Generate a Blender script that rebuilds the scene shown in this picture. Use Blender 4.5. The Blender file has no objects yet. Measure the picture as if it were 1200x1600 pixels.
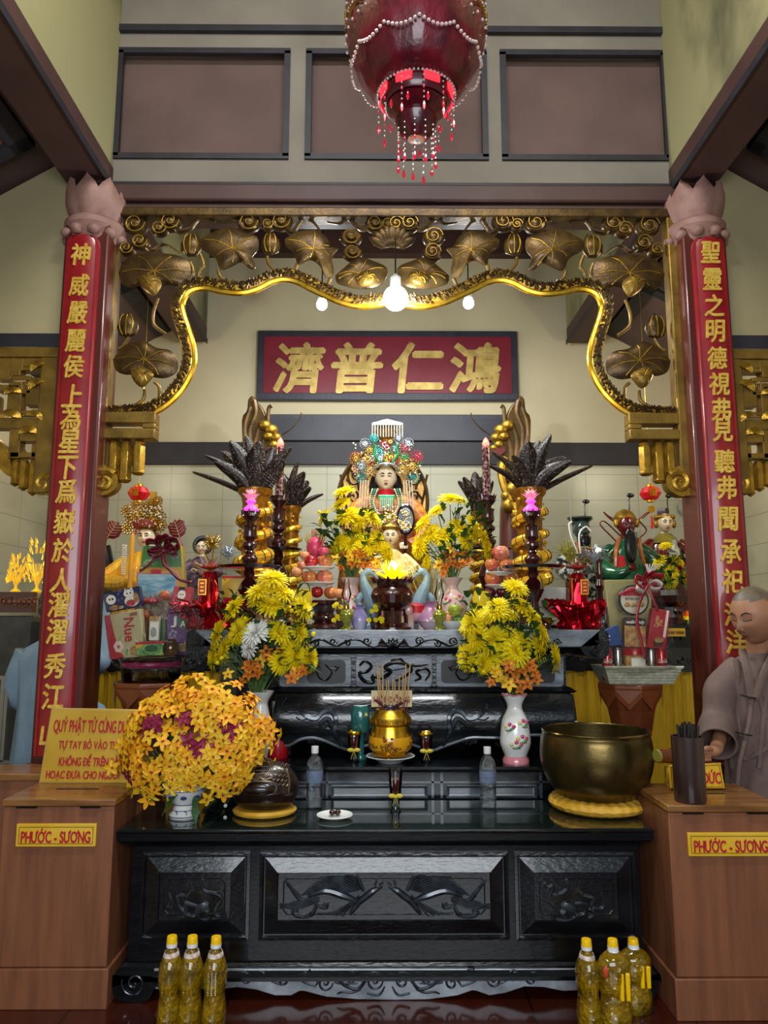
import bpy, math, random
from mathutils import Vector, Matrix
PI = math.pi
RN = random.Random(11)
SC = bpy.context.scene
COL = SC.collection
V = Vector

# ---------------- camera ----------------
F = 1160.0
CAMZ = 1.5
cam = bpy.data.cameras.new('camera')
cam.sensor_fit = 'VERTICAL'; cam.sensor_height = 36; cam.lens = F/1600*36
camo = bpy.data.objects.new('camera', cam); COL.objects.link(camo)
camo.location = (0, 0, CAMZ)
camo.rotation_euler = (math.radians(98.3), 0, math.radians(-0.4))
SC.camera = camo
CM = camo.rotation_euler.to_matrix()

def at(px, py, Y):
    """where the line of sight through a photo pixel meets the upright plane at depth Y"""
    d = CM @ V(((px-600)/F, -(py-800)/F, -1)); t = Y/d.y
    return V((d.x*t, Y, CAMZ+d.z*t))
def onz(px, py, z):
    d = CM @ V(((px-600)/F, -(py-800)/F, -1)); t = (z-CAMZ)/d.z
    return V((d.x*t, d.y*t, z))

# ---------------- light, sky, exposure ----------------
SC.view_settings.view_transform = 'Standard'
SC.view_settings.look = 'None'
SC.view_settings.gamma = 1
SC.view_settings.use_curve_mapping = False
SC.view_settings.exposure = 0.42
w = bpy.data.worlds.new('world'); SC.world = w; w.use_nodes = True
w.node_tree.nodes['Background'].inputs[0].default_value = (0.75, 0.85, 1.0, 1)
w.node_tree.nodes['Background'].inputs[1].default_value = 0.13
def light(name, kind, loc, power, col, size=None, size_y=None, target=None, spot=None):
    l = bpy.data.lights.new(name, kind); l.energy = power; l.color = col
    if kind == 'AREA':
        l.shape = 'RECTANGLE'; l.size = size; l.size_y = size_y or size
    elif size: l.shadow_soft_size = size
    if spot: l.spot_size = spot; l.spot_blend = .6
    o = bpy.data.objects.new(name, l); COL.objects.link(o); o.location = loc
    if target is not None:
        o.rotation_euler = (V(target)-V(loc)).to_track_quat('-Z', 'Y').to_euler()
    return o
light('door_daylight', 'AREA', (0.0, -2.4, 2.3), 150, (0.88, 0.94, 1.0), 3.4, 1.9, (0.1, 4, 0.9))
light('nave_fill', 'AREA', (0.05, 1.5, 5.6), 72, (0.97, 0.98, 1.0), 1.6, .35, (0.05, 3.3, 0.6))  # added overhead light for contrast on the black altars, no fitting there
light('sanctuary_light', 'AREA', (0.05, 5.0, 3.7), 31, (0.97, 1.0, 0.97), 1.8, .5, (0.05, 5.6, 1.4))  # broad area light over the sanctuary, no fitting modelled
light('aisle_lamp_left', 'POINT', (-2.35, 4.7, 3.0), 17, (1.0, 0.85, 0.58), .08)
light('aisle_lamp_right', 'POINT', (2.45, 4.7, 3.0), 17, (1.0, 0.85, 0.58), .08)
light('nave_fill_left', 'POINT', (-1.0, 2.4, 4.7), 13, (1.0, 0.93, 0.66), .15)  # added light to lift the gable and left nave wall, no lamp hangs here
light('nave_fill_right', 'POINT', (1.1, 2.4, 4.7), 13, (1.0, 0.93, 0.66), .15)  # its added twin for the right nave wall

# ---------------- colour and materials ----------------
def hx(s):
    s = s.lstrip('#'); o = []
    for i in (0, 2, 4):
        c = int(s[i:i+2], 16)/255
        o.append(c/12.92 if c <= .04045 else ((c+.055)/1.055)**2.4)
    return (*o, 1)
MC = {}
def mat(name, c, rough=.5, metal=0, c2=None, sc=8, bump=0, bsc=60, emit=None, es=0, trans=0, alpha=1, coat=0,
        stretch=(1, 1, 1), ior=1.45, lo=.35, hi=.65, detail=4, spec=None, sss=0, tiles=None, bvoro=False, cell=False, transl=0):
    if name in MC: return MC[name]
    m = bpy.data.materials.new(name); m.use_nodes = True; nt = m.node_tree; N = nt.nodes; L = nt.links
    p = N['Principled BSDF']
    p.inputs['Base Color'].default_value = hx(c); p.inputs['Roughness'].default_value = rough
    p.inputs['Metallic'].default_value = metal; p.inputs['IOR'].default_value = ior
    p.inputs['Transmission Weight'].default_value = trans; p.inputs['Alpha'].default_value = alpha
    p.inputs['Coat Weight'].default_value = coat; p.inputs['Coat Roughness'].default_value = .08
    if spec is not None: p.inputs['Specular IOR Level'].default_value = spec
    if sss:
        p.inputs['Subsurface Weight'].default_value = sss; p.inputs['Subsurface Radius'].default_value = (.01, .005, .003)
    if emit:
        p.inputs['Emission Color'].default_value = hx(emit); p.inputs['Emission Strength'].default_value = es
    tc = N.new('ShaderNodeTexCoord'); mp = N.new('ShaderNodeMapping'); mp.inputs['Scale'].default_value = stretch
    L.new(tc.outputs['Object'], mp.inputs[0]); src = None
    if c2:
        n = N.new('ShaderNodeTexVoronoi' if cell else 'ShaderNodeTexNoise'); n.inputs['Scale'].default_value = sc
        if not cell: n.inputs['Detail'].default_value = detail
        r = N.new('ShaderNodeValToRGB'); r.color_ramp.elements[0].position = lo; r.color_ramp.elements[1].position = hi
        r.color_ramp.elements[0].color = hx(c); r.color_ramp.elements[1].color = hx(c2)
        L.new(mp.outputs[0], n.inputs[0]); L.new(n.outputs[0], r.inputs[0]); src = r.outputs[0]
    if tiles:   # (axis u, tile w, tile h, mortar size, mortar colour)
        u, tw, th, ms, mc = tiles
        sep = N.new('ShaderNodeSeparateXYZ'); cb = N.new('ShaderNodeCombineXYZ'); L.new(tc.outputs['Object'], sep.inputs[0])
        L.new(sep.outputs[u[0]], cb.inputs[0]); L.new(sep.outputs[u[1]], cb.inputs[1])
        b = N.new('ShaderNodeTexBrick'); b.offset = 0; b.inputs['Scale'].default_value = 1
        b.inputs['Brick Width'].default_value = tw; b.inputs['Row Height'].default_value = th
        b.inputs['Mortar Size'].default_value = ms; b.inputs['Mortar Smooth'].default_value = .2
        b.inputs['Mortar'].default_value = hx(mc)
        for k in ('Color1', 'Color2'):
            b.inputs[k].default_value = hx(c)
            if src: L.new(src, b.inputs[k])
        L.new(cb.outputs[0], b.inputs['Vector']); src = b.outputs[0]
    if src: L.new(src, p.inputs['Base Color'])
    if bump:
        n2 = N.new('ShaderNodeTexVoronoi' if bvoro else 'ShaderNodeTexNoise'); n2.inputs['Scale'].default_value = bsc
        bp = N.new('ShaderNodeBump'); bp.inputs['Strength'].default_value = bump; bp.inputs['Distance'].default_value = .01
        L.new(mp.outputs[0], n2.inputs[0]); L.new(n2.outputs[0], bp.inputs['Height']); L.new(bp.outputs[0], p.inputs['Normal'])
    if transl:
        tl = N.new('ShaderNodeBsdfTranslucent'); mx = N.new('ShaderNodeMixShader'); mx.inputs[0].default_value = transl
        if src: L.new(src, tl.inputs[0])
        else: tl.inputs[0].default_value = hx(c)
        L.new(p.outputs[0], mx.inputs[1]); L.new(tl.outputs[0], mx.inputs[2]); L.new(mx.outputs[0], N['Material Output'].inputs[0])
    MC[name] = m
    return m
def clearmat(name, tint='#ffffff', refl=1.0, rough=.05, bump=0):
    """thin clear film or glass wall: lets light through, mirrors at grazing angles"""
    m = bpy.data.materials.new(name); m.use_nodes = True; N = m.node_tree.nodes; L = m.node_tree.links; N.remove(N['Principled BSDF'])
    a = N.new('ShaderNodeBsdfTransparent'); a.inputs[0].default_value = hx(tint); g = N.new('ShaderNodeBsdfGlossy'); g.inputs['Roughness'].default_value = rough
    f = N.new('ShaderNodeFresnel'); f.inputs[0].default_value = 1.3+.25*refl; x = N.new('ShaderNodeMixShader')
    L.new(f.outputs[0], x.inputs[0]); L.new(a.outputs[0], x.inputs[1]); L.new(g.outputs[0], x.inputs[2]); L.new(x.outputs[0], N['Material Output'].inputs[0])
    if bump:
        n = N.new('ShaderNodeTexNoise'); n.inputs['Scale'].default_value = 22; bp = N.new('ShaderNodeBump'); bp.inputs['Strength'].default_value = bump; bp.inputs['Distance'].default_value = .02
        L.new(n.outputs[0], bp.inputs['Height']); L.new(bp.outputs[0], g.inputs['Normal']); L.new(bp.outputs[0], f.inputs['Normal'])
    MC[name] = m; return m

# ---------------- mesh collector ----------------
def fr(d):
    d = d.normalized(); a = V((0, 0, 1)) if abs(d.z) < .9 else V((1, 0, 0))
    x = d.cross(a).normalized(); return x, x.cross(d).normalized()
class B:
    def __init__(s): s.v = []; s.f = []; s.m = []; s.mi = 0
    def add(s, vs, fs, T=None):
        n = len(s.v)
        s.v += [tuple(T @ V(q)) if T else tuple(q) for q in vs]
        s.f += [tuple(i+n for i in f) for f in fs]; s.m += [s.mi]*len(fs); return s
    def box(s, x0, x1, y0, y1, z0, z1, T=None):
        vs = [(x, y, z) for x in (x0, x1) for y in (y0, y1) for z in (z0, z1)]
        return s.add(vs, [(0, 1, 3, 2), (4, 6, 7, 5), (0, 4, 5, 1), (2, 3, 7, 6), (0, 2, 6, 4), (1, 5, 7, 3)], T)
    def cbox(s, c, sx, sy, sz, T=None):
        return s.box(c[0]-sx/2, c[0]+sx/2, c[1]-sy/2, c[1]+sy/2, c[2]-sz/2, c[2]+sz/2, T)
    def bar(s, a, b, w, h):
        a = V(a); b = V(b); x, y = fr(b-a); vs = []
        for q in (a, b):
            for i, j in ((-1, -1), (1, -1), (1, 1), (-1, 1)): vs.append(q+x*i*w/2+y*j*h/2)
        return s.add(vs, [(3, 2, 1, 0), (4, 5, 6, 7), (0, 1, 5, 4), (1, 2, 6, 5), (2, 3, 7, 6), (3, 0, 4, 7)])
    def tube(s, pts, r, n=8, cap=True, flat=1, T=None):
        pts = [V(p) for p in pts]; k = len(pts)
        rs = r if isinstance(r, (list, tuple)) else [r]*k
        vs = []; x = None
        for i in range(k):
            d = (pts[min(i+1, k-1)]-pts[max(i-1, 0)])
            if d.length < 1e-9: d = V((0, 0, 1))
            d.normalize()
            if x is None: x, y = fr(d)
            else:
                x = (x-d*x.dot(d))
                if x.length < 1e-6: x, y = fr(d)
                x.normalize(); y = x.cross(d)
            for j in range(n):
                a = 2*PI*j/n; vs.append(pts[i]+(x*math.cos(a)+y*math.sin(a)*flat)*rs[i])
        fs = [(i*n+j, i*n+(j+1) % n, (i+1)*n+(j+1) % n, (i+1)*n+j) for i in range(k-1) for j in range(n)]
        if cap: fs += [tuple(range(n))[::-1], tuple(range((k-1)*n, k*n))]
        return s.add(vs, fs, T)
    def lathe(s, prof, c, n=24, sx=1, sy=1, T=None, lobes=0, amp=0, cap=True):
        c = V(c); vs = []
        for r, z in prof:
            for j in range(n):
                a = 2*PI*j/n; q = r*(1+amp*math.cos(lobes*a)) if lobes else r
                vs.append(c+V((q*math.cos(a)*sx, q*math.sin(a)*sy, z)))
        k = len(prof)
        fs = [(i*n+j, i*n+(j+1) % n, (i+1)*n+(j+1) % n, (i+1)*n+j) for i in range(k-1) for j in range(n)]
        if cap: fs += [tuple(range(n))[::-1], tuple(range((k-1)*n, k*n))]
        return s.add(vs, fs, T)
    def ball(s, c, r, nu=12, nv=8, T=None):
        if not isinstance(r, (tuple, list, Vector)): r = (r, r, r)
        c = V(c); vs = [c+V((0, 0, -r[2]))]
        for i in range(1, nv):
            t = -PI/2+PI*i/nv
            for j in range(nu):
                a = 2*PI*j/nu; vs.append(c+V((math.cos(t)*math.cos(a)*r[0], math.cos(t)*math.sin(a)*r[1], math.sin(t)*r[2])))
        vs.append(c+V((0, 0, r[2]))); L = len(vs)-1
        fs = [(0, 1+(j+1) % nu, 1+j) for j in range(nu)]
        for i in range(nv-2):
            fs += [(1+i*nu+j, 1+i*nu+(j+1) % nu, 1+(i+1)*nu+(j+1) % nu, 1+(i+1)*nu+j) for j in range(nu)]
        o = 1+(nv-2)*nu
        fs += [(o+j, o+(j+1) % nu, L) for j in range(nu)]
        return s.add(vs, fs, T)
    def prism(s, poly, y0, y1, T=None):
        """outline in x, z pushed from y0 to y1"""
        ar = sum(poly[i][0]*poly[(i+1) % len(poly)][1]-poly[(i+1) % len(poly)][0]*poly[i][1] for i in range(len(poly)))
        if ar < 0: poly = poly[::-1]
        n = len(poly)
        vs = [(x, y0, z) for x, z in poly]+[(x, y1, z) for x, z in poly]
        fs = [tuple(range(n)), tuple(range(n, 2*n))[::-1]]+[((i+1) % n, i, i+n, (i+1) % n+n) for i in range(n)]
        return s.add(vs, fs, T)
    def pillow(s, poly, y, th, rings=3, c=None, T=None, back=.3):
        """outline in x, z swollen towards -y, for carved leaves and clouds"""
        n = len(poly); cx = sum(p[0] for p in poly)/n if c is None else c[0]; cz = sum(p[1] for p in poly)/n if c is None else c[1]
        vs = [(x, y+th*back, z) for x, z in poly]
        for k in range(rings+1):
            q = 1-k/(rings+1)*1.0; h = th*math.sqrt(max(0, 1-(q**2.2)))
            vs += [(cx+(x-cx)*q, y-h, cz+(z-cz)*q) for x, z in poly]
        vs.append((cx, y-th, cz)); L = len(vs)-1
        fs = [tuple(range(n))[::-1]]
        for k in range(rings+1):
            fs += [(k*n+i, k*n+(i+1) % n, (k+1)*n+(i+1) % n, (k+1)*n+i) for i in range(n)]
        o = (rings+1)*n
        fs += [(o+i, o+(i+1) % n, L) for i in range(n)]
        return s.add(vs, fs, T)
    def loft(s, rings, cap=True, T=None):
        n = len(rings[0]); vs = [q for r in rings for q in r]; k = len(rings)
        fs = [(i*n+j, i*n+(j+1) % n, (i+1)*n+(j+1) % n, (i+1)*n+j) for i in range(k-1) for j in range(n)]
        if cap: fs += [tuple(range(n))[::-1], tuple(range((k-1)*n, k*n))]
        return s.add(vs, fs, T)
    def grid(s, fn, nu, nv, th=0, T=None):
        vs = [fn(i/nu, j/nv) for j in range(nv+1) for i in range(nu+1)]
        fs = [(j*(nu+1)+i, j*(nu+1)+i+1, (j+1)*(nu+1)+i+1, (j+1)*(nu+1)+i) for j in range(nv) for i in range(nu)]
        return s.add(vs, fs, T)

ORG = {}
def mk(name, b, mats, parent=None, org=None, smooth=True, bevel=0, solid=0, ang=35):
    me = bpy.data.meshes.new(name)
    o = V(org) if org is not None else (ORG[parent.name] if parent else V((0, 0, 0)))
    me.from_pydata([(x-o.x, y-o.y, z-o.z) for x, y, z in b.v], [], b.f)
    if not isinstance(mats, (list, tuple)): mats = [mats]
    for m in mats: me.materials.append(m)
    if len(mats) > 1: me.polygons.foreach_set('material_index', b.m)
    if smooth:
        me.polygons.foreach_set('use_smooth', [True]*len(b.f)); me.set_sharp_from_angle(angle=math.radians(ang))
    me.update(); me.validate()
    ob = bpy.data.objects.new(name, me); COL.objects.link(ob)
    if parent: ob.parent = parent; ORG[ob.name] = ORG[parent.name]
    else: ob.location = o; ORG[ob.name] = o
    if solid:
        q = ob.modifiers.new('solid', 'SOLIDIFY'); q.thickness = solid; q.offset = 0
    if bevel:
        q = ob.modifiers.new('bevel', 'BEVEL'); q.width = bevel; q.segments = 2; q.limit_method = 'ANGLE'
        q.angle_limit = math.radians(40)
    return ob
def thing(name, label, cat, loc, group=None):
    o = bpy.data.objects.new(name, None); COL.objects.link(o); o.location = loc; o.empty_display_size = .05
    ORG[o.name] = V(loc); o['label'] = label; o['category'] = cat
    if group: o['group'] = group
    return o
def one(name, b, mats, label, cat, group=None, **k):
    xs = [v[0] for v in b.v]; ys = [v[1] for v in b.v]; zs = [v[2] for v in b.v]
    o = mk(name, b, mats, None, ((min(xs)+max(xs))/2, (min(ys)+max(ys))/2, min(zs)), **k)
    o['label'] = label; o['category'] = cat
    if group: o['group'] = group
    return o
def struct(name, b, mats, **k):
    o = mk(name, b, mats, **k); o['kind'] = 'structure'; return o
def kids(o): return [c for c in KID.get(o.name, [])]
def dup(root, loc, rz=0, sc=1, label=None, group=None, mirror=False):
    ch = {}
    for ob in COL.objects:
        if ob.parent: ch.setdefault(ob.parent.name, []).append(ob)
    def cp(o, par):
        c = o.copy(); COL.objects.link(c)
        if par: c.parent = par
        for q in ch.get(o.name, []): cp(q, c)
        return c
    r = cp(root, None); r.location = loc; r.rotation_euler = (0, 0, rz)
    r.scale = (-sc if mirror else sc, sc, sc)
    if label: r['label'] = label
    if group: r['group'] = group
    ORG[r.name] = V(loc)
    return r
def inst(me, name, parent, loc, nrm=None, sc=1, roll=0, label=None):
    """another object showing mesh me, its +z turned to nrm"""
    o = bpy.data.objects.new(name, me); COL.objects.link(o)
    if parent: o.parent = parent
    q = V(nrm or (0, 0, 1)).to_track_quat('Z', 'Y')
    o.rotation_euler = (q.to_matrix() @ Matrix.Rotation(roll, 3, 'Z')).to_euler()
    o.location = V(loc)-(ORG[parent.name] if parent else V((0, 0, 0))); o.scale = (sc, sc, sc) if not isinstance(sc, tuple) else sc
    if label: o['label'] = label
    return o
def rawmesh(name, b, mats, smooth=True):
    me = bpy.data.meshes.new(name); me.from_pydata(b.v, [], b.f)
    for m in (mats if isinstance(mats, (list, tuple)) else [mats]): me.materials.append(m)
    me.polygons.foreach_set('material_index', b.m)
    if smooth: me.polygons.foreach_set('use_smooth', [True]*len(b.f))
    me.update(); return me
TC = {}
import unicodedata
def glyphs(s, shear=0):
    cu = bpy.data.curves.new('t', 'FONT'); cu.body = s; cu.extrude = .5; cu.shear = shear; cu.resolution_u = 3
    ob = bpy.data.objects.new('t', cu); COL.objects.link(ob)
    me = bpy.data.meshes.new_from_object(ob); vs = [v.co.copy() for v in me.vertices]; fs = [tuple(q.vertices) for q in me.polygons]
    bpy.data.objects.remove(ob); bpy.data.curves.remove(cu); bpy.data.meshes.remove(me); return vs, fs
def compose(s, shear=0):
    """lettering with Vietnamese accents set stroke by stroke over plain capitals"""
    vs = []; fs = []; x = 0; H = .7
    def stroke(a, c, w=.075):
        a = V((*a, 0)); c = V((*c, 0)); d = (c-a).normalized(); n = V((-d.y, d.x, 0))*w/2; k = len(vs)
        for z in (-.5, .5):
            for q in (a-n, c-n, c+n, a+n): vs.append(V((q.x, q.y, z)))
        fs.extend([tuple(k+i for i in f) for f in ((3, 2, 1, 0), (4, 5, 6, 7), (0, 1, 5, 4), (1, 2, 6, 5), (2, 3, 7, 6), (3, 0, 4, 7))])
    for ch in s:
        if ch == ' ': x += .3; continue
        d = unicodedata.normalize('NFD', ch); bs = 'D' if ch == 'Đ' else d[0]
        if bs not in TC: TC[bs] = glyphs(bs)
        gv, gf = TC[bs]; x0 = min(v.x for v in gv); x1 = max(v.x for v in gv); k = len(vs); W = x1-x0
        vs += [V((v.x-x0+x, v.y, v.z)) for v in gv]; fs += [tuple(i+k for i in f) for f in gf]; c = x+W/2
        H = max(v.y for v in TC.get('E', (gv,))[0]) if bs != '-' else H
        if ch == 'Đ': stroke((x-.06, H*.5), (x+W*.45, H*.5))
        two = len(d) > 2 and '\u0302' in d
        if '\u031b' in d: stroke((x+W-.03, H*.86), (x+W+.09, H*.95)); stroke((x+W+.07, H*.92), (x+W+.09, H*1.12))
        if '\u0302' in d: stroke((c-.15, H+.06), (c, H+.17)); stroke((c, H+.17), (c+.15, H+.06))
        o = .12 if two else 0; u = .1 if two else 0
        if '\u0301' in d: stroke((c-.03+o, H+.07+u), (c+.10+o, H+.21+u))
        if '\u0300' in d: stroke((c+.03+o, H+.07+u), (c-.10+o, H+.21+u))
        if '\u0309' in d: stroke((c-.05+o, H+.2+u), (c+.05+o, H+.2+u)); stroke((c+.05+o, H+.2+u), (c+o, H+.06+u))
        if '\u0323' in d: stroke((c-.045, -.14), (c+.045, -.14), .09)
        x += W+.075+(.06 if '\u031b' in d else 0)
    return [V((v.x+v.y*shear, v.y, v.z)) for v in vs], fs
def text(s, c, w, h, m, parent, name='lettering', right=(1, 0, 0), up=(0, 0, 1), depth=.003, bold=.0, label=None, shear=0, fn=None):
    key = (s, bold, shear)
    if key not in TC:
        vs, fs = compose(s, shear) if 0x7f < ord(max(s)) < 0x3000 else glyphs(s, shear)
        if bold:
            n = len(vs); v0 = list(vs); f0 = list(fs); k = 0
            if ord(max(s)) < 0x3000: bold *= .55
            for dx, dy in ((1, 0), (-1, 0), (0, 1), (0, -1), (.7, -.7), (-.7, -.7)):
                k += 1; vs += [V((q.x+dx*bold, q.y+dy*bold, q.z*(1-.02*k))) for q in v0]; fs += [tuple(i+n*k for i in f) for f in f0]
        TC[key] = (vs, fs)
    vs, fs = TC[key]
    x0 = min(v.x for v in vs); x1 = max(v.x for v in vs); y0 = min(v.y for v in vs); y1 = max(v.y for v in vs)
    right = V(right).normalized(); up = V(up).normalized(); nn = right.cross(up); c = V(c); b = B()
    if w is None: w = h*(x1-x0)/(y1-y0)
    out = []
    for v in vs:
        u = ((v.x-x0)/(x1-x0)-.5)*w; t = ((v.y-y0)/(y1-y0)-.5)*h
        q = c+right*u+up*t+nn*((v.z+.5)*depth)
        out.append(fn(q) if fn else q)
    b.add(out, fs)
    o = mk(name, b, m, parent, smooth=False)
    if label: o['label'] = label
    return o
def smooth_path(pts, n=6):
    """Catmull-Rom through the points"""
    pts = [V(p) for p in pts]; out = []
    for i in range(len(pts)-1):
        a = pts[max(i-1, 0)]; b = pts[i]; c = pts[i+1]; d = pts[min(i+2, len(pts)-1)]
        for k in range(n):
            t = k/n; out.append(.5*((2*b)+(c-a)*t+(2*a-5*b+4*c-d)*t*t+(3*b-a-3*c+d)*t**3))
    out.append(pts[-1]); return out
def tr(pix, Y, n=4, dy=0):
    """a line drawn through photo points, as a smooth path on the plane at depth Y"""
    return smooth_path([at(x, y, Y)+V((0, dy, 0)) for x, y in pix], n)
def poly_at(pix, Y, n=4):
    q = [at(x, y, Y) for x, y in pix]; q.append(q[0]); p = smooth_path(q, n)[:-1]
    return [(a.x, a.z) for a in p]
def spiral(c, r0, turns, a0, sgn=1, n=None, ax=(V((1, 0, 0)), V((0, 0, 1))), r1=.08):
    n = n or int(14*turns)+4; c = V(c)
    return [c+(ax[0]*math.cos(a0+sgn*2*PI*turns*i/n)+ax[1]*math.sin(a0+sgn*2*PI*turns*i/n))*r0*(1-(1-r1)*i/n) for i in range(n+1)]
def px(Y): return Y/F

# shared materials
lacq = mat('black lacquered wood', '#06070a', .24, 0, c2='#0f1215', sc=5, bump=.12, bsc=25, coat=.12, stretch=(1, 1, 6), spec=.35)
lacq2 = mat('worn black lacquer', '#07090b', .24, 0, c2='#14181c', sc=3.5, bump=.18, bsc=30, coat=.45, stretch=(1, 1, 3))
gold = mat('bright gold', '#d9a520', .28, 1, c2='#f3c94b', sc=30)
goldleaf = mat('gilt carving', '#8a6a22', .38, .75, c2='#b58d2f', sc=18, bump=.15, bsc=90)
goldold = mat('dull gilt wood', '#6b5220', .42, .55, c2='#8d6e2c', sc=9, bump=.12, bsc=60)
bronze = mat('brown gilt carving', '#3f2e19', .36, .55, c2='#5e4723', sc=14, bump=.15, bsc=70)
goldtxt = mat('gold lettering', '#d5a83a', .42, .45, c2='#f1cf62', sc=40, bump=.2, bsc=120)
redlac = mat('red lacquer board', '#7d1018', .34, 0, c2='#8f1b1f', sc=6, coat=.4)
mahog = mat('dark red brown post', '#4a1a14', .38, 0, c2='#5a2319', sc=3, coat=.3, stretch=(1, 1, .3))
rosew = mat('turned dark rosewood', '#2a0c0b', .2, 0, c2='#3a1210', sc=12, coat=.6)
woodA = mat('brown donation box wood', '#6b3f28', .5, 0, c2='#8a5638', sc=3.2, bump=.06, bsc=50, stretch=(7, 7, .7), detail=7, lo=.3, hi=.75)
woodB = mat('varnished desk top', '#6a4422', .3, 0, c2='#8b5f33', sc=4, bump=.05, bsc=50, stretch=(1, 8, 6), detail=6, coat=.3)
walnut = mat('reddish pedestal wood', '#5e2d16', .3, 0, c2='#7d4220', sc=4, stretch=(1, 1, .4), coat=.4, detail=6)
yel = mat('yellow satin cloth', '#c39a12', .5, 0, c2='#d9b022', sc=20, bump=.2, bsc=30, stretch=(6, 6, .5))
cush = mat('golden cushion cloth', '#c9962a', .5, 0, c2='#dbab3c', sc=14, bump=.25, bsc=35)
signy = mat('yellow sign plate', '#d6a51c', .35, 0, c2='#dfb53a', sc=5)
redtxt = mat('red painted letters', '#b01722', .5)
white = mat('white porcelain', '#dfe0dc', .18, 0, coat=.5)
blk = mat('black line', '#0a0a0a', .5)
clear = clearmat('clear cellophane', '#f4f4f0', .3, .12, bump=.6)
glass = mat('clear glass', '#ffffff', .03, 0, trans=1, ior=1.45)
redm = mat('red gloss', '#b3121f', .3, coat=.3)
leafg = mat('green leaf', '#1f3f1c', .5, 0, c2='#2f5a26', sc=30)
stemg = mat('green stem', '#4d6b2c', .5)
# ================= the setting =================
GY = 4.0; BY = 6.5
cream = mat('cream plaster', '#8c8160', .8, 0, c2='#a3976f', sc=1.4, bump=.05, bsc=40, lo=.3, hi=.7)
creamb = mat('cream plaster of the sanctuary', '#b3a888', .75, 0, c2='#c2b797', sc=1.2, bump=.03, bsc=40)
stain = mat('yellowed nave plaster with damp stains', '#4a4833', .8, 0, c2='#8d8760', sc=1.7, bump=.06, bsc=30, lo=.33, hi=.52, detail=6, stretch=(1, 1, .6))
greyp = mat('grey brown gable plaster', '#6e685e', .8, 0, c2='#7c756a', sc=2.2, bump=.06, bsc=45)
panelp = mat('mauve brown panel paint', '#54413c', .75, 0, c2='#604b45', sc=2.5, bump=.04, bsc=45)
darktrim = mat('dark trim paint', '#1c1a1f', .55, c2='#26232a', sc=8)
beamp = mat('purple brown beam paint', '#3d2623', .55, 0, c2='#48302b', sc=3, bump=.05, bsc=30)
tileB = mat('grey cream wall tiles', '#a5a38c', .28, 0, c2='#b3b19b', sc=1.6, tiles=((0, 2), .46, .232, .0035, '#8d8b78'), stretch=(1, 1, 2.5), detail=7)
tileS = mat('cream side wall tiles', '#a59d80', .28, 0, c2='#b5ad8e', sc=1.6, tiles=((1, 2), .46, .232, .0035, '#857f68'), stretch=(1, 1, 2.5), detail=7)
floorm = mat('red brown polished floor tile', '#35130b', .16, 0, c2='#451a0f', sc=2, tiles=((0, 1), .6, .6, .004, '#140705'), coat=.3)

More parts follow.
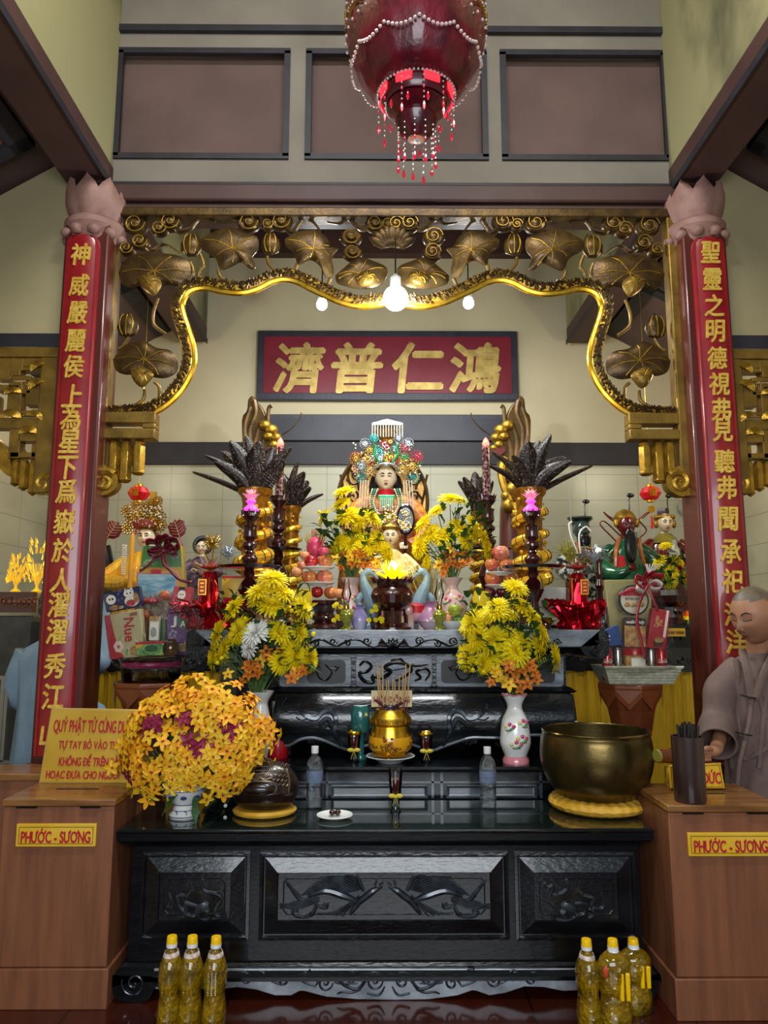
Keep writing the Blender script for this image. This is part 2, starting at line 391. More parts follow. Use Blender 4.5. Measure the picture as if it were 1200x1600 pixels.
BI = 1.62; BO = 1.86; BZ = 3.97     # side beams: inner face, outer face, underside
XC = at(612, 320, GY).x
CZ = 6.6
struct('floor', B().box(-4.2, 4.2, -3, BY+.2, -.1, 0), floorm)
struct('wall_back', B().box(-3.1, 3.1, BY, BY+.15, 0, CZ), creamb)
zt = at(300, 727, BY).z
struct('wall_back_tiling', B().box(-2.95, 2.95, BY-.02, BY, 0, zt), tileB)
b = B(); z0 = at(300, 727, BY).z; z1 = at(300, 693, BY).z
b.box(-2.95, 2.95, BY-.06, BY-.001, z0, z1); struct('trim_1', b, darktrim)
z0 = at(600, 404, BY).z; z1 = at(600, 369, BY).z
struct('trim_2', B().box(-2.95, 2.95, BY-.10, BY-.001, z0, z1), beamp)
for s, nm in ((-1, 'left'), (1, 'right')):
    xo = 2.92 if s < 0 else 2.98
    b = B(); b.box(min(s*xo, s*(xo+.15)), max(s*xo, s*(xo+.15)), GY-3.0, BY, 0, 4.4); struct('wall_aisle_'+nm, b, creamb)
    b = B(); b.box(min(s*xo, s*(xo-.015)), max(s*xo, s*(xo-.015)), GY-1, BY, 0, 2.75); struct('wall_aisle_tiling_'+nm, b, tileS)
    # side beam and nave wall above it
    xi = XC+s*BI; xb = XC+s*BO
    b = B(); b.box(min(xi, xb), max(xi, xb), -2.5, BY-.11, BZ, BZ+.14); struct('beam_side_'+nm, b, beamp, bevel=.008)
    b = B(); b.box(min(xi+s*.004, xi+s*.15), max(xi+s*.004, xi+s*.15), -2.5, BY-.11, BZ+.14, CZ); struct('wall_nave_'+nm, b, stain)
    b = B(); b.box(min(xi, xi-s*.008), max(xi, xi-s*.008), -2.5, BY-.11, BZ-.012, BZ+.03); struct('trim_side_'+nm, b, darktrim)
    # sloping aisle roof with framed panels
    def roof(x, y, dz=0): return (XC+s*(BO+x), y, BZ+.22-.55*x+dz)
    b = B(); b.mi = 0
    b.add([roof(0, -2.5), roof(2.2, -2.5), roof(2.2, BY), roof(0, BY), roof(0, -2.5, .08), roof(2.2, -2.5, .08), roof(2.2, BY, .08), roof(0, BY, .08)],
          [(0, 1, 2, 3), (4, 7, 6, 5), (0, 4, 5, 1), (1, 5, 6, 2), (2, 6, 7, 3), (3, 7, 4, 0)])
    struct('ceiling_aisle_'+nm, b, panelp, smooth=False)
    b = B()
    for y in (-1.2, .55, 2.3, 4.05, 5.3):
        for (xa, xb2, ya, yb) in ((.12, 1.15, y, y+.09), (.12, 1.15, y+1.4, y+1.49), (.12, .22, y, y+1.49), (1.05, 1.15, y, y+1.49)):
            yb = min(yb, BY-.05)
            if ya < BY-.1:
                q = [roof(xa, ya, -.001), roof(xb2, ya, -.001), roof(xb2, yb, -.001), roof(xa, yb, -.001)]
                b.add(q+[(p[0], p[1], p[2]-.03) for p in q], [(0, 1, 2, 3), (7, 6, 5, 4), (0, 4, 5, 1), (1, 5, 6, 2), (2, 6, 7, 3), (3, 7, 4, 0)])
    struct('trim_roof_'+nm, b, darktrim, smooth=False)
    # wall over the aisle opening
    zl = at(50, 524, GY).z; x1 = xb; x2 = s*(xo)
    b = B(); b.prism([(x1-s*.02, zl), (x2, zl), (x2, BZ-.55*abs(x2-x1)+.14), (x1-s*.02, BZ+.22)], GY, GY+.15)
    struct('wall_over_aisle_'+nm, b, cream, smooth=False)
    b = B(); z0 = at(50, 545, GY).z; b.box(min(x1-s*.02, x2), max(x1-s*.02, x2), GY-.03, GY+.12, z0, zl); struct('trim_lintel_'+nm, b, darktrim)
struct('ceiling', B().box(XC-BI-.15, XC+BI+.15, -2.5, BY, CZ, CZ+.1), cream)

# gable wall with three sunk panels above the big beam
PX = [(185, 448, 80, 242), (482, 757, 82, 246), (787, 1040, 90, 248)]
zb0 = at(600, 297, GY).z
xs = [at(a, 160, GY).x for p in PX for a in p[:2]]; zp0 = at(610, 246, GY).z; zp1 = at(610, 82, GY).z
b = B(); X0 = XC-BI-.1; X1 = XC+BI+.1
b.box(X0, X1, GY, GY+.15, zp1, CZ); b.box(X0, X1, GY, GY+.15, zb0, zp0)
for a, c in ((X0, xs[0]), (xs[1], xs[2]), (xs[3], xs[4]), (xs[5], X1)): b.box(a, c, GY, GY+.15, zp0, zp1)
struct('wall_gable', b, greyp, smooth=False)
b = B(); b.box(X0, X1, GY+.06, GY+.14, zp0-.02, zp1+.02); struct('wall_gable_panels', b, panelp)
b = B()
for i in range(3):
    a, c = xs[2*i], xs[2*i+1]; t = .035
    for q in ((a-t/2, c+t/2, zp1-t/2, zp1+t/2), (a-t/2, c+t/2, zp0-t/2, zp0+t/2), (a-t/2, a+t/2, zp0, zp1), (c-t/2, c+t/2, zp0, zp1)):
        b.box(q[0], q[1], GY-.012, GY+.02, q[2], q[3])
z = at(600, 50, GY).z; b.box(X0, X1, GY-.03, GY+.01, z-.02, z+.02)
b.box(X0, X1, GY-.03, GY+.01, zb0-.005, zb0+.03)
struct('trim_3', b, darktrim, smooth=False)
zb1 = at(600, 337, GY).z
b = B(); b.box(XC-BI-.02, XC+BI+.02, GY-.06, GY+.16, zb1+.06, zb0); b.box(XC-BI-.02, XC+BI+.02, GY-.03, GY+.16, zb1, zb1+.06)
struct('beam_front', b, beamp, bevel=.01)

# ---------------- pillars with couplet boards and lotus capitals ----------------
stone = mat('pinkish lotus stone', '#7d5a50', .6, 0, c2='#93706433'[:7], sc=9, bump=.15, bsc=40)
def pillar(s):
    xc = (at(107, 900, 3.9).x if s < 0 else at(1131, 900, 3.9).x)
    W = .125
    t = thing('pillar', 'square red brown pillar %s of the altar with a red couplet board and lotus capital' % ('left' if s < 0 else 'right'), 'pillar', (xc, 4.0, 0))
    z1 = at(100, 372, 3.9).z
    b = B(); b.box(xc-W, xc+W, 3.87, 4.09, 0, z1+.1); mk('shaft', b, mahog, t, bevel=.015)
    b = B()
    zs = at(100, 1190, 3.9).z
    b.box(xc-.16, xc+.16, 3.82, 4.14, 0, zs-.1); b.box(xc-.15, xc+.15, 3.83, 4.13, zs-.1, zs-.05); b.box(xc-.138, xc+.138, 3.845, 4.12, zs-.05, zs)
    mk('plinth', b, mahog, t, bevel=.012)
    # capital
    b = B(); c = (xc, 3.98, 0); zc = z1
    b.lathe([(.12, zc-.02), (.135, zc), (.15, zc+.05), (.165, zc+.07), (.165, zc+.10), (.15, zc+.115), (.13, zc+.13)], c, 28)
    for k in range(8):
        a = 2*PI*k/8+PI/8*0
        T = Matrix.Translation(c) @ Matrix.Rotation(a, 4, 'Z')
        vs = []; n = 7
        for i in range(n):
            u = i/(n-1); z = zc+.11+.24*u; wd = .075*math.sin(PI*min(1, (u*.86+.14)))**.8*(1 if u < .95 else .05)
            r = .125+.05*math.sin(u*PI*.75)
            for j in range(5):
                q = (j-2)/2; vs.append((r-.025*q*q, q*wd, z))
        fs = [(i*5+j, i*5+j+1, (i+1)*5+j+1, (i+1)*5+j) for i in range(n-1) for j in range(4)]
        b.add(vs, fs, T)
    for k in range(10):
        a = 2*PI*k/10; b.ball((c[0]+.15*math.cos(a), c[1]+.15*math.sin(a), zc+.025), (.035, .035, .03))
    b.lathe([(.1, zc+.1), (.12, zc+.22), (.11, zc+.27)], c, 16)
    mk('lotus_capital', b, stone, t)
    # couplet board: a shallow curved panel
    bx = xc-.012*(-s) if s < 0 else xc+.012
    hw = .092; zt = z1-.01; zb = at(60, 1188, 3.85).z+.02
    rows = []
    prof = [(-1, .0), (-1, .012), (-.93, .022), (-.8, .024), (-.78, .018), (-.5, .028), (0, .034), (.5, .028), (.78, .018), (.8, .024), (.93, .022), (1, .012), (1, 0)]
    b = B()
    for z, k in ((zb, 1), (zt-.08, 1), (zt-.03, .93), (zt-.005, .75), (zt, .5)):
        rows.append([V((bx+u*hw*k, 3.868-d, z)) for u, d in prof])
    b.loft(rows); mk('couplet_board', b, redlac, t)
    s_ = '神威嚴麗侯上為星下爲嶽於人濯濯秀江山' if s < 0 else '聖靈之明德視弗見聽弗聞承祀洋洋'
    if s < 0: ys = [398, 446, 489, 533, 573, 619, 654, 690, 731, 768, 815, 860, 907, 945, 987, 1040, 1088, 1146]
    else: ys = [395, 437, 478, 518, 560, 600, 640, 672, 721, 762, 811, 862, 908, 960, 1003, 1045, 1090]
    board = [o for o in COL.objects if o.parent == t and o.name.startswith('couplet_board')][-1]
    for ch, y in zip(s_, ys):
        z = at(100 if s < 0 else 1130, y, 3.84).z
        text(ch, (bx, 3.838, z), .108, .128, goldtxt, board, 'character', depth=.008, bold=.022, shear=.08)
    return t
pillar(-1); pillar(1)
# ================= carved gilt gate between the pillars =================
GC = at(613, 500, GY).x
gate = thing('carved_gate', 'gilded openwork gate of lotus leaves and clouds hanging between the red pillars', 'carved screen', (GC, GY, at(600, 770, GY).z))
def gp(zx, zy):   # points read off the left half
    return at(170+zx/2.667, 320+zy/2.667, GY)
def mir(v): return V((2*GC-v.x, v.y, v.z))
zt = at(600, 336, GY).z
b = B(); b.box(at(168, 340, GY).x, 2*GC-at(168, 340, GY).x, GY-.05, GY+.05, zt-.035, zt+.02); mk('top_rail', b, bronze, gate, bevel=.008)
for side in (0, 1):
    f = (lambda v: v) if side == 0 else mir
    fx = lambda poly: poly if side == 0 else [(2*GC-x, z) for x, z in poly]
    # upright post with curled foot
    xo = at(163, 500, GY).x; xi = at(187, 345, GY).x; zf = at(160, 745, GY).z
    b = B(); b.prism(fx([(xo-.03, zt), (xi, zt), (xi, zf+.02), (xo-.03, zf-.04)]), GY-.045, GY+.045)
    mk('post', b, goldold, gate, bevel=.01)
    b = B(); c = at(164, 752, GY-.03)
    b.tube([f(p) for p in spiral(c, .062, 1.4, PI*.2, 1)], [.026-.012*i/23 for i in range(24)], 8)
    b.prism(fx(poly_at([(147, 735), (166, 728), (186, 745), (184, 764), (168, 775), (153, 775), (148, 772)], GY)), GY-.035, GY+.035)
    mk('foot_scroll', b, goldleaf, gate)
    # corner block and its slot
    q = [(170, 646), (247, 646), (247, 688), (170, 688)]
    z0 = at(200, 688, GY).z; z1 = at(200, 646, GY).z; xa = xi-.01; xb = at(246, 660, GY).x; zs0 = at(200, 672, GY).z; zs1 = at(200, 664, GY).z; xs1 = at(226, 660, GY).x
    b = B()
    for a_, c_, e_, g_ in ((xa, xb, zs1, z1), (xa, xb, z0, zs0), (xs1, xb, zs0, zs1)):
        l = sorted([f(V((a_, 0, 0))).x, f(V((c_, 0, 0))).x]); b.box(l[0], l[1], GY-.045, GY+.045, e_, g_)
    mk('corner_block', b, goldold, gate, bevel=.006)
    # three fluted pendants with looped cords
    for k, (cx_, ytop, ybot) in enumerate(((180, 692, 765), (198, 692, 755), (218, 692, 743))):
        c = f(at(cx_, ytop, GY)); c.z = 0; zt_ = at(cx_, ytop, GY).z; zb_ = at(cx_, ybot, GY).z; h = zt_-zb_; r = .031
        b = B(); b.lathe([(.004, zt_+.015), (.018, zt_+.012), (.03, zt_), (.026, zt_-.01), (r, zt_-.02), (r*1.04, zt_-h*.5), (r, zt_-h*.86), (r*1.1, zt_-h*.88), (r*1.1, zt_-h*.93), (r*.8, zt_-h*.98), (.004, zb_)][::-1], c, 24, lobes=6, amp=.07)
        mk('fluted_pendant', b, goldleaf, gate)
        b = B(); p0 = c+V((0, 0, zt_+.01)); p3 = c+V(((.02 if side == 0 else -.02)+0, -.01, zt_+.075))
        b.tube(smooth_path([p0, p0+V((.018*(1 if side == 0 else -1), -.02, .025)), p3+V((-.016*(1 if side == 0 else -1), -.01, -.025)), p3], 5), .0045, 6)
        mk('cord', b, goldleaf, gate)
    # the gnarled branch border
    path = [gp(*q) for q in ((15, 862), (60, 862), (120, 858), (185, 845), (250, 800), (300, 740), (330, 670), (330, 600), (312, 530), (290, 460), (285, 410), (310, 360), (350, 335), (410, 328), (480, 342), (550, 348), (610, 335), (670, 305), (730, 292), (790, 302), (850, 332), (920, 365), (980, 390), (1050, 405), (1110, 400), (1186, 385))]
    path = [f(p) for p in smooth_path(path, 5)]
    b = B(); b.tube(path, .036, 10); mk('gilt_rim', b, gold if 0 else goldleaf, gate)
    # rim lower bead: offset to the opening side
    off = []
    for i, p in enumerate(path):
        d = (path[min(i+1, len(path)-1)]-path[max(i-1, 0)]).normalized(); n = V((d.z, 0, -d.x))*(1 if side == 0 else -1)
        off.append((p+n*.03, d, n))
    b = B(); b.tube([o[0]+V((0, -.005, 0)) for o in off], .019, 8); mk('bright_edge', b, gold, gate)
    b = B(); rr = random.Random(3)
    for i, (p, d, n) in enumerate(off):
        for k in range(7):
            u = rr.uniform(-1, 1); q = p-n*(.03+.022*u)-V((0, .028+rr.random()*.006, 0))+d*rr.uniform(-.02, .02)
            r_ = rr.uniform(.006, .011)
            b.tube([q, q-V((0, r_*1.4, 0))-n*r_*1.5*rr.random()+d*r_], [r_, r_*.2], 5)
    mk('scaly_bark', b, bronze, gate)
    # lotus leaves
    leaves = [
        [(45, 290), (70, 240), (120, 215), (200, 208), (280, 215), (335, 240), (345, 290), (335, 340), (285, 345), (250, 340), (200, 350), (150, 335), (100, 350), (60, 335)],
        [(385, 150), (440, 120), (500, 100), (560, 120), (620, 140), (625, 190), (600, 225), (615, 265), (590, 272), (555, 245), (520, 260), (470, 275), (445, 225), (390, 190)],
        [(735, 150), (790, 118), (860, 112), (905, 140), (930, 180), (955, 190), (930, 225), (938, 290), (905, 308), (880, 260), (840, 235), (790, 255), (775, 205), (740, 180)],
        [(945, 300), (980, 270), (1040, 225), (1100, 240), (1160, 270), (1150, 320), (1110, 350), (1040, 355), (990, 345), (950, 330)],
        [(22, 650), (60, 600), (110, 575), (150, 570), (200, 600), (260, 612), (290, 650), (285, 700), (240, 725), (190, 722), (140, 705), (80, 712), (35, 695)],
        [(128, 325), (165, 305), (210, 315), (230, 345), (205, 390), (180, 385), (150, 360)],
        [(98, 700), (140, 682), (195, 712), (185, 740), (150, 772), (115, 745)],
        [(1030, 330), (1060, 300), (1100, 298), (1115, 325), (1090, 350), (1050, 352)]]
    for k, L in enumerate(leaves):
        dy = -.02 if k < 5 else -.05
        P = fx([(a.x, a.z) for a in smooth_path([gp(*q) for q in L+[L[0]]], 3)[:-1]])
        b = B(); b.pillow(P, GY+dy, .028)
        mk('lotus_leaf', b, bronze if k not in (5, 6, 7) else goldold, gate)
        # veins
        cx_ = sum(p[0] for p in P)/len(P); cz_ = sum(p[1] for p in P)/len(P); b = B()
        for j in range(0, len(P), max(1, len(P)//7)):
            e = P[j]; mid = V((cx_+(e[0]-cx_)*.5+.006, GY+dy-.027, cz_+(e[1]-cz_)*.5+.01))
            b.tube(smooth_path([V((cx_, GY+dy-.028, cz_)), mid, V((cx_+(e[0]-cx_)*.85, GY+dy-.014, cz_+(e[1]-cz_)*.85))], 3), .003, 5)
        mk('vein', b, goldleaf, gate)
    # stems
    stems = [[(380, 205), (395, 250), (375, 280), (372, 310)], [(455, 270), (465, 300), (490, 320)], [(660, 215), (665, 245), (690, 275)], [(785, 245), (775, 275)], [(925, 305), (910, 335)],
             [(205, 390), (185, 450), (190, 500), (240, 540)], [(150, 770), (140, 815), (80, 850)], [(190, 738), (210, 760), (210, 810)], [(85, 550), (60, 590), (40, 600)], [(340, 240), (352, 280), (330, 320)]]
    for L in stems:
        b = B(); b.tube([f(p) for p in smooth_path([gp(*q) for q in L], 5)], .010, 7); mk('stem', b, goldold, gate)
    # buds and seed pods
    for cx_, cy_, r_, tilt in ((345, 170, 46, .3), (675, 165, 42, -.1), (80, 505, 46, 0)):
        c = gp(cx_, cy_); r = r_/2.667*px(GY)*1.05
        b = B(); b.lathe([(.15*r, -1.1*r), (.75*r, -.85*r), (r, -.2*r), (.85*r, .45*r), (.4*r, 1.0*r), (.05*r, 1.35*r)], (0, 0, 0), 18, sy=.55, T=Matrix.Translation(f(c)) @ Matrix.Rotation(tilt*(1 if side == 0 else -1), 4, 'Y'))
        ob = mk('lotus_bud', b, bronze, gate)
        b = B()
        for a in (-.7, 0, .7):
            pp = [f(c)+V((math.sin(a)*r*math.cos(u)*.9, -.5*r*math.cos(u*.9)-.004, r*1.2*math.sin(u)*.95)) for u in [x*.25-1 for x in range(9)]]
            b.tube(pp, .004, 5)
        mk('petal_edge', b, goldleaf, gate)
    # clouds: coiled heads with wavy tails
    clouds = [((115, 88), 55, [(115, 60), (60, 75)]), ((260, 78), 50, [(290, 110), (340, 100), (380, 60), (445, 72)]), ((215, 105), 40, [(180, 100)]), ((135, 160), 42, [(180, 190), (230, 165), (300, 205)]), ((80, 190), 36, [(60, 200), (50, 205)]),
              ((585, 80), 52, [(540, 70), (510, 60)]), ((720, 75), 50, [(765, 115), (810, 60), (850, 70), (885, 115)]), ((665, 90), 30, [(650, 95)]), ((1110, 85), 45, [(1050, 100), (1000, 60), (960, 78), (910, 72)]),
              ((1010, 140), 48, [(960, 140)]), ((1015, 205), 44, [(975, 210)]), ((1165, 90), 40, [(1186, 90)])]
    for (cx_, cy_), r_, tail in clouds:
        c = gp(cx_, cy_); r = r_/2.667*px(GY); b = B()
        b.lathe([(r, .0), (r, .02), (r*.8, .035), (r*.45, .03), (r*.4, .045), (.01, .052)], (0, 0, 0), 20, T=Matrix.Translation(f(c)+V((0, .01, 0))) @ Matrix.Rotation(PI/2, 4, 'X'), sy=.85)
        tp = smooth_path([gp(cx_, cy_)]+[gp(*q) for q in tail], 5); n = len(tp)
        b.tube([f(p) for p in tp], [r*.55*(1-.8*i/n) for i in range(n)], 10, flat=.5)
        mk('cloud', b, bronze, gate)
        b = B(); b.tube([p+V((0, -.042, 0)) for p in spiral(f(c), r*.85, 1.8, 0, 1 if side else -1)], .0035, 5); mk('cloud_coil', b, goldleaf, gate)
# middle lotus bloom above the branch
b = B()
for k in range(9):
    a = -1.15+2.3*k/8; c = at(613, 388, GY)
    P = [V((0, 0, 0)), V((.035, 0, .05)), V((.03, 0, .11)), V((0, 0, .15)), V((-.03, 0, .11)), V((-.035, 0, .05))]
    T = Matrix.Translation(c+V((0, -.03+.004*abs(k-4), 0))) @ Matrix.Rotation(a, 4, 'Y')
    b.pillow([(p.x, p.z) for p in P], 0, .018, T=T)
mk('lotus_bloom', b, bronze, gate)

# ================= side fretwork screens =================
def fret(s):
    A = (lambda x, y: at(x, y, GY)) if s < 0 else (lambda x, y: V((2*GC-at(x, y, GY).x, GY, at(x, y, GY).z)))
    t = thing('fretwork_screen', 'gilded fretwork screen with scroll leaves and fluted pendants %s' % ('left of the left red pillar' if s < 0 else 'right of the right red pillar'), 'carved screen', (A(-60, 700).x, GY, A(0, 770).z))
    def bx(x0, y0, x1, y1, b, d=.035):
        p = A(x0, y0); q = A(x1, y1); b.box(min(p.x, q.x), max(p.x, q.x), GY-d, GY+d, min(p.z, q.z), max(p.z, q.z))
    # zoom scale 6.667 from (0,540)
    b = B(); bx(-160, 546, 97, 562, b, .045); mk('top_rail', b, goldold, t, bevel=.006)
    b = B(); bx(70, 562, 92, 772, b, .045); mk('upright', b, goldold, t, bevel=.006)
    b = B()
    for q in ((22, 562, 24, 592), (23, 590, 52, 597), (36, 562, 40, 582), (40, 576, 70, 582), (0, 604, 34, 614), (18, 600, 36, 650), (37, 612, 52, 618), (46, 598, 70, 636), (18, 644, 70, 650), (0, 655, 70, 672), (20, 672, 34, 718), (34, 672, 70, 692), (54, 696, 70, 718), (20, 708, 70, 717), (0, 562, 22, 596), (24, 562, 36, 590), (40, 562, 70, 576),
              (-60, 562, 0, 575), (-60, 600, 0, 612), (-50, 562, -38, 672), (-80, 655, 0, 672), (-100, 562, -92, 660), (-30, 620, 0, 650), (-160, 640, -90, 660)):
        bx(*q, b)
    mk('fretwork', b, goldold, t, bevel=.004)
    # curved brace
    b = B(); b.prism([(p.x, p.z) for p in smooth_path([A(*q) for q in ((-60, 672), (-20, 676), (8, 695), (20, 720), (20, 745), (5, 735), (-5, 710), (-30, 690), (-60, 688))], 3)], GY-.03, GY+.03); mk('curved_brace', b, goldleaf, t)
    # scroll leaves
    for cx_, cy_, r_, a0 in ((64, 578, 10, 0), (62, 606, 11, 0), (24, 618, 10, .5), (58, 655, 11, 1), (20, 656, 13, .6), (48, 680, 11, .6)):
        b = B(); c = A(cx_, cy_); r = r_*px(GY)
        for k in range(5):
            q = 1-k*.17; sg = -1 if s < 0 else 1
            pp = [c+V((sg*(math.cos(u)*r*q*1.25-.25*r*k*.3), -.035-.004*k, math.sin(u)*r*q)) for u in [a0+2.6-i*.32 for i in range(11)]]
            b.tube(pp, [.012*(1-.06*i) for i in range(11)], 6)
        mk('scroll_leaf', b, goldleaf, t)
    # pendants
    for cx_, y0, y1 in ((26, 722, 760), (39, 722, 767), (54, 722, 775)):
        c = A(cx_, y0); zt_ = c.z; zb_ = A(cx_, y1).z; h = zt_-zb_; r = .024; c.z = 0
        b = B(); b.lathe([(.004, zt_+.012), (.02, zt_+.008), (r, zt_-.01), (r*1.04, zt_-h*.5), (r, zt_-h*.86), (r*1.1, zt_-h*.9), (.004, zb_)][::-1], c, 24, lobes=6, amp=.07); mk('fluted_pendant', b, goldleaf, t)
        b = B(); b.tube(smooth_path([A(cx_, 722), A(cx_+3, 714), A(cx_-1, 709), A(cx_+1, 703)], 4), .004, 5); mk('cord', b, goldleaf, t)
    b = B(); c = A(72, 757); c.y = GY-.035
    b.tube(spiral(c, .045, 1.3, PI*.2, 1 if s < 0 else -1), [.02-.01*i/22 for i in range(23)], 8)
    b.prism([(p.x, p.z) for p in [A(*q) for q in ((62, 745), (82, 745), (82, 778), (70, 772), (62, 762))]], GY-.03, GY+.03)
    mk('foot_scroll', b, goldleaf, t)
    return t
fret(-1); fret(1)

# ================= name board and bare fretted board on the back wall =================
def corner(x, y, Y=BY): return at(x, y, Y)
t = thing('name_board', 'long purple red name board with four large gold characters high on the back wall', 'sign board', at(604, 628, BY))
p0 = corner(402, 628); p1 = corner(806, 521)
b = B(); b.box(p0.x, p1.x, BY-.06, BY-.005, p0.z, p1.z); mk('frame', b, mat('slate frame', '#262630', .45, c2='#30303a', sc=10), t, bevel=.006)
b = B(); b.box(p0.x+.06, p1.x-.06, BY-.066, BY-.055, p0.z+.065, p1.z-.06); mk('panel', b, mat('plum red board', '#64121f', .45, c2='#74182a', sc=4), t)
key = mat('fretted grey border', '#4a4a55', .5)
def keyrow(b, x0, x1, z, h, Y, n):
    w_ = (x1-x0)/n
    for i in range(n):
        x = x0+i*w_; r = h*.12; q = [V((x+w_*a, Y, z+h*c)) for a, c in ((.05, 0), (.05, 1), (.9, 1), (.9, .3), (.35, .3), (.35, .65), (.6, .65))]
        for a, c in zip(q, q[1:]): b.bar(a, c, .004, .004)
b = B(); keyrow(b, p0.x+.01, p1.x-.01, p0.z+.012, .04, BY-.061, 44); mk('key_pattern', b, key, t, smooth=False)
for ch, cx_, ww in (('濟', 468, 86), ('普', 558, 86), ('仁', 653, 86), ('鴻', 742, 86)):
    c = at(cx_, 575, BY-.07); text(ch, c, ww*px(BY)*.98, 84*px(BY)*1.02, mat('aged gold characters', '#a58a4a', .45, .45, c2='#c9ad66', sc=12), t, 'character', depth=.012, bold=.03, shear=.1)
t = thing('fretted_board', 'bare slate grey board with a key pattern edge below the name board', 'board', at(604, 692, BY))
p0 = corner(412, 691); p1 = corner(800, 651)
b = B(); b.box(p0.x, p1.x, BY-.07, BY-.021, p0.z, p1.z); mk('board', b, mat('slate board', '#2b2b33', .5, c2='#353540', sc=5), t, bevel=.005)
b = B(); keyrow(b, p0.x+.01, p1.x-.01, p1.z-.045, .035, BY-.071, 44); mk('key_pattern', b, key, t, smooth=False)

# bulbs hanging just behind the gate
for i, (x, y, r, pw, ds) in enumerate(((618, 466, .068, 55, 'largest and brightest, middle bulb under the carved gate'), (503, 476, .038, 16, 'small round glowing bulb left of the big middle bulb'), (732, 474, .038, 16, 'small round glowing bulb right of the big middle bulb'))):
    c = at(x, y, 3.86 if i == 0 else 4.9); zc = CZ
    t = thing('light_bulb', ds, 'light bulb', c, None)
    b = B(); b.ball(c, r, 20, 12); mk('glowing_globe', b, mat('lit globe', '#ffffff', .4, emit='#eaf6ff', es=28 if i == 0 else 24), t)
    b = B(); b.lathe([(.03, r*.9), (.03, r+.05), (.012, r+.07)], c, 14); mk('socket', b, white, t)
    b = B(); b.tube([c+V((0, 0, r+.05)), V((c.x, c.y, CZ if i else c.z+.35))], .005, 6); mk('cable', b, blk, t)
    l = light('bulb_light', 'POINT', c+V((0, 0, -r-.03)), pw, (.93, .98, 1.0), .05); l.parent = t; l.location = (0, 0, -r-.03)
# ================= altars =================
def moulding(b, x0, x1, y0, y1, prof):
    """stacked ledges: (out, z) profile swept round a box"""
    rings = []
    for o, z in prof:
        rings.append([V((x0-o, y0-o, z)), V((x1+o, y0-o, z)), V((x1+o, y1+o, z)), V((x0-o, y1+o, z))])
    b.loft(rings)
def scrollwork(b, pts, r=.006, Y=0):
    b.tube(pts, [r*(.5+.5*math.sin(PI*min(1, (i+2)/(len(pts)+1)))) for i in range(len(pts))], 6, flat=1)

# --- front altar table ---
FY = 3.24; HZ = .65
t = thing('front_altar_table', 'long black carved altar table in front with scroll feet and glass top', 'altar table', (at(602, 1560, FY).x, FY+.22, 0))
xl = at(204, 1400, FY).x; xr = at(1000, 1400, FY).x
zt = at(600, 1322, FY).z; zb = at(600, 1500, FY).z
b = B(); moulding(b, xl, xr, FY, 3.63, [(0, zb-.02), (0, zt), (.02, zt+.008), (.012, zt+.018), (.035, zt+.022), (.05, zt+.035), (.05, HZ-.012), (.055, HZ-.004), (.05, HZ)])
mk('top_and_case', b, lacq, t, smooth=True, ang=25)
# panel frames
def px_rect(x0, y0, x1, y1, Y): p = at(x0, y1, Y); q = at(x1, y0, Y); return p.x, q.x, p.z, q.z
for x0, x1 in ((218, 392), (404, 793), (806, 990)):
    a, c, e, g = px_rect(x0, 1330, x1, 1468, FY)
    b = B()
    # sunk bevelled frame: outer bead, slope, inner field
    def ring(i, d, y): return [V((a+i, y, e+i)), V((c-i, y, e+i)), V((c-i, y, g-i)), V((a+i, y, g-i))]
    R_ = [ring(0, 0, FY+.0), ring(0, 0, FY-.012), ring(.012, 0, FY-.014), ring(.018, 0, FY-.004), ring(.022, 0, FY-.004), ring(.075, 0, FY-.022), ring(.078, 0, FY-.012), ring(.085, 0, FY-.012)]
    b.loft(R_, cap=True); mk('framed_panel', b, lacq2, t, smooth=False)
    b = B(); i = .10
    for (p, q) in (((a+i, e+i+.015), (a+i, g-i-.015)), ((c-i, e+i+.015), (c-i, g-i-.015)), ((a+i+.015, e+i), (c-i-.015, e+i)), ((a+i+.015, g-i), (c-i-.015, g-i)), ((a+i, e+i+.015), (a+i+.015, e+i)), ((c-i, e+i+.015), (c-i-.015, e+i)), ((a+i, g-i-.015), (a+i+.015, g-i)), ((c-i, g-i-.015), (c-i-.015, g-i))):
        b.tube([V((p[0], FY-.013, p[1])), V((q[0], FY-.013, q[1]))], .003, 6)
    mk('panel_bead', b, lacq2, t)
shine = mat('black carving with painted glints', '#3a4149', .25, .5, c2='#1c2025', sc=25, coat=.6)  # lighter grey metallic base stands in for glints on the black carving
YP = FY-.014
# flame-and-ribbon emblems on the small panels
def zA(x, y): return (160+x/2.5, 1240+y/2.5)
def zB_(x, y): return (600+x/2.609, 1240+y/2.609)
LS = [[(260, 385), (268, 420), (252, 445)], [(345, 345), (350, 375), (330, 400), (295, 400), (300, 440), (325, 470), (310, 485)], [(390, 335), (388, 365), (405, 385), (450, 395), (465, 415), (450, 440), (440, 470), (460, 485), (430, 490)], [(478, 345), (470, 375), (452, 385), (462, 400)],
      [(320, 425), (345, 435), (370, 440)], [(320, 470), (345, 478), (370, 470)], [(325, 430), (330, 470)], [(250, 445), (275, 440), (270, 415)], [(375, 480), (400, 492), (420, 485)]]
b = B()
for L in LS: scrollwork(b, tr([zA(*q) for q in L], YP), .008)
c = at(*zA(392, 455), YP); b.lathe([(.03, 0), (.03, .008), (.016, .012), (.004, .013)], (0, 0, 0), 18, T=Matrix.Translation(c) @ Matrix.Rotation(PI/2, 4, 'X'))
mk('flame_emblem_carving', b, shine, t)
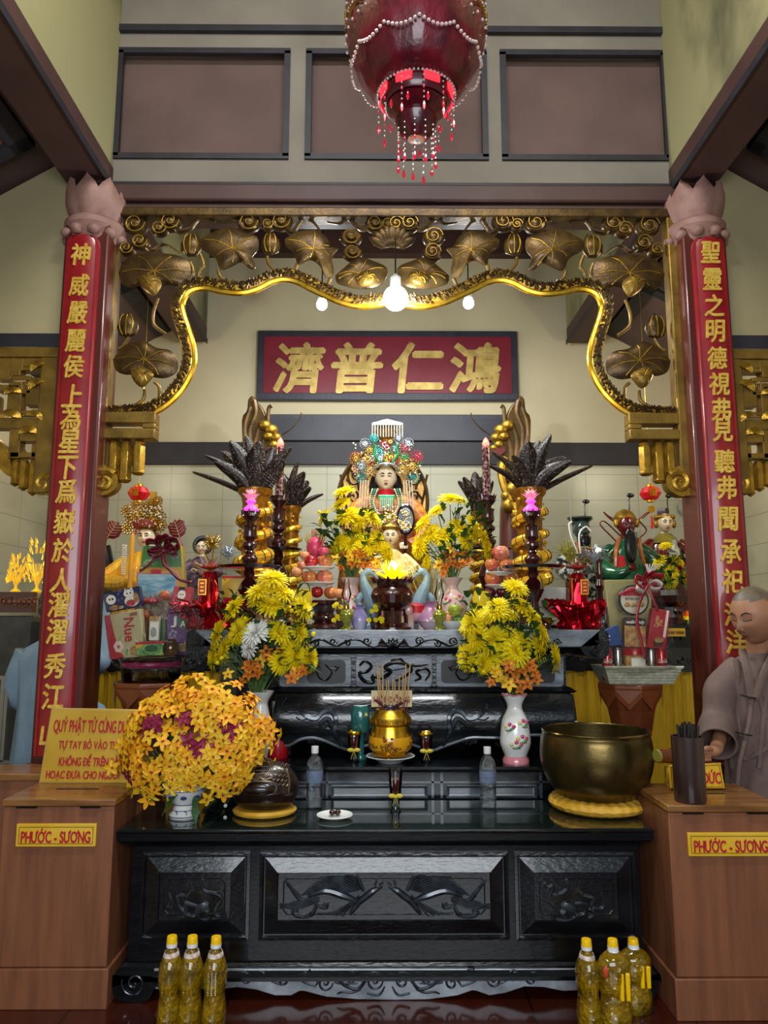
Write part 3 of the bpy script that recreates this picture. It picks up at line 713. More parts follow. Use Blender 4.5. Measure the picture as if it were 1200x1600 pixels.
RS = [[(655, 365), (668, 385), (690, 380), (672, 430), (695, 470), (680, 510)], [(745, 350), (750, 385), (720, 410), (685, 405)], [(800, 355), (795, 400), (850, 425), (845, 460), (880, 470), (895, 455), (888, 405)], [(780, 450), (820, 450), (815, 490), (780, 490), (780, 450)], [(700, 510), (740, 518), (780, 505)], [(840, 470), (855, 490), (835, 510)]]
b = B()
for L in RS: scrollwork(b, tr([zB_(*q) for q in L], YP), .008)
c = at(*zB_(747, 475), YP); b.lathe([(.03, 0), (.03, .008), (.016, .012), (.004, .013)], (0, 0, 0), 18, T=Matrix.Translation(c) @ Matrix.Rotation(PI/2, 4, 'X'))
mk('flame_emblem_carving', b, shine, t)
# pair of phoenixes on the long panel
def phoenix(mirror):
    b = B(); cx0 = 598.5
    def A(x, y):
        X, Y_ = zA(x, y); X = 437+(X-437.2)*.87; X = X if not mirror else 2*602-X
        return (X, Y_)
    def L(pts, r): scrollwork(b, tr([A(*q) for q in pts], YP), r)
    # body, neck and head
    b.tube(tr([A(*q) for q in ((1010, 470), (1050, 425), (1085, 400), (1115, 380), (1135, 372))], YP), [.008+.006*math.sin(PI*i/16) for i in range(17)], 8)
    b.tube(tr([A(*q) for q in ((820, 400), (900, 380), (980, 400), (1040, 420))], YP), [.006+.010*math.sin(PI*i/12) for i in range(13)], 8)
    L([(1130, 372), (1155, 362)], .007); L([(1120, 360), (1130, 335)], .005); L([(1140, 358), (1160, 345)], .004)
    # wing plumes
    for k in range(9):
        L([(1065-10*k, 375+2*k), (1010-12*k, 330+6*k), (950-14*k, 322+8*k), (870-10*k, 325+9*k)], .0052)
    L([(1070, 380), (1035, 325), (985, 320)], .009)
    for k in range(6): L([(1050-8*k, 400+8*k), (1010-16*k, 440+5*k), (970-22*k, 480-3*k)], .006)
    # tail plumes
    L([(860, 400), (790, 415), (745, 370), (715, 338)], .008); L([(850, 410), (800, 410), (765, 385), (725, 345)], .005)
    for k in range(5): L([(870, 405+3*k), (790, 420+6*k), (730, 432+3*k), (693, 428+5*k)], .007)
    L([(840, 425), (880, 435), (905, 430), (900, 445), (860, 440), (840, 470), (800, 480), (765, 475), (750, 460), (765, 452), (775, 465)], .009)
    mk('phoenix_carving', b, shine, t)
phoenix(False); phoenix(True)
# waist mouldings
zq = at(600, 1500, FY).z
b = B(); moulding(b, xl, xr, FY, 3.63, [(0, zq), (.012, zq-.004), (.022, zq-.014), (.022, zq-.022), (.03, zq-.026), (.045, zq-.045), (.045, zq-.06), (.02, zq-.068), (.02, zq-.08)][::-1])
mk('base_moulding', b, lacq, t, ang=25)
zq -= .06
# scroll feet
for s in (-1, 1):
    xe = xl if s < 0 else xr
    b = B()
    c = V((xe+s*(-.03), 0, .085))
    prof = [(xe+s*.045, zq+.02), (xe+s*.06, zq-.03), (xe+s*.05, .1), (xe+s*.03, .02), (xe-s*.03, .0), (xe-s*.10, .01), (xe-s*.13, .06), (xe-s*.14, zq-.02), (xe-s*.14, zq+.02)]
    P = [(p.x, p.z) for p in smooth_path([V((x, 0, z)) for x, z in prof], 3)]
    b.prism(P, FY-.045, FY+.08); mk('scroll_foot', b, lacq, t, bevel=.012); b = B(); b.prism(P, 3.54, 3.65); mk('scroll_foot', b, lacq, t, bevel=.012)
    b = B(); b.tube(spiral(V((xe-s*.045, FY-.05, .075)), .05, 1.6, PI*.9, -s), .004, 6); mk('foot_spiral', b, shine, t)
# scalloped apron
ap = [(345, 1516), (900, 1516), (900, 1548), (880, 1549), (850, 1543), (820, 1542), (790, 1552), (765, 1556), (745, 1549), (738, 1548), (715, 1556), (670, 1562), (620, 1563), (560, 1562), (510, 1558), (475, 1549), (468, 1549), (455, 1556), (430, 1556), (400, 1547), (370, 1543), (345, 1546), (255, 1546), (255, 1516)]
ap = [(240, 1514), (965, 1514), (965, 1546)]+ap[2:-2]+[(240, 1546)]
b = B(); b.prism([(at(x, y, FY-.03).x, at(x, y, FY-.03).z) for x, y in ap], FY-.03, FY-.005)
mk('scalloped_apron', b, mat('black apron with painted sheen', '#596068', .28, 0, c2='#9aa2aa', sc=9, coat=.5, bump=.1, bsc=40), t, smooth=False, bevel=.004)  # pale grey base stands in for light reflected on the black apron
b = B()
def zC(x, y): return (340+x/2.143, 1490+y/2.143)
for sg in (0, 1):
    g = lambda x, y: zC(x, y) if not sg else (2*607-zC(x, y)[0], zC(x, y)[1])
    Y = FY-.032
    main = [(560, 75), (520, 62), (495, 90), (470, 118), (430, 108), (390, 80), (345, 88), (330, 105)]
    scrollwork(b, tr([g(*q) for q in main], Y), .007)
    for cx_, cy_, r_, a, tt in ((525, 92, 24, 0, 1.5), (445, 80, 18, 2, 1.4), (360, 98, 22, 0, 1.5), (295, 72, 18, 1, 1.4), (218, 88, 20, 3, 1.5), (155, 75, 16, 1, 1.4), (95, 85, 16, 2, 1.3), (610, 92, 1, 0, .5)):
        c = at(*g(cx_, cy_), Y); scrollwork(b, spiral(c, r_*px(Y)/2.143*1.1, tt, a, 1 if sg else -1), .005)
    for L in ([(330, 110), (290, 95), (250, 70), (215, 75)], [(215, 105), (180, 90), (150, 62), (120, 70)], [(120, 75), (80, 62), (50, 90)], [(480, 120), (450, 130), (420, 128), (400, 135)], [(500, 132), (540, 138), (560, 110)], [(390, 95), (420, 100), (470, 100)]):
        scrollwork(b, tr([g(*q) for q in L], Y), .005)
mk('apron_scroll_carving', b, shine, t)
# plate glass on the top
b = B(); b.box(xl-.045, xr+.045, FY-.045, 3.675, HZ, HZ+.006)
o = one('plate_glass', b, mat('greenish plate glass', '#182420', .04, 0, alpha=.75, coat=1, spec=.8), 'greenish sheet of glass covering the front black altar table', 'glass sheet')

# --- low plinth behind it ---
PYF = 3.73; PZ = at(600, 1197, PYF).z
x0 = at(335, 1220, PYF).x; x1 = at(872, 1220, PYF).x
t = thing('stepped_plinth', 'low black panelled plinth between the front table and the carved upper altar', 'plinth', ((x0+x1)/2, PYF+.25, 0))
b = B(); moulding(b, x0, x1, PYF, 4.5, [(0, 0), (0, PZ-.03), (.015, PZ-.026), (.02, PZ-.015), (.02, PZ)]); mk('body', b, lacq, t, ang=25)
for xa, xb in ((480, 497), (509, 512), (517, 515)): pass
edges = [430, 506, 517, 672, 684, 697, 838, 850]
b = B()
zc0 = at(600, 1247, PYF).z; zc1 = at(600, 1226, PYF).z; zc2 = at(600, 1203, PYF).z
for a, c in ((435, 506), (517, 668), (697, 838)):
    xa = at(a, 1230, PYF).x; xb = at(c, 1230, PYF).x
    R_ = [[V((xa+i, y, zc0+i)), V((xb-i, y, zc0+i)), V((xb-i, y, zc1-i)), V((xa+i, y, zc1-i))] for i, y in ((0, PYF), (0, PYF-.008), (.006, PYF-.010), (.012, PYF-.003), (.016, PYF-.002))]
    b.loft(R_)
for a in (511, 676, 690, 845): p = at(a, 1225, PYF).x; b.box(p-.006, p+.006, PYF-.006, PYF, zc0, zc2)
b.box(x0, x1, PYF-.006, PYF, zc1+.008, zc1+.016)
mk('panelling', b, mat('plinth lacquer with painted sheen', '#23282e', .28, 0, c2='#4a525b', sc=6, coat=.5, stretch=(1, 1, 4)), t, smooth=False)  # sheen on the black panelling is put into the base colour

# --- carved upper altar ---
UY = 3.98; UZ = at(600, 984, UY).z
xl = at(436, 1050, UY).x; xr = at(884, 1050, UY).x; xm = (xl+xr)/2
t = thing('carved_upper_altar', 'tall black carved altar with dragon panels and scroll ended top behind the plinth', 'altar table', (xm, UY+.35, PZ))
zw0 = at(600, 1072, UY).z; zw1 = at(600, 1022, UY).z; zf0 = at(600, 1012, UY).z
greyl = mat('carved lacquer with painted sheen', '#42494f', .27, 0, c2='#7f8790', sc=5, coat=.5, bump=.1, bsc=35, stretch=(1, 1, 2.5))  # silvery reflection on black lacquer painted as a grey base colour
UB = 4.72
b = B(); moulding(b, xl, xr, UY, UB, [(0, zw0-.01), (0, zf0+.005)]); mk('waist', b, lacq2, t, smooth=False)
b = B(); moulding(b, xl-.01, xr+.01, UY-.01, UB, [(.0, zw1), (.02, zw1+.006), (.03, zw1+.018), (.02, zw1+.028), (.035, zf0)]); mk('upper_moulding', b, lacq, t, ang=25)
zz = at(600, 1074, UY).z
b = B(); moulding(b, xl, xr, UY, UB, [(0, zz-.03), (.03, zz-.026), (.045, zz-.016), (.03, zz-.008), (.02, zz), (0, zz+.006)]); mk('lower_moulding', b, lacq, t, ang=25)
# top slab with upturned scroll ends
xa = at(300, 1000, UY).x; xb = at(942, 1000, UY).x
b = B(); b.box(xa+.02, xb-.02, UY-.03, UB+.02, zf0+.003, UZ); mk('top_slab', b, greyl, t, bevel=.006)
for s, xe in ((-1, xa), (1, xb)):
    b = B(); c = V((xe-s*.05, UY-.036, zf0-.01)); b.tube(spiral(c, .045, 1.5, PI/2, -s), .006, 6)
    P = [(xe-s*.02, UZ), (xe+s*.02, UZ-.015), (xe+s*.02, zf0-.03), (xe-s*.03, zf0-.06), (xe-s*.10, zf0-.045), (xe-s*.13, zf0+.004)]
    b.prism([(p.x, p.z) for p in smooth_path([V((x, 0, z)) for x, z in P], 3)], UY-.03, UB+.02); mk('scroll_end', b, lacq, t, bevel=.006)
b = B()
def zD(x, y): return (480+x/4.286, 970+y/4.286)
def frz(mirror, YY):
    g = (lambda x, y: zD(x, y)) if not mirror else (lambda x, y: (2*614-zD(x, y)[0], zD(x, y)[1]))
    L = lambda pts, r=.006: scrollwork(b, tr([g(*q) for q in pts], YY), r)
    L([(510, 150), (450, 175), (400, 160), (360, 135), (300, 125), (240, 150), (200, 165), (150, 150), (100, 125), (50, 135), (0, 155), (-50, 140), (-120, 150), (-200, 135), (-300, 150), (-400, 140), (-480, 155), (-560, 145)], .007)
    for cx_, cy_, r_, a in ((400, 135, 28, 0), (270, 150, 24, 3), (175, 140, 28, 0), (60, 150, 24, 3), (-50, 140, 26, 0), (-170, 150, 24, 3), (-290, 140, 24, 0), (-400, 150, 26, 3), (-520, 145, 26, 0)):
        scrollwork(b, spiral(at(*g(cx_, cy_), YY), r_*px(YY)/4.286, 1.4, a, 1 if mirror else -1), .005)
    for k in range(4): L([(560, 175), (520-10*k, 150+4*k), (495-6*k, 118+10*k)], .006)
frz(0, UY-.035); frz(1, UY-.035)
for k in range(5):
    a = (k-2)*.5; c = at(614, 1012, UY-.036); b.pillow([(p[0], p[1]) for p in ((0, 0), (.016, .025), (0, .055), (-.016, .025))], 0, .01, T=Matrix.Translation(c) @ Matrix.Rotation(a, 4, 'Y'))
mk('frieze_carving', b, lacq, t)
# waist panels: plain greyed field with three dark cut-outs
def rr_poly(x0, y0, x1, y1, r, Y, n=4):
    P = []
    for cx_, cy_, a in ((x1-r, y0+r, -PI/2), (x1-r, y1-r, 0), (x0+r, y1-r, PI/2), (x0+r, y0+r, PI)):
        for i in range(n+1): q = a+PI/2*i/n; p = at(cx_+r*math.cos(q), cy_+r*math.sin(q), Y); P.append((p.x, p.z))
    return P
for x0_, x1_ in ((437, 549), (556, 675), (681, 880)):
    b = B(); b.prism(rr_poly(x0_, 1025, x1_, 1073, 5, UY), UY-.012, UY+.01)
    mk('waist_panel', b, greyl, t, smooth=False, bevel=.003)
for q in ((480, 540), (689, 760), (790, 866)):
    b = B(); b.prism(rr_poly(q[0], 1031, q[1], 1067, 7, UY), UY-.015, UY-.01); mk('dark_inset', b, mat('deep black', '#050506', .4), t, smooth=False)
b = B()
L = lambda pts, r=.006: scrollwork(b, tr([zD(*q) for q in pts], UY-.016), r)
for sx in (0, 1):
    g = (lambda x, y: (x, y)) if not sx else (lambda x, y: (1160-x, y))
    L([g(60, 330), g(80, 380), g(130, 395), g(165, 350), g(150, 320)]); L([g(120, 290), g(150, 320), g(200, 320), g(215, 305)], .005); L([g(45, 300), g(60, 290), g(90, 320)], .004)
    L([g(180, 300), g(205, 320), g(185, 340)], .004)
# waist dragon
L([(350, 300), (385, 270), (430, 300), (400, 340), (350, 350), (380, 400), (440, 410), (440, 370), (500, 380), (560, 340), (520, 310), (580, 280), (660, 290), (700, 330), (640, 380), (590, 400)], .012)
L([(670, 290), (730, 300), (810, 290)], .009); L([(720, 400), (760, 380), (730, 340), (790, 320), (820, 350), (790, 400)], .009); L([(560, 265), (620, 255), (660, 290)], .008)
for k in range(14): L([(515+12*k, 345-2*k), (520+12*k, 335-2*k)], .004)
mk('waist_dragon_carving', b, lacq, t)
# bulging lower apron with cusped edge
ap = [(428, 1088), (440, 1082), (600, 1080), (770, 1082), (885, 1083), (897, 1100), (898, 1125), (888, 1140), (870, 1150), (850, 1148), (820, 1148), (790, 1152), (757, 1152), (735, 1152), (715, 1158), (695, 1166), (675, 1174), (655, 1168), (640, 1163), (615, 1161), (590, 1163), (570, 1166), (551, 1174), (530, 1168), (510, 1158), (490, 1152), (470, 1155), (455, 1164), (442, 1166), (430, 1158), (436, 1140), (430, 1115)]
Q_ = [at(x, y, UY-.05) for x, y in ap]
def edge_z(x, seq):
    for p, q in zip(seq, seq[1:]):
        l, r_ = (p, q) if p.x < q.x else (q, p)
        if l.x <= x <= r_.x: return l.z+(r_.z-l.z)*(x-l.x)/max(1e-6, r_.x-l.x)
    return seq[0].z if abs(x-seq[0].x) < abs(x-seq[-1].x) else seq[-1].z
up_ = smooth_path(Q_[0:6], 3); lo_ = smooth_path(Q_[6:]+[Q_[0]], 3)
zhi = max(p.z for p in Q_); zlo = min(p.z for p in Q_)
def bulge(z): u = (z-zlo)/(zhi-zlo); return -.09*math.sin(PI*min(1, max(0, u))*.85+.25)
xa_ = Q_[0].x+.002; xb_ = Q_[5].x-.002
def apf(off):
    def g(u, v):
        x = xa_+(xb_-xa_)*u; z0_ = edge_z(x, lo_); z1_ = edge_z(x, up_); z = z0_+(z1_-z0_)*v
        return (x, UY+bulge(z)+off, z)
    return g
b = B(); b.grid(apf(0), 120, 14); mk('cusped_apron', b, lacq2, t, solid=.02)
b = B(); q = [V((xa_+(xb_-xa_)*i/160, 0, 0)) for i in range(161)]
for p in q: p.z = edge_z(p.x, lo_)+.004; p.y = UY+bulge(p.z)-.012
b.tube(q, .008, 6); mk('apron_edge_bead', b, greyl, t)
def aw(x, y): p = at(x, y, UY-.06); return V((p.x, UY+bulge(p.z)-.004, p.z))
def AL(pts, r): b.tube(smooth_path([aw(*zD(*q)) for q in pts], 4), r, 6)
for sx in (0, 1):
    b = B(); g = (lambda x, y: (x, y)) if not sx else (lambda x, y: (1140-x, y))
    AL([g(-140, 520), g(-190, 620), g(-210, 720), g(-190, 800), g(-150, 835), g(-120, 820)], .009)
    body = [g(-60, 560), (g(-20, 620)), g(60, 650), g(110, 610), g(160, 605), g(195, 650), g(180, 720), g(120, 720), g(95, 680), g(140, 650), g(165, 690), g(190, 760), g(230, 830)]
    AL(body, .016)
    for k in range(16): a = g(100+8*k, 600+6*(k % 5)); AL([a, (a[0]+6, a[1]-22)], .004)
    AL([g(-70, 640), g(-30, 660), g(40, 640)], .008); AL([g(-100, 560), g(-60, 600), g(0, 600)], .006)
    for cx2, cy2, r2 in ((170, 540, 22), (-20, 700, 22), (20, 800, 20), (80, 790, 18), (-60, 690, 16), (210, 560, 14)):
        b.tube([q for q in [aw(*zD(*g(cx2+r2*math.cos(a)*(1-.06*i), cy2+r2*math.sin(a)*(1-.06*i)))) for i, a in enumerate([k*.55 for k in range(16)])]], .006, 6)
    for k in range(9): AL([g(330, 640+8*k), g(280-8*k, 560+20*k), g(225-4*k, 545+28*k)], .006)
    for k in range(5): AL([g(10+25*k, 820-8*k), g(30+25*k, 790-8*k), g(50+25*k, 830-8*k)], .006)
    mk('apron_dragon_carving', b, shine, t)
c = aw(610, 1112); b = B()
b.ball(c, (.055, .03, .045), 16, 10)
for dx in (-.025, .025): b.ball(c+V((dx, -.03, .015)), .011); b.tube([c+V((dx, -.02, .03)), c+V((dx*3, -.01, .06)), c+V((dx*4.5, -.0, .05))], [.01, .008, .003], 6)
mk('dragon_mask', b, shine, t)
for x in (xl+.03, xr-.03):
    for y in (UY-.0, UB-.08):
        b = B()
        s = -1 if x < xm else 1
        b.prism([(x-.05, zz-.02), (x+.05, zz-.02), (x+.06+s*.02, zz-.12), (x+.04, PZ+.05), (x+.05, PZ), (x-.05, PZ), (x-.04, PZ+.05), (x-.06+s*.02, zz-.12)], y, y+.08); mk('leg', b, lacq, t, bevel=.01)
b = B(); b.box(xl, xr, UB-.1, UB-.06, PZ, zz); mk('back_panel', b, lacq, t)

# --- rear altar block under the deity ---
t = thing('rear_altar', 'dark altar block at the back carrying the seated goddess', 'altar table', (xm, 5.3, 0))
RZ = 1.47; xa = at(378, 1000, 5).x; xb = at(862, 1000, 5).x
b = B(); moulding(b, xa, xb, 4.85, 5.9, [(0, 0), (0, RZ-.06), (.03, RZ-.05), (.03, RZ)]); mk('body', b, lacq, t)

# --- side altars with yellow skirts ---
def side_altar(s):
    Y0 = 5.15
    xa, xb = (at(135, 1000, Y0).x-.08, at(345, 1000, Y0).x) if s < 0 else (at(880, 1000, Y0).x, at(1150, 1000, Y0).x+.3)
    z1 = at(600, 976, Y0).z; zc = at(600, 1012, Y0).z; zd = at(600, 1048, Y0).z
    t = thing('side_altar', 'black carved side altar with a yellow skirt %s' % ('behind the left gift basket' if s < 0 else 'behind the white basket on the right'), 'altar table', ((xa+xb)/2, Y0+.4, 0))
    b = B(); moulding(b, xa, xb, Y0, 6.3, [(0, zc), (0, z1-.03), (.02, z1-.025), (.02, z1)]); mk('top', b, lacq, t, ang=25)
    b = B(); moulding(b, xa+.01, xb-.01, Y0+.03, 6.3, [(0, .0), (0, zd), (-.02, zd+.005), (-.02, zc)]); mk('body', b, lacq, t, smooth=False)
    b = B(); n = 60
    P = [(xa+(xb-xa)*i/n, zd-.012*(1 if (i//3) % 2 else -1)*.7) for i in range(n+1)]+[(xb, zc), (xa, zc)]
    b.prism(P, Y0-.01, Y0+.02); mk('carved_valance', b, lacq2, t, smooth=False)
    b = B(); rr = random.Random(5)
    for i in range(int((xb-xa)/.075)):
        c = V((xa+.04+i*.075, Y0-.014, (zc+zd)/2+rr.uniform(-.02, .02))); b.tube(spiral(c, rr.uniform(.02, .035), 1.3, rr.uniform(0, 6), rr.choice((-1, 1))), .006, 5)
    for i in range(int((xb-xa)/.12)):
        c = V((xa+.06+i*.12, Y0-.004, (zc+z1)/2-.01)); b.tube(spiral(c, .03, 1.2, rr.uniform(0, 6), rr.choice((-1, 1))), .005, 5)
    mk('scroll_carving', b, shine, t)
    b = B(); b.box(xa, xb, Y0-.005, Y0+.02, z1-.16, z1-.03)
    b = B()
    b.grid(lambda u, v: (xa+(xb-xa)*u, Y0+.01+.010*math.sin(u*95)+.004*math.sin(u*221), zd*v), 220, 3); mk('yellow_skirt', b, yel, t)
    lx = at(148, 988, Y0-.03) if s < 0 else at(1055, 988, Y0-.03)
    b = B(); b.cbox(lx, .135, .008, .055); pl = mk('name_plate', b, signy, t)
    text('MẸ CHÚA' if s < 0 else 'QUAN THÁNH', lx+V((0, -.005, 0)), .118, .032, mat('dark red letters', '#5b120e', .5), pl, depth=.002, bold=.012)
    return z1
SZL = side_altar(-1); SZR = side_altar(1)
# lacquered cabinet along the left aisle wall
t = thing('aisle_altar_cabinet', 'dark altar cabinet with carved red brown frieze by the left aisle wall', 'cabinet', (-2.55, 5.0, 0))
z1 = at(30, 925, 4.75).z; z0 = at(30, 957, 4.75).z
b = B(); b.box(-2.9, at(52, 1000, 4.75).x, 4.75, 5.12, 0, z0-.02); mk('body', b, mat('dark grey granite face', '#2e2d29', .2, c2='#3d3b35', sc=14), t, bevel=.008)
b = B(); b.box(-2.9, at(53, 940, 4.75).x, 4.74, 4.79, z0, z1); mk('frieze', b, mat('red brown frieze', '#4a2216', .35, coat=.3), t)
b = B()
for i in range(7):
    c = V((at(4+8*i, 941, 4.72).x, 4.735, (z0+z1)/2)); b.tube(spiral(c, .035, 1.2, i, 1), .006, 5); b.ball(c, .012)
mk('frieze_carving', b, mat('carved brown', '#6d4028', .35), t)
b = B(); xe = at(52, 1000, 4.7).x; b.box(xe-.02, xe+.06, 4.7, 4.76, 0, z0-.06); b.ball((xe, 4.69, z0-.3), (.05, .03, .12)); mk('carved_corner_post', b, lacq, t)
# golden wheat ornaments standing on it, a faint glow added to their foil
for i, (x, y, r) in enumerate(((57, 925, .16), (24, 925, .10))):
    c = at(x, y, 4.9); c.z = z1
    b = B(); rr = random.Random(i+2); b.lathe([(.03, 0), (.035, .01), (.01, .03), (.008, .1)], c, 10)
    for k in range(90):
        a = rr.uniform(0, 2*PI); u = rr.random(); q = c+V((math.cos(a)*r*.55*(1-u*.5), math.sin(a)*r*.4*(1-u*.5), .06+u*r*1.7)); d = V((math.cos(a)*.4, math.sin(a)*.4, 1))*.035
        b.tube([q, q+d], [.006, .001], 4)
    for k in range(26): a = k*2.4; b.tube([c+V((0, 0, .03)), c+V((math.cos(a)*r*.4, math.sin(a)*r*.3, r*1.2))], .002, 4)
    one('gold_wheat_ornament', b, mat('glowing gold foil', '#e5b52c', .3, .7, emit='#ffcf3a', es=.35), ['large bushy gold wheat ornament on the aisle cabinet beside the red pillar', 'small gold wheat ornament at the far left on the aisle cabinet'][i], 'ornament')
b = B()
for q in ((-12, 1056, 10, 1062), (6, 1062, 10, 1190), (0, 1062, 3, 1190), (-12, 1188, 32, 1193)):
    p = at(q[0], q[3], 4.4); r_ = at(q[2], q[1], 4.4); b.box(p.x, r_.x, 4.39, 4.42, p.z, r_.z)
p = at(-12, 1190, 4.4); r_ = at(28, 1192, 4.4)
for x in (p.x, r_.x): b.bar((x, 4.4, p.z), (x+.04, 4.38, 0), .03, .03)
one('metal_frame', b, mat('pale aluminium', '#8f8d83', .35, .7), 'pale metal frame stand at the left edge by the aisle cabinet', 'frame', smooth=False)
# ================= hanging lantern =================
LY = 2.75
lc = at(650, 100, LY)
t = thing('palace_lantern', 'large purple red crystal lantern with gold motifs and bead strings hanging at the top', 'lantern', V((lc.x, LY, at(650, 262, LY).z)))
def lz(y): return at(650, y, LY).z
def lr(r): return r*LY/F/.93
lred = mat('purple red lantern gauze', '#4d0a18', .35, 0, c2='#741024', sc=14, bump=.25, bsc=50, coat=.4, stretch=(1, 1, .5))
lred2 = mat('deep red inner drum', '#5c0c1a', .3, 0, c2='#3a0a16', sc=20, coat=.4)
lgold = mat('gold lantern motif', '#b08a3c', .35, .8)
b = B()
b.lathe([(lr(62), lz(150)), (lr(80), lz(128)), (lr(100), lz(100)), (lr(110), lz(60)), (lr(112), lz(20)), (lr(112), lz(-60)), (lr(104), lz(-110)), (lr(80), lz(-140))], (lc.x, LY, 0), 48, lobes=12, amp=.018, cap=False)
mk('outer_shade', b, lred, t, solid=.006)
b = B(); b.lathe([(lr(50), lz(168)), (lr(56), lz(160)), (lr(58), lz(120)), (lr(58), lz(60))], (lc.x, LY, 0), 36); mk('inner_drum', b, lred2, t)
b = B(); b.lathe([(lr(14), lz(218)), (lr(26), lz(208)), (lr(34), lz(190)), (lr(30), lz(182)), (lr(48), lz(170))], (lc.x, LY, 0), 30); mk('lower_bowl', b, lred2, t)
b = B(); b.ball((lc.x, LY, lz(208)), (lr(17), lr(17), lr(15)), 16, 10); mk('bottom_finial', b, mat('pale gold glass', '#c99a6a', .15, .5, emit='#e88060', es=.3), t)
b = B(); b.lathe([(lr(4), lz(222)), (lr(9), lz(219)), (lr(9), lz(214)), (lr(4), lz(212))], (lc.x, LY, 0), 16); mk('finial_ring', b, white, t)
for k in range(12):     # gold lotus motif on each face of the shade
    a = 2*PI*k/12; T = Matrix.Translation((lc.x, LY, 0)) @ Matrix.Rotation(a, 4, 'Z') @ Matrix.Translation((0, -lr(113), 0))
    b = B(); zc = lz(40); s_ = lr(20)
    for j in range(5):
        q = (j-2)*.55; b.pillow([(0, 0), (s_*.28, s_*.5), (0, s_*1.1), (-s_*.28, s_*.5)], 0, .006, T=T @ Matrix.Translation((0, 0, zc)) @ Matrix.Rotation(q, 4, 'Y'))
    for j in range(7): b.ball((0+(j-3)*s_*.3, 0, zc-s_*.35), .005, 6, 4, T=T)
    b.tube([V(((j-4)*s_*.25, 0, zc-s_*.8-.006*math.cos(j*.7))) for j in range(9)], .003, 5, T=T)
    b.tube([V(((j-4)*s_*.25, 0, zc-s_*1.0-.006*math.cos(j*.7))) for j in range(9)], .003, 5, T=T)
    mk('gold_motif', b, lgold, t)
glow = mat('lit red glass', '#d0202c', .3, emit='#ff3040', es=1.1)
for k in range(8):
    a = 2*PI*k/8+PI/8
    b = B(); T = Matrix.Translation((lc.x, LY, lz(155))) @ Matrix.Rotation(a, 4, 'Z') @ Matrix.Translation((0, -lr(57), 0))
    b.pillow([(-lr(13), -lr(8)), (lr(13), -lr(8)), (lr(14), lr(5)), (lr(8), lr(9)), (-lr(8), lr(9)), (-lr(14), lr(5))], 0, .008, T=T); mk('red_window', b, glow, t)
bead = mat('clear pink beads', '#d8c0c0', .08, .2, coat=1)
rbead = mat('ruby glass drops', '#b3102c', .1, 0, coat=1, emit='#ff2040', es=.25)
# swagged bead edging and drops
b = B()
for k in range(96):
    a = 2*PI*k/96; r = lr(104)+.0; z = lz(104)-abs(math.sin(a*6))*.03
    b.ball((lc.x+r*math.cos(a), LY+r*math.sin(a), z), .0075, 7, 5)
for k in range(60):
    a = 2*PI*k/60; b.ball((lc.x+lr(62)*math.cos(a), LY+lr(62)*math.sin(a), lz(152)), .006, 6, 4)
for k in range(40):
    for zz in (0, 1, 2, 3): a = 2*PI*k/40; b.ball((lc.x+lr(113)*math.cos(a), LY+lr(113)*math.sin(a), lz(70-25*zz)), .0065, 6, 4)
mk('bead_edging', b, bead, t)
for k in range(22):
    a = 2*PI*k/22
    rad, y0, y1 = ((lr(60), 150, 200) if k % 2 else (lr(30), 205, 255+RN.uniform(-8, 8)))
    x = lc.x+rad*math.cos(a); y = LY+rad*math.sin(a); z0 = lz(y0); z1 = lz(y1); b = B(); n = 6
    for i in range(n): b.ball((x, y, z0+(z1-z0)*i/n), .0042, 6, 4)
    mk('bead_string', b, bead, t)
    b = B(); b.lathe([(.0005, -.03), (.008, -.018), (.004, .004), (.0005, .01)], (x, y, z1), 6); b.lathe([(.0005, -.01), (.005, -.004), (.0005, .01)], (x, y, (z0+z1)/2), 6); mk('ruby_drop', b, rbead, t)
for k in range(10):
    a = 2*PI*k/10; x = lc.x+lr(50)*math.cos(a); y = LY+lr(50)*math.sin(a); b = B()
    b.lathe([(.0005, -.03), (.007, -.018), (.004, .004), (.0005, .01)], (x, y, lz(178)), 6); mk('ruby_drop', b, rbead, t)
b = B(); b.tube([(lc.x, LY, lz(-140)), (lc.x, LY, CZ)], .012, 8); mk('hanging_rod', b, lgold, t)
b = B(); b.lathe([(.2, lz(-150)), (.22, lz(-140)), (.02, lz(-170))], (lc.x, LY, 0), 12); mk('top_crown', b, lgold, t)

# ================= flowers =================
def petal(b, L, wd, a, el, curl, r0=.08, segs=4, cup=.0):
    """one petal: azimuth a, elevation el, drooping by curl"""
    vs = []; ca = math.cos(a); sa = math.sin(a); x = r0; z = 0; e = el
    for i in range(segs+1):
        u = i/segs; wv = wd*(.45+1.1*u*(1.25-u))*(1 if i < segs else .45)
        for j in (-1, 0, 1):
            lx = x; ly = j*wv; lz_ = z+(cup*abs(j))
            vs.append((lx*ca-ly*sa, lx*sa+ly*ca, lz_))
        x += L/segs*math.cos(e); z += L/segs*math.sin(e); e -= curl/segs
    fs = [(i*3+j, i*3+j+1, (i+1)*3+j+1, (i+1)*3+j) for i in range(segs) for j in (0, 1)]
    b.add(vs, fs)
def mum(seed, sp=1.0):
    rr = random.Random(seed); b = B()
    for n, el, L, cu in ((22, -.05, 1, .35), (20, .22, .95, .4), (18, .5, .82, .5), (14, .8, .62, .5), (10, 1.1, .42, .3), (6, 1.35, .25, 0)):
        o = rr.random()
        for k in range(n): petal(b, L*rr.uniform(.88, 1.06)*sp, .105, 2*PI*(k+o)/n+rr.uniform(-.06, .06), el+rr.uniform(-.1, .1), cu, cup=.03)
    b.mi = 1; b.lathe([(.03, -.28), (.05, -.22), (.16, -.08), (.1, 0)], (0, 0, 0), 8)
    return b
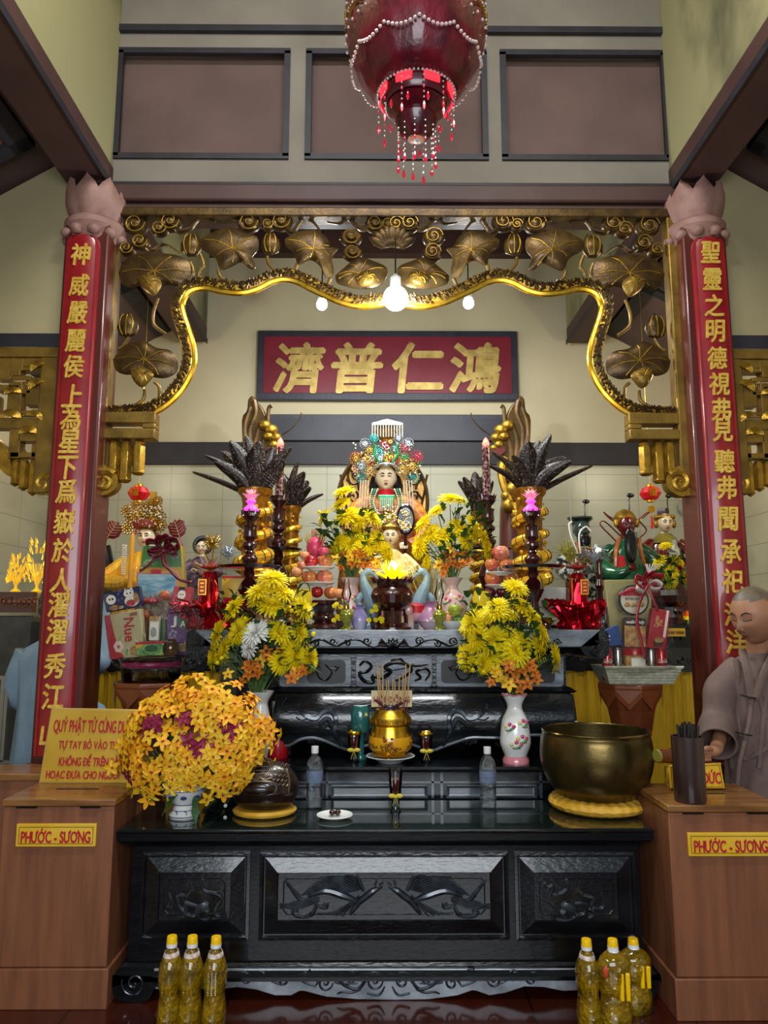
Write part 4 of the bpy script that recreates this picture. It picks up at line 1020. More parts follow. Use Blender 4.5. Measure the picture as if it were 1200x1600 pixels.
ymum = mat('yellow chrysanthemum petals', '#f2dc00', .5, 0, c2='#fbf030', sc=3, transl=.45)
wmum = mat('white chrysanthemum petals', '#e6e8e2', .5, transl=.3)
MUMS = [rawmesh('chrysanthemum', mum(s), [ymum, leafg]) for s in (1, 2, 3)]
WMUM = rawmesh('white_chrysanthemum', mum(5), [wmum, leafg])
def orchid_b(seed):
    rr = random.Random(seed); b = B()
    for k in range(5):
        a = PI/2+2*PI*k/5; vs = []; n = 5
        for i in range(n+1):
            u = i/n; wd = .60*math.sin(PI*min(1, .12+.85*u))**.8*(.6 if k in (2, 3) else .5)*1.5
            for j in (-1, 0, 1): vs.append(((.05+u*.95), j*wd*.55, .25*u*u*(-1 if k else -.6)+.12*abs(j)+.12*u))
        T = Matrix.Rotation(a, 4, 'Z'); b.add(vs, [(i*3+j, i*3+j+1, (i+1)*3+j+1, (i+1)*3+j) for i in range(n) for j in (0, 1)], T)
    b.mi = 1; b.ball((0, -.12, .12), (.12, .2, .12), 8, 5); b.mi = 0
    return b
oy = mat('yellow mokara petals', '#f0b50c', .5, 0, c2='#fbd83c', sc=3, transl=.3); oo = mat('orange mokara petals', '#c9690f', .5, 0, c2='#e08a20', sc=3, transl=.3)
ocen = mat('orchid lip', '#8e2f12', .5); opur = mat('magenta orchid petals', '#7a1430', .5, 0, c2='#98224a', sc=4); osp = mat('amber orchid petals', '#e59a10', .5, 0, c2='#f5b824', sc=4)
ORY = rawmesh('yellow_orchid', orchid_b(1), [oy, ocen]); ORO = rawmesh('orange_orchid', orchid_b(2), [oo, ocen]); ORP = rawmesh('magenta_orchid', orchid_b(3), [opur, ocen]); ORA = rawmesh('amber_orchid', orchid_b(4), [osp, ocen])
def leafblade(b, p, d, L, wd, rr):
    d = V(d).normalized(); x, y = fr(d); n = 5; vs = []
    droop = V((0, 0, -1))
    for i in range(n+1):
        u = i/n; c = V(p)+d*L*u+droop*L*.35*u*u; w_ = wd*math.sin(PI*(.08+.9*u))*(1+.25*math.sin(u*14))
        for j in (-1, 0, 1): vs.append(c+x*j*w_+y*abs(j)*w_*.3)
    b.add(vs, [(i*3+j, i*3+j+1, (i+1)*3+j+1, (i+1)*3+j) for i in range(n) for j in (0, 1)])
def bouquet(label, neck, Y, heads, whites=(), orchids=(), buds=(), depth=.12, msz=16, mums=None, nleaf=70, lbox=None, ogroup=None, omesh=None, osz=.036):
    """neck: vase mouth in the photo; heads: flower centres and radii"""
    c0 = at(neck[0], neck[1], Y)
    t = thing('flower_bouquet', label, 'flowers', c0, None)
    rr = random.Random(int(neck[0])); allp = [at(h[0], h[1], Y) for h in heads]
    cx_ = sum(p.x for p in allp)/len(allp); cz_ = sum(p.z for p in allp)/len(allp)
    st = B(); lf = B()
    def put(x, y, r, me, name, k, lab=None):
        p = at(x, y, Y); ex = (p.x-cx_); ez = (p.z-cz_)
        hw = max(.12, max(abs(q.x-cx_) for q in allp)); dy = -depth*(1-min(1, (ex/hw)**2*.8))*rr.uniform(.6, 1.0)
        p = at(x, y, Y+dy+.02); nr = V((ex*2.2/hw, -.75+rr.uniform(-.25, .25), .75+ez*1.0/hw+rr.uniform(-.15, .15)))
        rad = r*px(Y)*1.22
        inst(me, name, t, p, nr, rad, rr.uniform(0, 6), lab)
        q = p-nr.normalized()*rad*.2; pts = smooth_path([c0+V((rr.uniform(-.02, .02), rr.uniform(-.02, .02), -.06)), c0+(q-c0)*.4+V((0, 0, .03)), q], 4)
        st.tube(pts, .0028, 5)
        for _ in range(3):
            u = rr.uniform(.35, .98); bp = c0+(q-c0)*u; leafblade(lf, bp, (rr.uniform(-1, 1), rr.uniform(-1, .3), rr.uniform(-.3, .8)), rr.uniform(.05, .09), rr.uniform(.012, .02), rr)
    for i, h in enumerate(heads): put(h[0], h[1], h[2] if len(h) > 2 else msz, MUMS[i % 3], 'chrysanthemum', i)
    for i, h in enumerate(whites): put(h[0], h[1], h[2] if len(h) > 2 else msz, WMUM, 'chrysanthemum', i, 'white chrysanthemum head')
    for i, (x, y) in enumerate(orchids):
        p = at(x, y, Y-depth*.8+rr.uniform(-.03, .03)); nr = V((rr.uniform(-.8, .8), -1, rr.uniform(-.3, .8)))
        inst(ORO if i % 4 else ORY, 'orchid_bloom', t, p, nr, osz*rr.uniform(.85, 1.15), rr.uniform(-.6, .6))
        if i % 3 == 0: st.tube([c0, (c0+p)/2+V((0, 0, .02)), p], .002, 5)
    for x, y in buds: p = at(x, y, Y-depth*.7); bb = B(); bb.ball(p, .012, 8, 6); mk('flower_bud', bb, ymum, t); st.tube([p, (p+c0)/2], .0018, 4)
    if lbox:
        for k in range(nleaf):
            x = rr.uniform(lbox[0], lbox[2]); y = rr.uniform(lbox[1], lbox[3]); p = at(x, y, Y-depth*.4+rr.uniform(-.06, .08))
            d = (p-c0).normalized()+V((rr.uniform(-.6, .6), rr.uniform(-.9, .2), rr.uniform(-.4, .4))); leafblade(lf, p, d, rr.uniform(.05, .1), rr.uniform(.012, .024), rr)
    for k in range(26):
        a = rr.uniform(-.9, .9); L = rr.uniform(.1, .22); st.tube(smooth_path([c0+V((rr.uniform(-.02, .02), rr.uniform(-.02, .02), -.02)), c0+V((math.sin(a)*L*.6, rr.uniform(-.06, 0), L*.6)), c0+V((math.sin(a)*L*1.1, rr.uniform(-.09, .0), L))], 3), .0024, 5)
    mk('stems', st, stemg, t); mk('leaves', lf, leafg, t)
    return t
Z1 = lambda L: [(280+x/3.529, 880+y/3.529)+tuple(r) for x, y, *r in L]
Z2 = lambda L: [(580+x/3.529, 880+y/3.529)+tuple(r) for x, y, *r in L]
Z8 = lambda L: [(420+x/3.158, 740+y/3.158)+tuple(r) for x, y, *r in L]
bouquet('big bouquet of yellow and white chrysanthemums with orange orchids in the front left vase', (403, 1082), 3.84,
        Z1([(520, 85, 20), (440, 155, 18), (580, 170, 18), (300, 245, 18), (425, 210, 13), (510, 232, 20), (680, 250, 18), (215, 390, 20), (330, 370, 20), (555, 385, 20), (665, 380, 17), (250, 480, 18), (190, 520, 17), (640, 515, 20), (720, 530, 18), (555, 545, 16), (330, 420, 9), (600, 480, 14)]),
        Z1([(420, 380, 20), (385, 465, 15)]), Z1([(270, 610), (350, 650), (370, 570), (430, 600), (445, 540), (500, 510), (560, 490), (620, 630), (650, 600), (420, 560), (380, 610), (395, 540), (530, 560), (480, 490), (680, 590)]),
        Z1([(300, 290), (365, 305), (580, 255), (620, 262), (740, 390), (235, 525), (210, 550)]), lbox=(335, 925, 485, 1050), nleaf=130)
bouquet('big bouquet of yellow chrysanthemums with brownish orchids in the pink rimmed front right vase', (806, 1085), 3.82,
        Z2([(795, 135, 18), (700, 230, 15), (830, 235, 17), (880, 290, 19), (630, 290, 17), (690, 270, 18), (760, 285, 13), (550, 335, 20), (585, 415, 19), (670, 420, 22), (745, 410, 18), (940, 395, 18), (525, 515, 19), (655, 505, 22), (800, 490, 21), (920, 465, 19), (1010, 520, 19), (830, 430, 17), (750, 490, 14), (620, 560, 14)]), (),
        Z2([(690, 590), (750, 590), (840, 590), (900, 600), (730, 640), (790, 640), (860, 660), (660, 655), (700, 620), (820, 690), (760, 560), (880, 560), (760, 670), (810, 600), (915, 640)]),
        Z2([(730, 320), (580, 550), (560, 590), (620, 600)]), lbox=(730, 930, 860, 1060), nleaf=130)
bouquet('chrysanthemum and orchid bouquet in the pink vase left of the goddess', (546, 903), 4.42,
        Z8([(370, 90, 15), (355, 150, 14), (275, 215, 14), (390, 210, 20), (440, 235, 14), (510, 220, 16), (430, 290, 10), (345, 345, 16), (410, 345, 18), (490, 350, 16), (540, 330, 15), (575, 385, 15), (590, 410, 13), (320, 380, 12)]), (),
        Z8([(330, 420), (355, 460), (380, 400), (410, 440), (440, 420), (460, 400), (480, 450), (510, 430), (530, 440), (430, 390), (350, 400), (500, 470), (400, 410), (455, 445)]),
        Z8([(250, 190), (300, 240)]), lbox=(500, 800, 600, 880), nleaf=110, depth=.08)
bouquet('chrysanthemum and orchid bouquet in the pink vase right of the goddess', (706, 903), 4.42,
        Z8([(895, 125, 16), (940, 130, 11), (830, 185, 14), (760, 250, 15), (800, 295, 15), (862, 310, 17), (745, 360, 17), (935, 265, 16), (1005, 245, 14), (970, 330, 15), (1055, 310, 15), (1075, 375, 15), (1000, 295, 13), (780, 435, 10), (740, 380, 12)]), (),
        Z8([(850, 420), (880, 400), (900, 440), (930, 400), (960, 410), (940, 450), (970, 390), (870, 460), (840, 450), (910, 420), (985, 430), (860, 490), (895, 370), (955, 440)]),
        (), lbox=(690, 790, 770, 880), nleaf=110, depth=.08)
vase_small = 1
bouquet('small bunch of yellow and white chrysanthemums on the right side altar', (1048, 925), 5.25,
        [(1040, 853, 9), (1030, 878, 11), (1058, 876, 11), (1050, 893, 10), (1046, 908, 11), (1070, 904, 10)], [(1052, 862, 8), (1076, 896, 9)], (), (), lbox=(1025, 870, 1070, 915), nleaf=30, depth=.06)

# the large orchid ball in the blue and white bowl
c0 = onz(285, 1278, HZ+.006); c0.y += .03; oc = at(305, 1165, c0.y)
t = thing('orchid_arrangement', 'huge round mass of yellow orchids with a few magenta ones, left on the front table', 'flowers', c0+V((0, 0, .15)))
rr = random.Random(21); st = B(); spots = []
while len(spots) < 480:
    a = rr.uniform(0, 2*PI); e = math.asin(rr.uniform(-.75, 1)); r = rr.uniform(.7, 1.0)*(1+.10*math.sin(5*a))+.08*rr.random()
    d = V((math.cos(e)*math.cos(a), math.cos(e)*math.sin(a), math.sin(e)))
    p = oc+V((d.x*.325*r, d.y*.17*r, d.z*.27*r))
    if d.y > .35: continue
    spots.append((p, d))
for x, y in ((410, 1130), (420, 1150), (395, 1165), (425, 1140), (205, 1235), (215, 1205), (190, 1165), (230, 1250), (265, 1240), (175, 1200), (400, 1185), (350, 1240)):
    spots.insert(0, (at(x, y, c0.y-.03), V((0, -1, .2))))
spots.sort(key=lambda s: s[0].y); stuffb = B()
def owhich(p):
    for x, y, r in ((235, 1135, 16), (300, 1155, 22), (360, 1140, 20), (205, 1215, 14), (295, 1125, 12), (315, 1175, 10)):
        q = at(x, y, p.y)
        if (q-p).length < r*px(3.4)*.8: return ORP
    return rr.choice((ORY, ORY, ORA, ORA, ORY))
src = orchid_b(4)
mats_st = [oy, ocen, osp]
for i, (p, d) in enumerate(spots):
    nr = d+V((rr.uniform(-.5, .5), rr.uniform(-.8, .1), rr.uniform(-.4, .5))); s_ = rr.uniform(.034, .044)
    if i < 100: inst(owhich(p), 'orchid_bloom', t, p, nr, s_, rr.uniform(0, 6), 'magenta orchid bloom' if 0 else None)
    else:
        M_ = Matrix.Translation(p) @ nr.to_track_quat('Z', 'Y').to_matrix().to_4x4() @ Matrix.Rotation(rr.uniform(0, 6), 4, 'Z') @ Matrix.Scale(s_, 4)
        n = len(stuffb.v); stuffb.v += [tuple(M_ @ V(q)) for q in src.v]; stuffb.f += [tuple(k+n for k in f) for f in src.f]
        w_ = owhich(p); stuffb.m += [(1 if m_ else (3 if w_ is ORP else (0 if w_ is ORY else 2))) for m_ in src.m]
    if i % 5 == 0: st.tube(smooth_path([c0+V((0, 0, .12)), c0+(p-c0)*.5+V((0, 0, .05)), p], 3), .0025, 5)
so = mk('orchid_blooms_rest', stuffb, [oy, ocen, osp, opur], t); so['kind'] = 'stuff'
lf = B()
for k in range(60):
    a = rr.uniform(0, 2*PI); p = oc+V((math.cos(a)*.2*rr.random(), rr.uniform(-.08, .08), rr.uniform(-.2, .15))); leafblade(lf, p, (math.cos(a), -.3, rr.uniform(-.5, .8)), .1, .015, rr)
for k in range(14): a = rr.uniform(PI, 2*PI); leafblade(lf, c0+V((0, 0, .14)), (math.cos(a)*1.2, -.3, .3), .12, .02, rr)
mk('leaves', lf, leafg, t); mk('stems', st, stemg, t)

# ================= vases =================
pinkg = mat('pink glaze', '#c77f86', .2, coat=.5); bluep = mat('cobalt painted porcelain', '#d5d9de', .15, 0, c2='#27375f', sc=26, coat=.6, lo=.56, hi=.6, detail=2)
def vase(label, x, ytop, ybot, Y, w_top, w_neck, w_body, mbody, rim=None, dec=True, bodyat=.62, foot=.8, zb=None):
    pb = at(x, ybot, Y); zt_ = at(x, ytop, Y).z; h = zt_-pb.z; k = px(Y)/2
    if zb is not None: pb.z = zb; h = zt_-zb
    t = thing('vase', label, 'vase', pb)
    rt, rn, rb = w_top*k, w_neck*k, w_body*k
    b = B(); prof = [(rb*foot*.95, 0), (rb*foot, .012), (rb*foot*.85, h*.08), (rb*.97, h*.25), (rb, h*.36), (rb*.85, h*(bodyat)), (rn, h*.78), (rn*.98, h*.86), (rt*.85, h*.95), (rt, h), (rt*.9, h-.004), (rn*.8, h*.86), (rn*.7, h*.7)]
    pp = [(p.x, p.z) for p in smooth_path([V((r, 0, z)) for r, z in prof[:10]], 3)]+prof[10:]
    b.lathe(pp, pb, 32); mk('body', b, mbody, t)
    if rim:
        b = B(); n = 40; b.tube([pb+V((rt*math.cos(2*PI*i/n), rt*math.sin(2*PI*i/n), h+.003*math.sin(8*2*PI*i/n))) for i in range(n+1)], .004, 6); mk('rim', b, rim, t)
        b = B(); b.lathe([(rb*foot*1.08, 0), (rb*foot*1.1, .015), (rb*foot*.93, .035), (rb*foot*.85, .036)], pb, 32); mk('foot', b, rim, t)
    if dec:
        rr = random.Random(int(x)); dm = [mat('painted pink flower', '#b8446a', .3), mat('painted green leaf', '#5c7a4c', .3), mat('painted cream flower', '#d6c070', .3)]
        def surf(a, z):
            u = z/h; pr = smooth_path([V((r, 0, q)) for r, q in prof[:10]], 3); r = rb
            for p, q in zip(pr, pr[1:]):
                if p.z <= z <= q.z: r = p.x+(q.x-p.x)*(z-p.z)/max(1e-6, q.z-p.z)
            return pb+V((math.cos(a)*r, math.sin(a)*r, z))
        for a0, z0 in ((-PI/2-.55, .55), (-PI/2-.1, .3), (-PI/2+.5, .6), (-PI/2+.3, .38)):
            b = B()
            for k2 in range(3):
                b.mi = 0 if k2 else 2; c = surf(a0+(k2-1)*.3, h*z0+.01*(k2 % 2)); b.ball(c, (.011, .006, .010), 8, 6)
            b.mi = 1; b.ball(surf(a0, h*z0-.018), (.022, .006, .006), 8, 6); b.ball(surf(a0+.2, h*z0-.01), (.012, .006, .005), 8, 6)
            mk('painted_spray', b, dm, t)
    return t
vase('white floral vase behind the orchid mass at front left', 405, 1080, 1176, 3.82, 41, 24, 36, white, zb=PZ)
vase('white vase with pink rim and pink foot standing on the plinth at front right', 806, 1085, 1187, 3.81, 38, 24, 46, white, rim=pinkg, zb=PZ)
pkv = mat('blush pink porcelain', '#c9a09a', .22, 0, c2='#d8c6bd', sc=3, coat=.5)
vase('pale pink vase left of the blue cranes', 548, 903, 984, 4.42, 34, 22, 32, pkv, dec=True, zb=UZ)
vase('pale pink painted vase right of the blue cranes', 707, 903, 984, 4.42, 34, 20, 46, pkv, dec=True, zb=UZ)
# footed blue and white bowl
t = thing('porcelain_bowl_vase', 'small blue and white footed porcelain vase under the orchid mass', 'vase', c0)
b = B(); b.lathe([(.062, 0), (.066, .012), (.05, .035), (.045, .05), (.075, .085), (.095, .12), (.085, .16), (.07, .17), (.06, .165), (.05, .1)], c0, 32); mk('body', b, white, t)
blu = mat('cobalt lines', '#2b3c6e', .3)
for i, z in enumerate((.008, .032, .055, .12)):
    r = (.0665, .053, .05, .097)[i]; b = B(); b.tube([c0+V((r*math.cos(2*PI*k/32), r*math.sin(2*PI*k/32), z)) for k in range(33)], .0016, 5); mk('blue_band', b, blu, t)
b = B()
for k in range(9):
    a = 2*PI*k/9; q = [c0+V(((.062-.25*s_*.03)*math.cos(a+.25*math.sin(s_*3)), (.062-.25*s_*.03)*math.sin(a+.25*math.sin(s_*3)), .012+.02*s_)) for s_ in [x/6 for x in range(7)]]; b.tube(q, .0022, 5)
    b.ball(c0+V((.082*math.cos(a), .082*math.sin(a), .092)), (.014, .014, .008), 8, 5)
mk('blue_painting', b, blu, t)
# ================= things on the upper altar =================
def LT(name, label, cat, x, yb, Y, z=None, group=None):
    p = at(x, yb, Y)
    if z is not None: p.z = z
    return thing(name, label, cat, p, group), p
def prof_px(pairs, Y, yb, zb):
    """(half width px, y px) pairs to lathe profile heights above the base"""
    k = px(Y); return [(r*k, at(600, y, Y).z-zb) for r, y in pairs]
flame_m = mat('red lamp flame', '#ff3a30', .3, emit='#ff4a3a', es=6); tipm = mat('white hot flame tip', '#fff0d8', .3, emit='#fff0e0', es=14)
discm = mat('dark drip tray', '#1b1612', .12, 0, coat=1)
def tall_candlestick(x, Y, label, ytop, ydisc, yb, disc, with_lotus):
    t, p = LT('candlestick', label, 'candlestick', x, yb, Y, UZ if Y < 4.7 else 1.47)
    H = at(x, ytop, Y).z-p.z; D = at(x, ydisc, Y).z-p.z; k = px(Y)
    b = B(); b.lathe([(24*k, 0), (26*k, .015), (24*k, .03), (16*k, .05), (12*k, .07), (16*k, .08), (9*k, .10), (7*k, D*.45), (12*k, D*.55), (17*k, D*.66), (12*k, D*.78), (6*k, D*.86), (9*k, D*.92), (7*k, D)], p, 24); mk('base', b, rosew, t)
    b = B(); b.lathe([(7*k, D), (disc*.9*k, D+.004), (disc*k, D+.018), (disc*.98*k, D+.02), (disc*.85*k, D+.012), (7*k, D+.012)], p, 40); mk('drip_tray', b, discm, t)
    b = B(); U = H-D
    b.lathe([(7*k, D+.01), (8*k, D+U*.06), (13*k, D+U*.16), (13*k, D+U*.2), (6*k, D+U*.27), (8*k, D+U*.3), (6*k, D+U*.34), (12*k, D+U*.4), (12*k, D+U*.44), (7*k, D+U*.5), (11*k, D+U*.56), (10*k, D+U*.72), (12*k, D+U*.76), (6*k, D+U*.8), (8*k, D+U*.84), (14*k, D+U*.92), (12*k, H-.006), (14*k, H)], p, 24); mk('turned_stem', b, rosew, t)
    b = B()
    for j in range(8):
        a = 2*PI*j/8; b.tube([p+V((12*k*math.cos(a), 12*k*math.sin(a), H-.015)), p+V((15*k*math.cos(a), 15*k*math.sin(a), H+.015))], [.010, .002], 5)
    mk('petal_cup', b, rosew, t)
    return t, p, H
pk = mat('pink crystal lotus', '#e39aa4', .12, 0, c2='#f3cfd0', sc=30, coat=1, emit='#f0909a', es=.25); pkl = mat('lit magenta crystal', '#d060b0', .2, emit='#f040d0', es=.8)
for x, s_, lab in ((387, -1, 'left'), (835, 1, 'right')):
    t, p, H = tall_candlestick(x, 4.15, 'tall turned rosewood candlestick with wide drip tray at the %s of the upper altar front' % lab, 800, 890, 978, 52 if s_ < 0 else 50, True)
    c = p+V((0, 0, H)); l = thing('lotus_lamp', 'pink crystal lotus lamp on top of the %s tall candlestick' % lab, 'lamp', c)
    k = px(4.15); b = B(); b.lathe([(11*k, .0), (13*k, .01), (8*k, .03), (4*k, .045), (8*k, .06), (5*k, .075), (9*k, .085)], c, 20, lobes=8, amp=.08); mk('stem', b, pkl, l)
    b = B(); b.lathe([(5*k, .05), (6*k, .075), (9*k, .085)], c, 14); mk('collar', b, pk, l)
    b = B()
    for n, el, L, z in ((9, .35, .062, .085), (8, .8, .055, .09), (6, 1.2, .045, .095)):
        for j in range(n):
            a = 2*PI*j/n+z*20; d = V((math.cos(a)*math.cos(el), math.sin(a)*math.cos(el), math.sin(el))); q = c+V((0, 0, z)); x_, y_ = fr(d)
            b.add([q+d*.01, q+d*L*.5+x_*.014, q+d*L, q+d*L*.5-x_*.014, q+d*L*.5+V((0, 0, -.008))], [(0, 1, 4), (1, 2, 4), (2, 3, 4), (3, 0, 4), (0, 3, 2, 1)])
    mk('lotus_petals', b, pk, l, smooth=False)
for x, s_, lab in ((432, -1, 'left'), (765, 1, 'right')):
    t, p, H = tall_candlestick(x, 4.98, 'slim dark rear candlestick carrying an electric candle %s of the goddess' % lab, 776, 862, 985, 38, False)
    c = p+V((0, 0, H)); l = thing('electric_candle', 'dark patterned electric candle with a red flame on the %s rear candlestick' % lab, 'lamp', c)
    k = px(4.98); top = at(x, 698, 4.98).z-c.z
    b = B(); b.lathe([(6.5*k, 0), (6.5*k, top), (5*k, top+.005)], c, 18); mk('candle_tube', b, mat('maroon patterned candle', '#3a1418', .2, 0, c2='#8a6a66', sc=45, coat=.6, lo=.5, hi=.6), l)
    b = B(); b.lathe([(4*k, top), (6*k, top+.02), (4*k, top+.045), (.5*k, top+.065)], c, 12); mk('flame_glass', b, flame_m, l)
    b = B(); b.ball(c+V((0, -.012, top+.03)), (.009, .009, .016)); mk('flame_core', b, tipm, l)
    lo_ = light('candle_glow', 'POINT', (0, 0, 0), .35, (1, .35, .25), .02); lo_.parent = l; lo_.location = (0, -.06, top+.03)

# dragon wrapped gold vases
goldv = mat('polished gold dragon relief', '#e6a81c', .25, .6, c2='#fbd24a', sc=22); goldd = mat('dark gold ground', '#6a4008', .35, .6, c2='#a06a14', sc=30); dstripe = mat('dark scale grooves', '#241404', .5)  # ground is a darker gold so the coils stand out
def dragon_vase(x, yt, yb, Y, hw, label, z):
    t, p = LT('dragon_vase', label, 'vase', x, yb, Y, z)
    H = at(x, yt, Y).z-p.z; r = hw*px(Y); b = B()
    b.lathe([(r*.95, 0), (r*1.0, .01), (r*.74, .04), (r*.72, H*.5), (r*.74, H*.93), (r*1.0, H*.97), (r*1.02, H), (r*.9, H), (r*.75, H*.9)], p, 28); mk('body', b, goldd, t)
    b = B(); n = 150; turns = H/(r*1.5)
    pts = []; rad = []
    for i in range(n+1):
        u = i/n; a = u*turns*2*PI; pts.append(p+V((math.cos(a)*r*.84, math.sin(a)*r*.84, H*(.05+.85*u)))); rad.append(r*.42*(.6+.4*math.sin(PI*min(1, u*1.2+.1))))
    b.tube(pts, rad, 10); mk('coiled_dragon', b, goldv, t)
    b = B()
    for i in range(0, n, 2):
        q = pts[i]; d = (pts[i+1]-q).normalized(); out = V((q.x-p.x, q.y-p.y, 0)).normalized(); up = d.cross(out)
        rr_ = rad[i]*1.0; b.tube([q+(out*math.cos(a)+up*math.sin(a))*rr_ for a in (-1.1, -.6, -.1, .4, .9)], r*.028, 5)
    mk('scale_grooves', b, dstripe, t)
    b = B(); rr = random.Random(int(x))
    for i in range(90):
        a = rr.uniform(0, 2*PI); z_ = rr.uniform(.06, .92)*H; q = p+V((math.cos(a)*r*.9, math.sin(a)*r*.9, z_)); b.ball(q, rr.uniform(.06, .13)*r, 6, 4)
    mk('cloud_relief', b, goldv, t)
    return t, p, H
v1 = dragon_vase(394, 765, 975, 4.55, 27, 'wide gold dragon wrapped vase behind the left tall candlestick', UZ)
v2 = dragon_vase(452, 792, 980, 5.25, 16, 'slim gold dragon wrapped vase behind the left rear candlestick', 1.47)
v3 = dragon_vase(832, 765, 975, 4.55, 27, 'wide gold dragon wrapped vase behind the right tall candlestick', UZ)
v4 = dragon_vase(752, 800, 980, 5.3, 14, 'slim gold dragon wrapped vase behind the right rear candlestick', 1.47)
# feather plumes standing in them
plm = mat('dark patterned plume', '#6a5a50', .4, 0, c2='#120c0a', sc=75, lo=.25, hi=.4, cell=True); plr = mat('brown plume rib', '#33211a', .4)
def plumes(v, tips, label, Y):
    _, p, H = v; base = p+V((0, 0, H-.05))
    t = thing('feather_plumes', label, 'feathers', base)
    for i, (x, y, wd, bend) in enumerate(tips):
        tip = at(x, y, Y+(-.1 if i % 2 else .06)); d = tip-base; side = V((d.z, 0, -d.x)).normalized()
        mid = base+d*.5+side*bend; pts = smooth_path([base, base+d*.2+side*bend*.5, mid, base+d*.8+side*bend*.6, tip], 5); n = len(pts)-1
        vs = []; fs = []
        for k, q in enumerate(pts):
            u = k/n; dd = (pts[min(k+1, n)]-pts[max(k-1, 0)]).normalized(); sd = V((dd.z, 0, -dd.x)).normalized()
            w_ = wd*px(Y)*1.2*(math.sin(PI*min(1, .06+.92*u**.8)))**.8+.002
            for j in (-1, -.5, 0, .5, 1): vs.append(q+sd*w_*j+V((0, -.02*(1-j*j), 0)))
        for k in range(n):
            for j in range(4): fs.append((k*5+j, k*5+j+1, (k+1)*5+j+1, (k+1)*5+j))
        b = B(); b.add(vs, fs); bl = mk('plume', b, plm, t, solid=.003)
        b = B(); b.tube([q+V((0, -.024, 0)) for q in pts], [.005*(1-.7*k/n) for k in range(n+1)], 5)
        b.tube([V(vs[k*5]) for k in range(n+1)], .002, 4); b.tube([V(vs[k*5+4]) for k in range(n+1)], .002, 4)
        for k in range(2, n):
            b.tube([V(vs[k*5])+V((0, -.004, 0)), pts[k]+V((0, -.024, 0)), V(vs[k*5+4])+V((0, -.004, 0))], .0016, 4)
        mk('rib', b, plr, bl)
T1 = [(302, 738, 3, .01), (335, 722, 9, .03), (347, 706, 10, .03), (360, 690, 12, .02), (385, 682, 13, .0), (405, 690, 14, -.01), (428, 700, 14, -.02), (445, 720, 13, -.02), (372, 705, 14, .02), (320, 712, 4, .04), (455, 700, 8, -.03), (398, 700, 16, 0)]
plumes(v1, T1, 'wide fan of dark lacy plumes in the left wide gold vase', 4.55)
plumes(v2, [(505, 772, 3, -.02), (486, 762, 8, -.03), (482, 752, 9, -.03), (476, 738, 9, -.03), (466, 722, 5, -.03), (455, 745, 8, 0), (440, 740, 8, .02)], 'small dark lacy plumes in the left slim gold vase', 5.25)
plumes(v3, [(925, 728, 3, -.01), (892, 722, 10, -.04), (884, 716, 12, -.04), (860, 680, 9, -.02), (842, 690, 13, 0), (825, 690, 14, .0), (815, 700, 13, .02), (800, 712, 7, .03), (768, 706, 4, .04), (764, 728, 4, .03), (838, 705, 14, 0)], 'wide fan of dark lacy plumes in the right wide gold vase', 4.55)
plumes(v4, [(716, 752, 6, .03), (724, 746, 7, .02), (742, 738, 10, 0), (753, 745, 8, 0), (730, 760, 6, .02), (770, 752, 7, -.02)], 'small dark lacy plumes in the right slim gold vase', 5.3)

# tall dragon headed posts at the back
def dragon_post(s):
    Y = 5.62; m = (lambda x: x) if s < 0 else (lambda x: 1207-x)
    A = lambda x, y, dy=0: at(m(x), y, Y+dy)
    c = A(400, 990); c.z = 1.47
    t = thing('dragon_post', 'carved dark dragon headed post with gold face at the back %s of the goddess' % ('left' if s < 0 else 'right'), 'statue', c)
    P = lambda L: [(p.x, p.z) for p in smooth_path([A(*q) for q in L+[L[0]]], 3)[:-1]]
    b = B(); b.prism(P([(383, 720), (380, 660), (388, 645), (390, 628), (397, 622), (404, 632), (412, 640), (420, 660), (424, 690), (430, 715), (425, 740), (412, 760), (395, 760)]), Y-.07, Y+.07); mk('mane', b, bronze, t, bevel=.02)
    b = B()
    for L in ([(388, 700), (385, 670), (394, 640)], [(395, 710), (393, 675), (402, 650), (400, 630)], [(404, 720), (402, 690), (410, 665)], [(412, 725), (412, 700), (418, 680)], [(386, 740), (390, 715), (385, 690)]):
        b.tube([p+V((0, -.075, 0)) for p in smooth_path([A(*q) for q in L], 4)], .018, 6)
    mk('mane_lock', b, bronze, t)
    b = B()
    for x, y, r in ((414, 665, 10), (424, 672, 11), (432, 684, 9), (428, 695, 8), (420, 682, 9), (436, 700, 6)): b.ball(A(x, y, -.08), (r*px(Y), r*px(Y), r*px(Y)*.85), 12, 8)
    mk('gilt_face', b, goldleaf, t)
    b = B(); b.tube(smooth_path([A(418, 665, -.08), A(419, 650, -.08), A(420, 638, -.08), A(424, 634, -.08)], 4), [.016]*12+[.02], 6); b.tube(smooth_path([A(440, 680, -.08), A(455, 670, -.1), A(468, 655, -.1), A(471, 645, -.1)], 4), .005, 5)
    mk('horn_and_whisker', b, bronze, t)
    b = B(); b.prism(P([(425, 700), (440, 705), (442, 712), (430, 716), (420, 708)]), Y-.1, Y-.02); mk('jaw', b, mat('dark red mouth', '#5a1f1a', .4), t)
    b = B(); b.tube([A(405, 755), A(410, 800), V((A(412, 800).x, Y, 1.47))], [.075, .08, .1], 14); mk('red_post', b, mat('brown red pole', '#50261c', .35, coat=.3), t)
    b = B()
    for x, y, r in ((398, 775, 12), (412, 790, 12), (400, 805, 11), (405, 765, 13), (416, 775, 9)): b.ball(A(x, y, -.07), r*px(Y), 10, 7)
    b.tube(smooth_path([A(418, 715, -.07), A(424, 740, -.07), A(416, 770, -.08), A(402, 800, -.08)], 5), .03, 8)
    mk('gilt_coils', b, goldleaf, t)
dragon_post(-1); dragon_post(1)

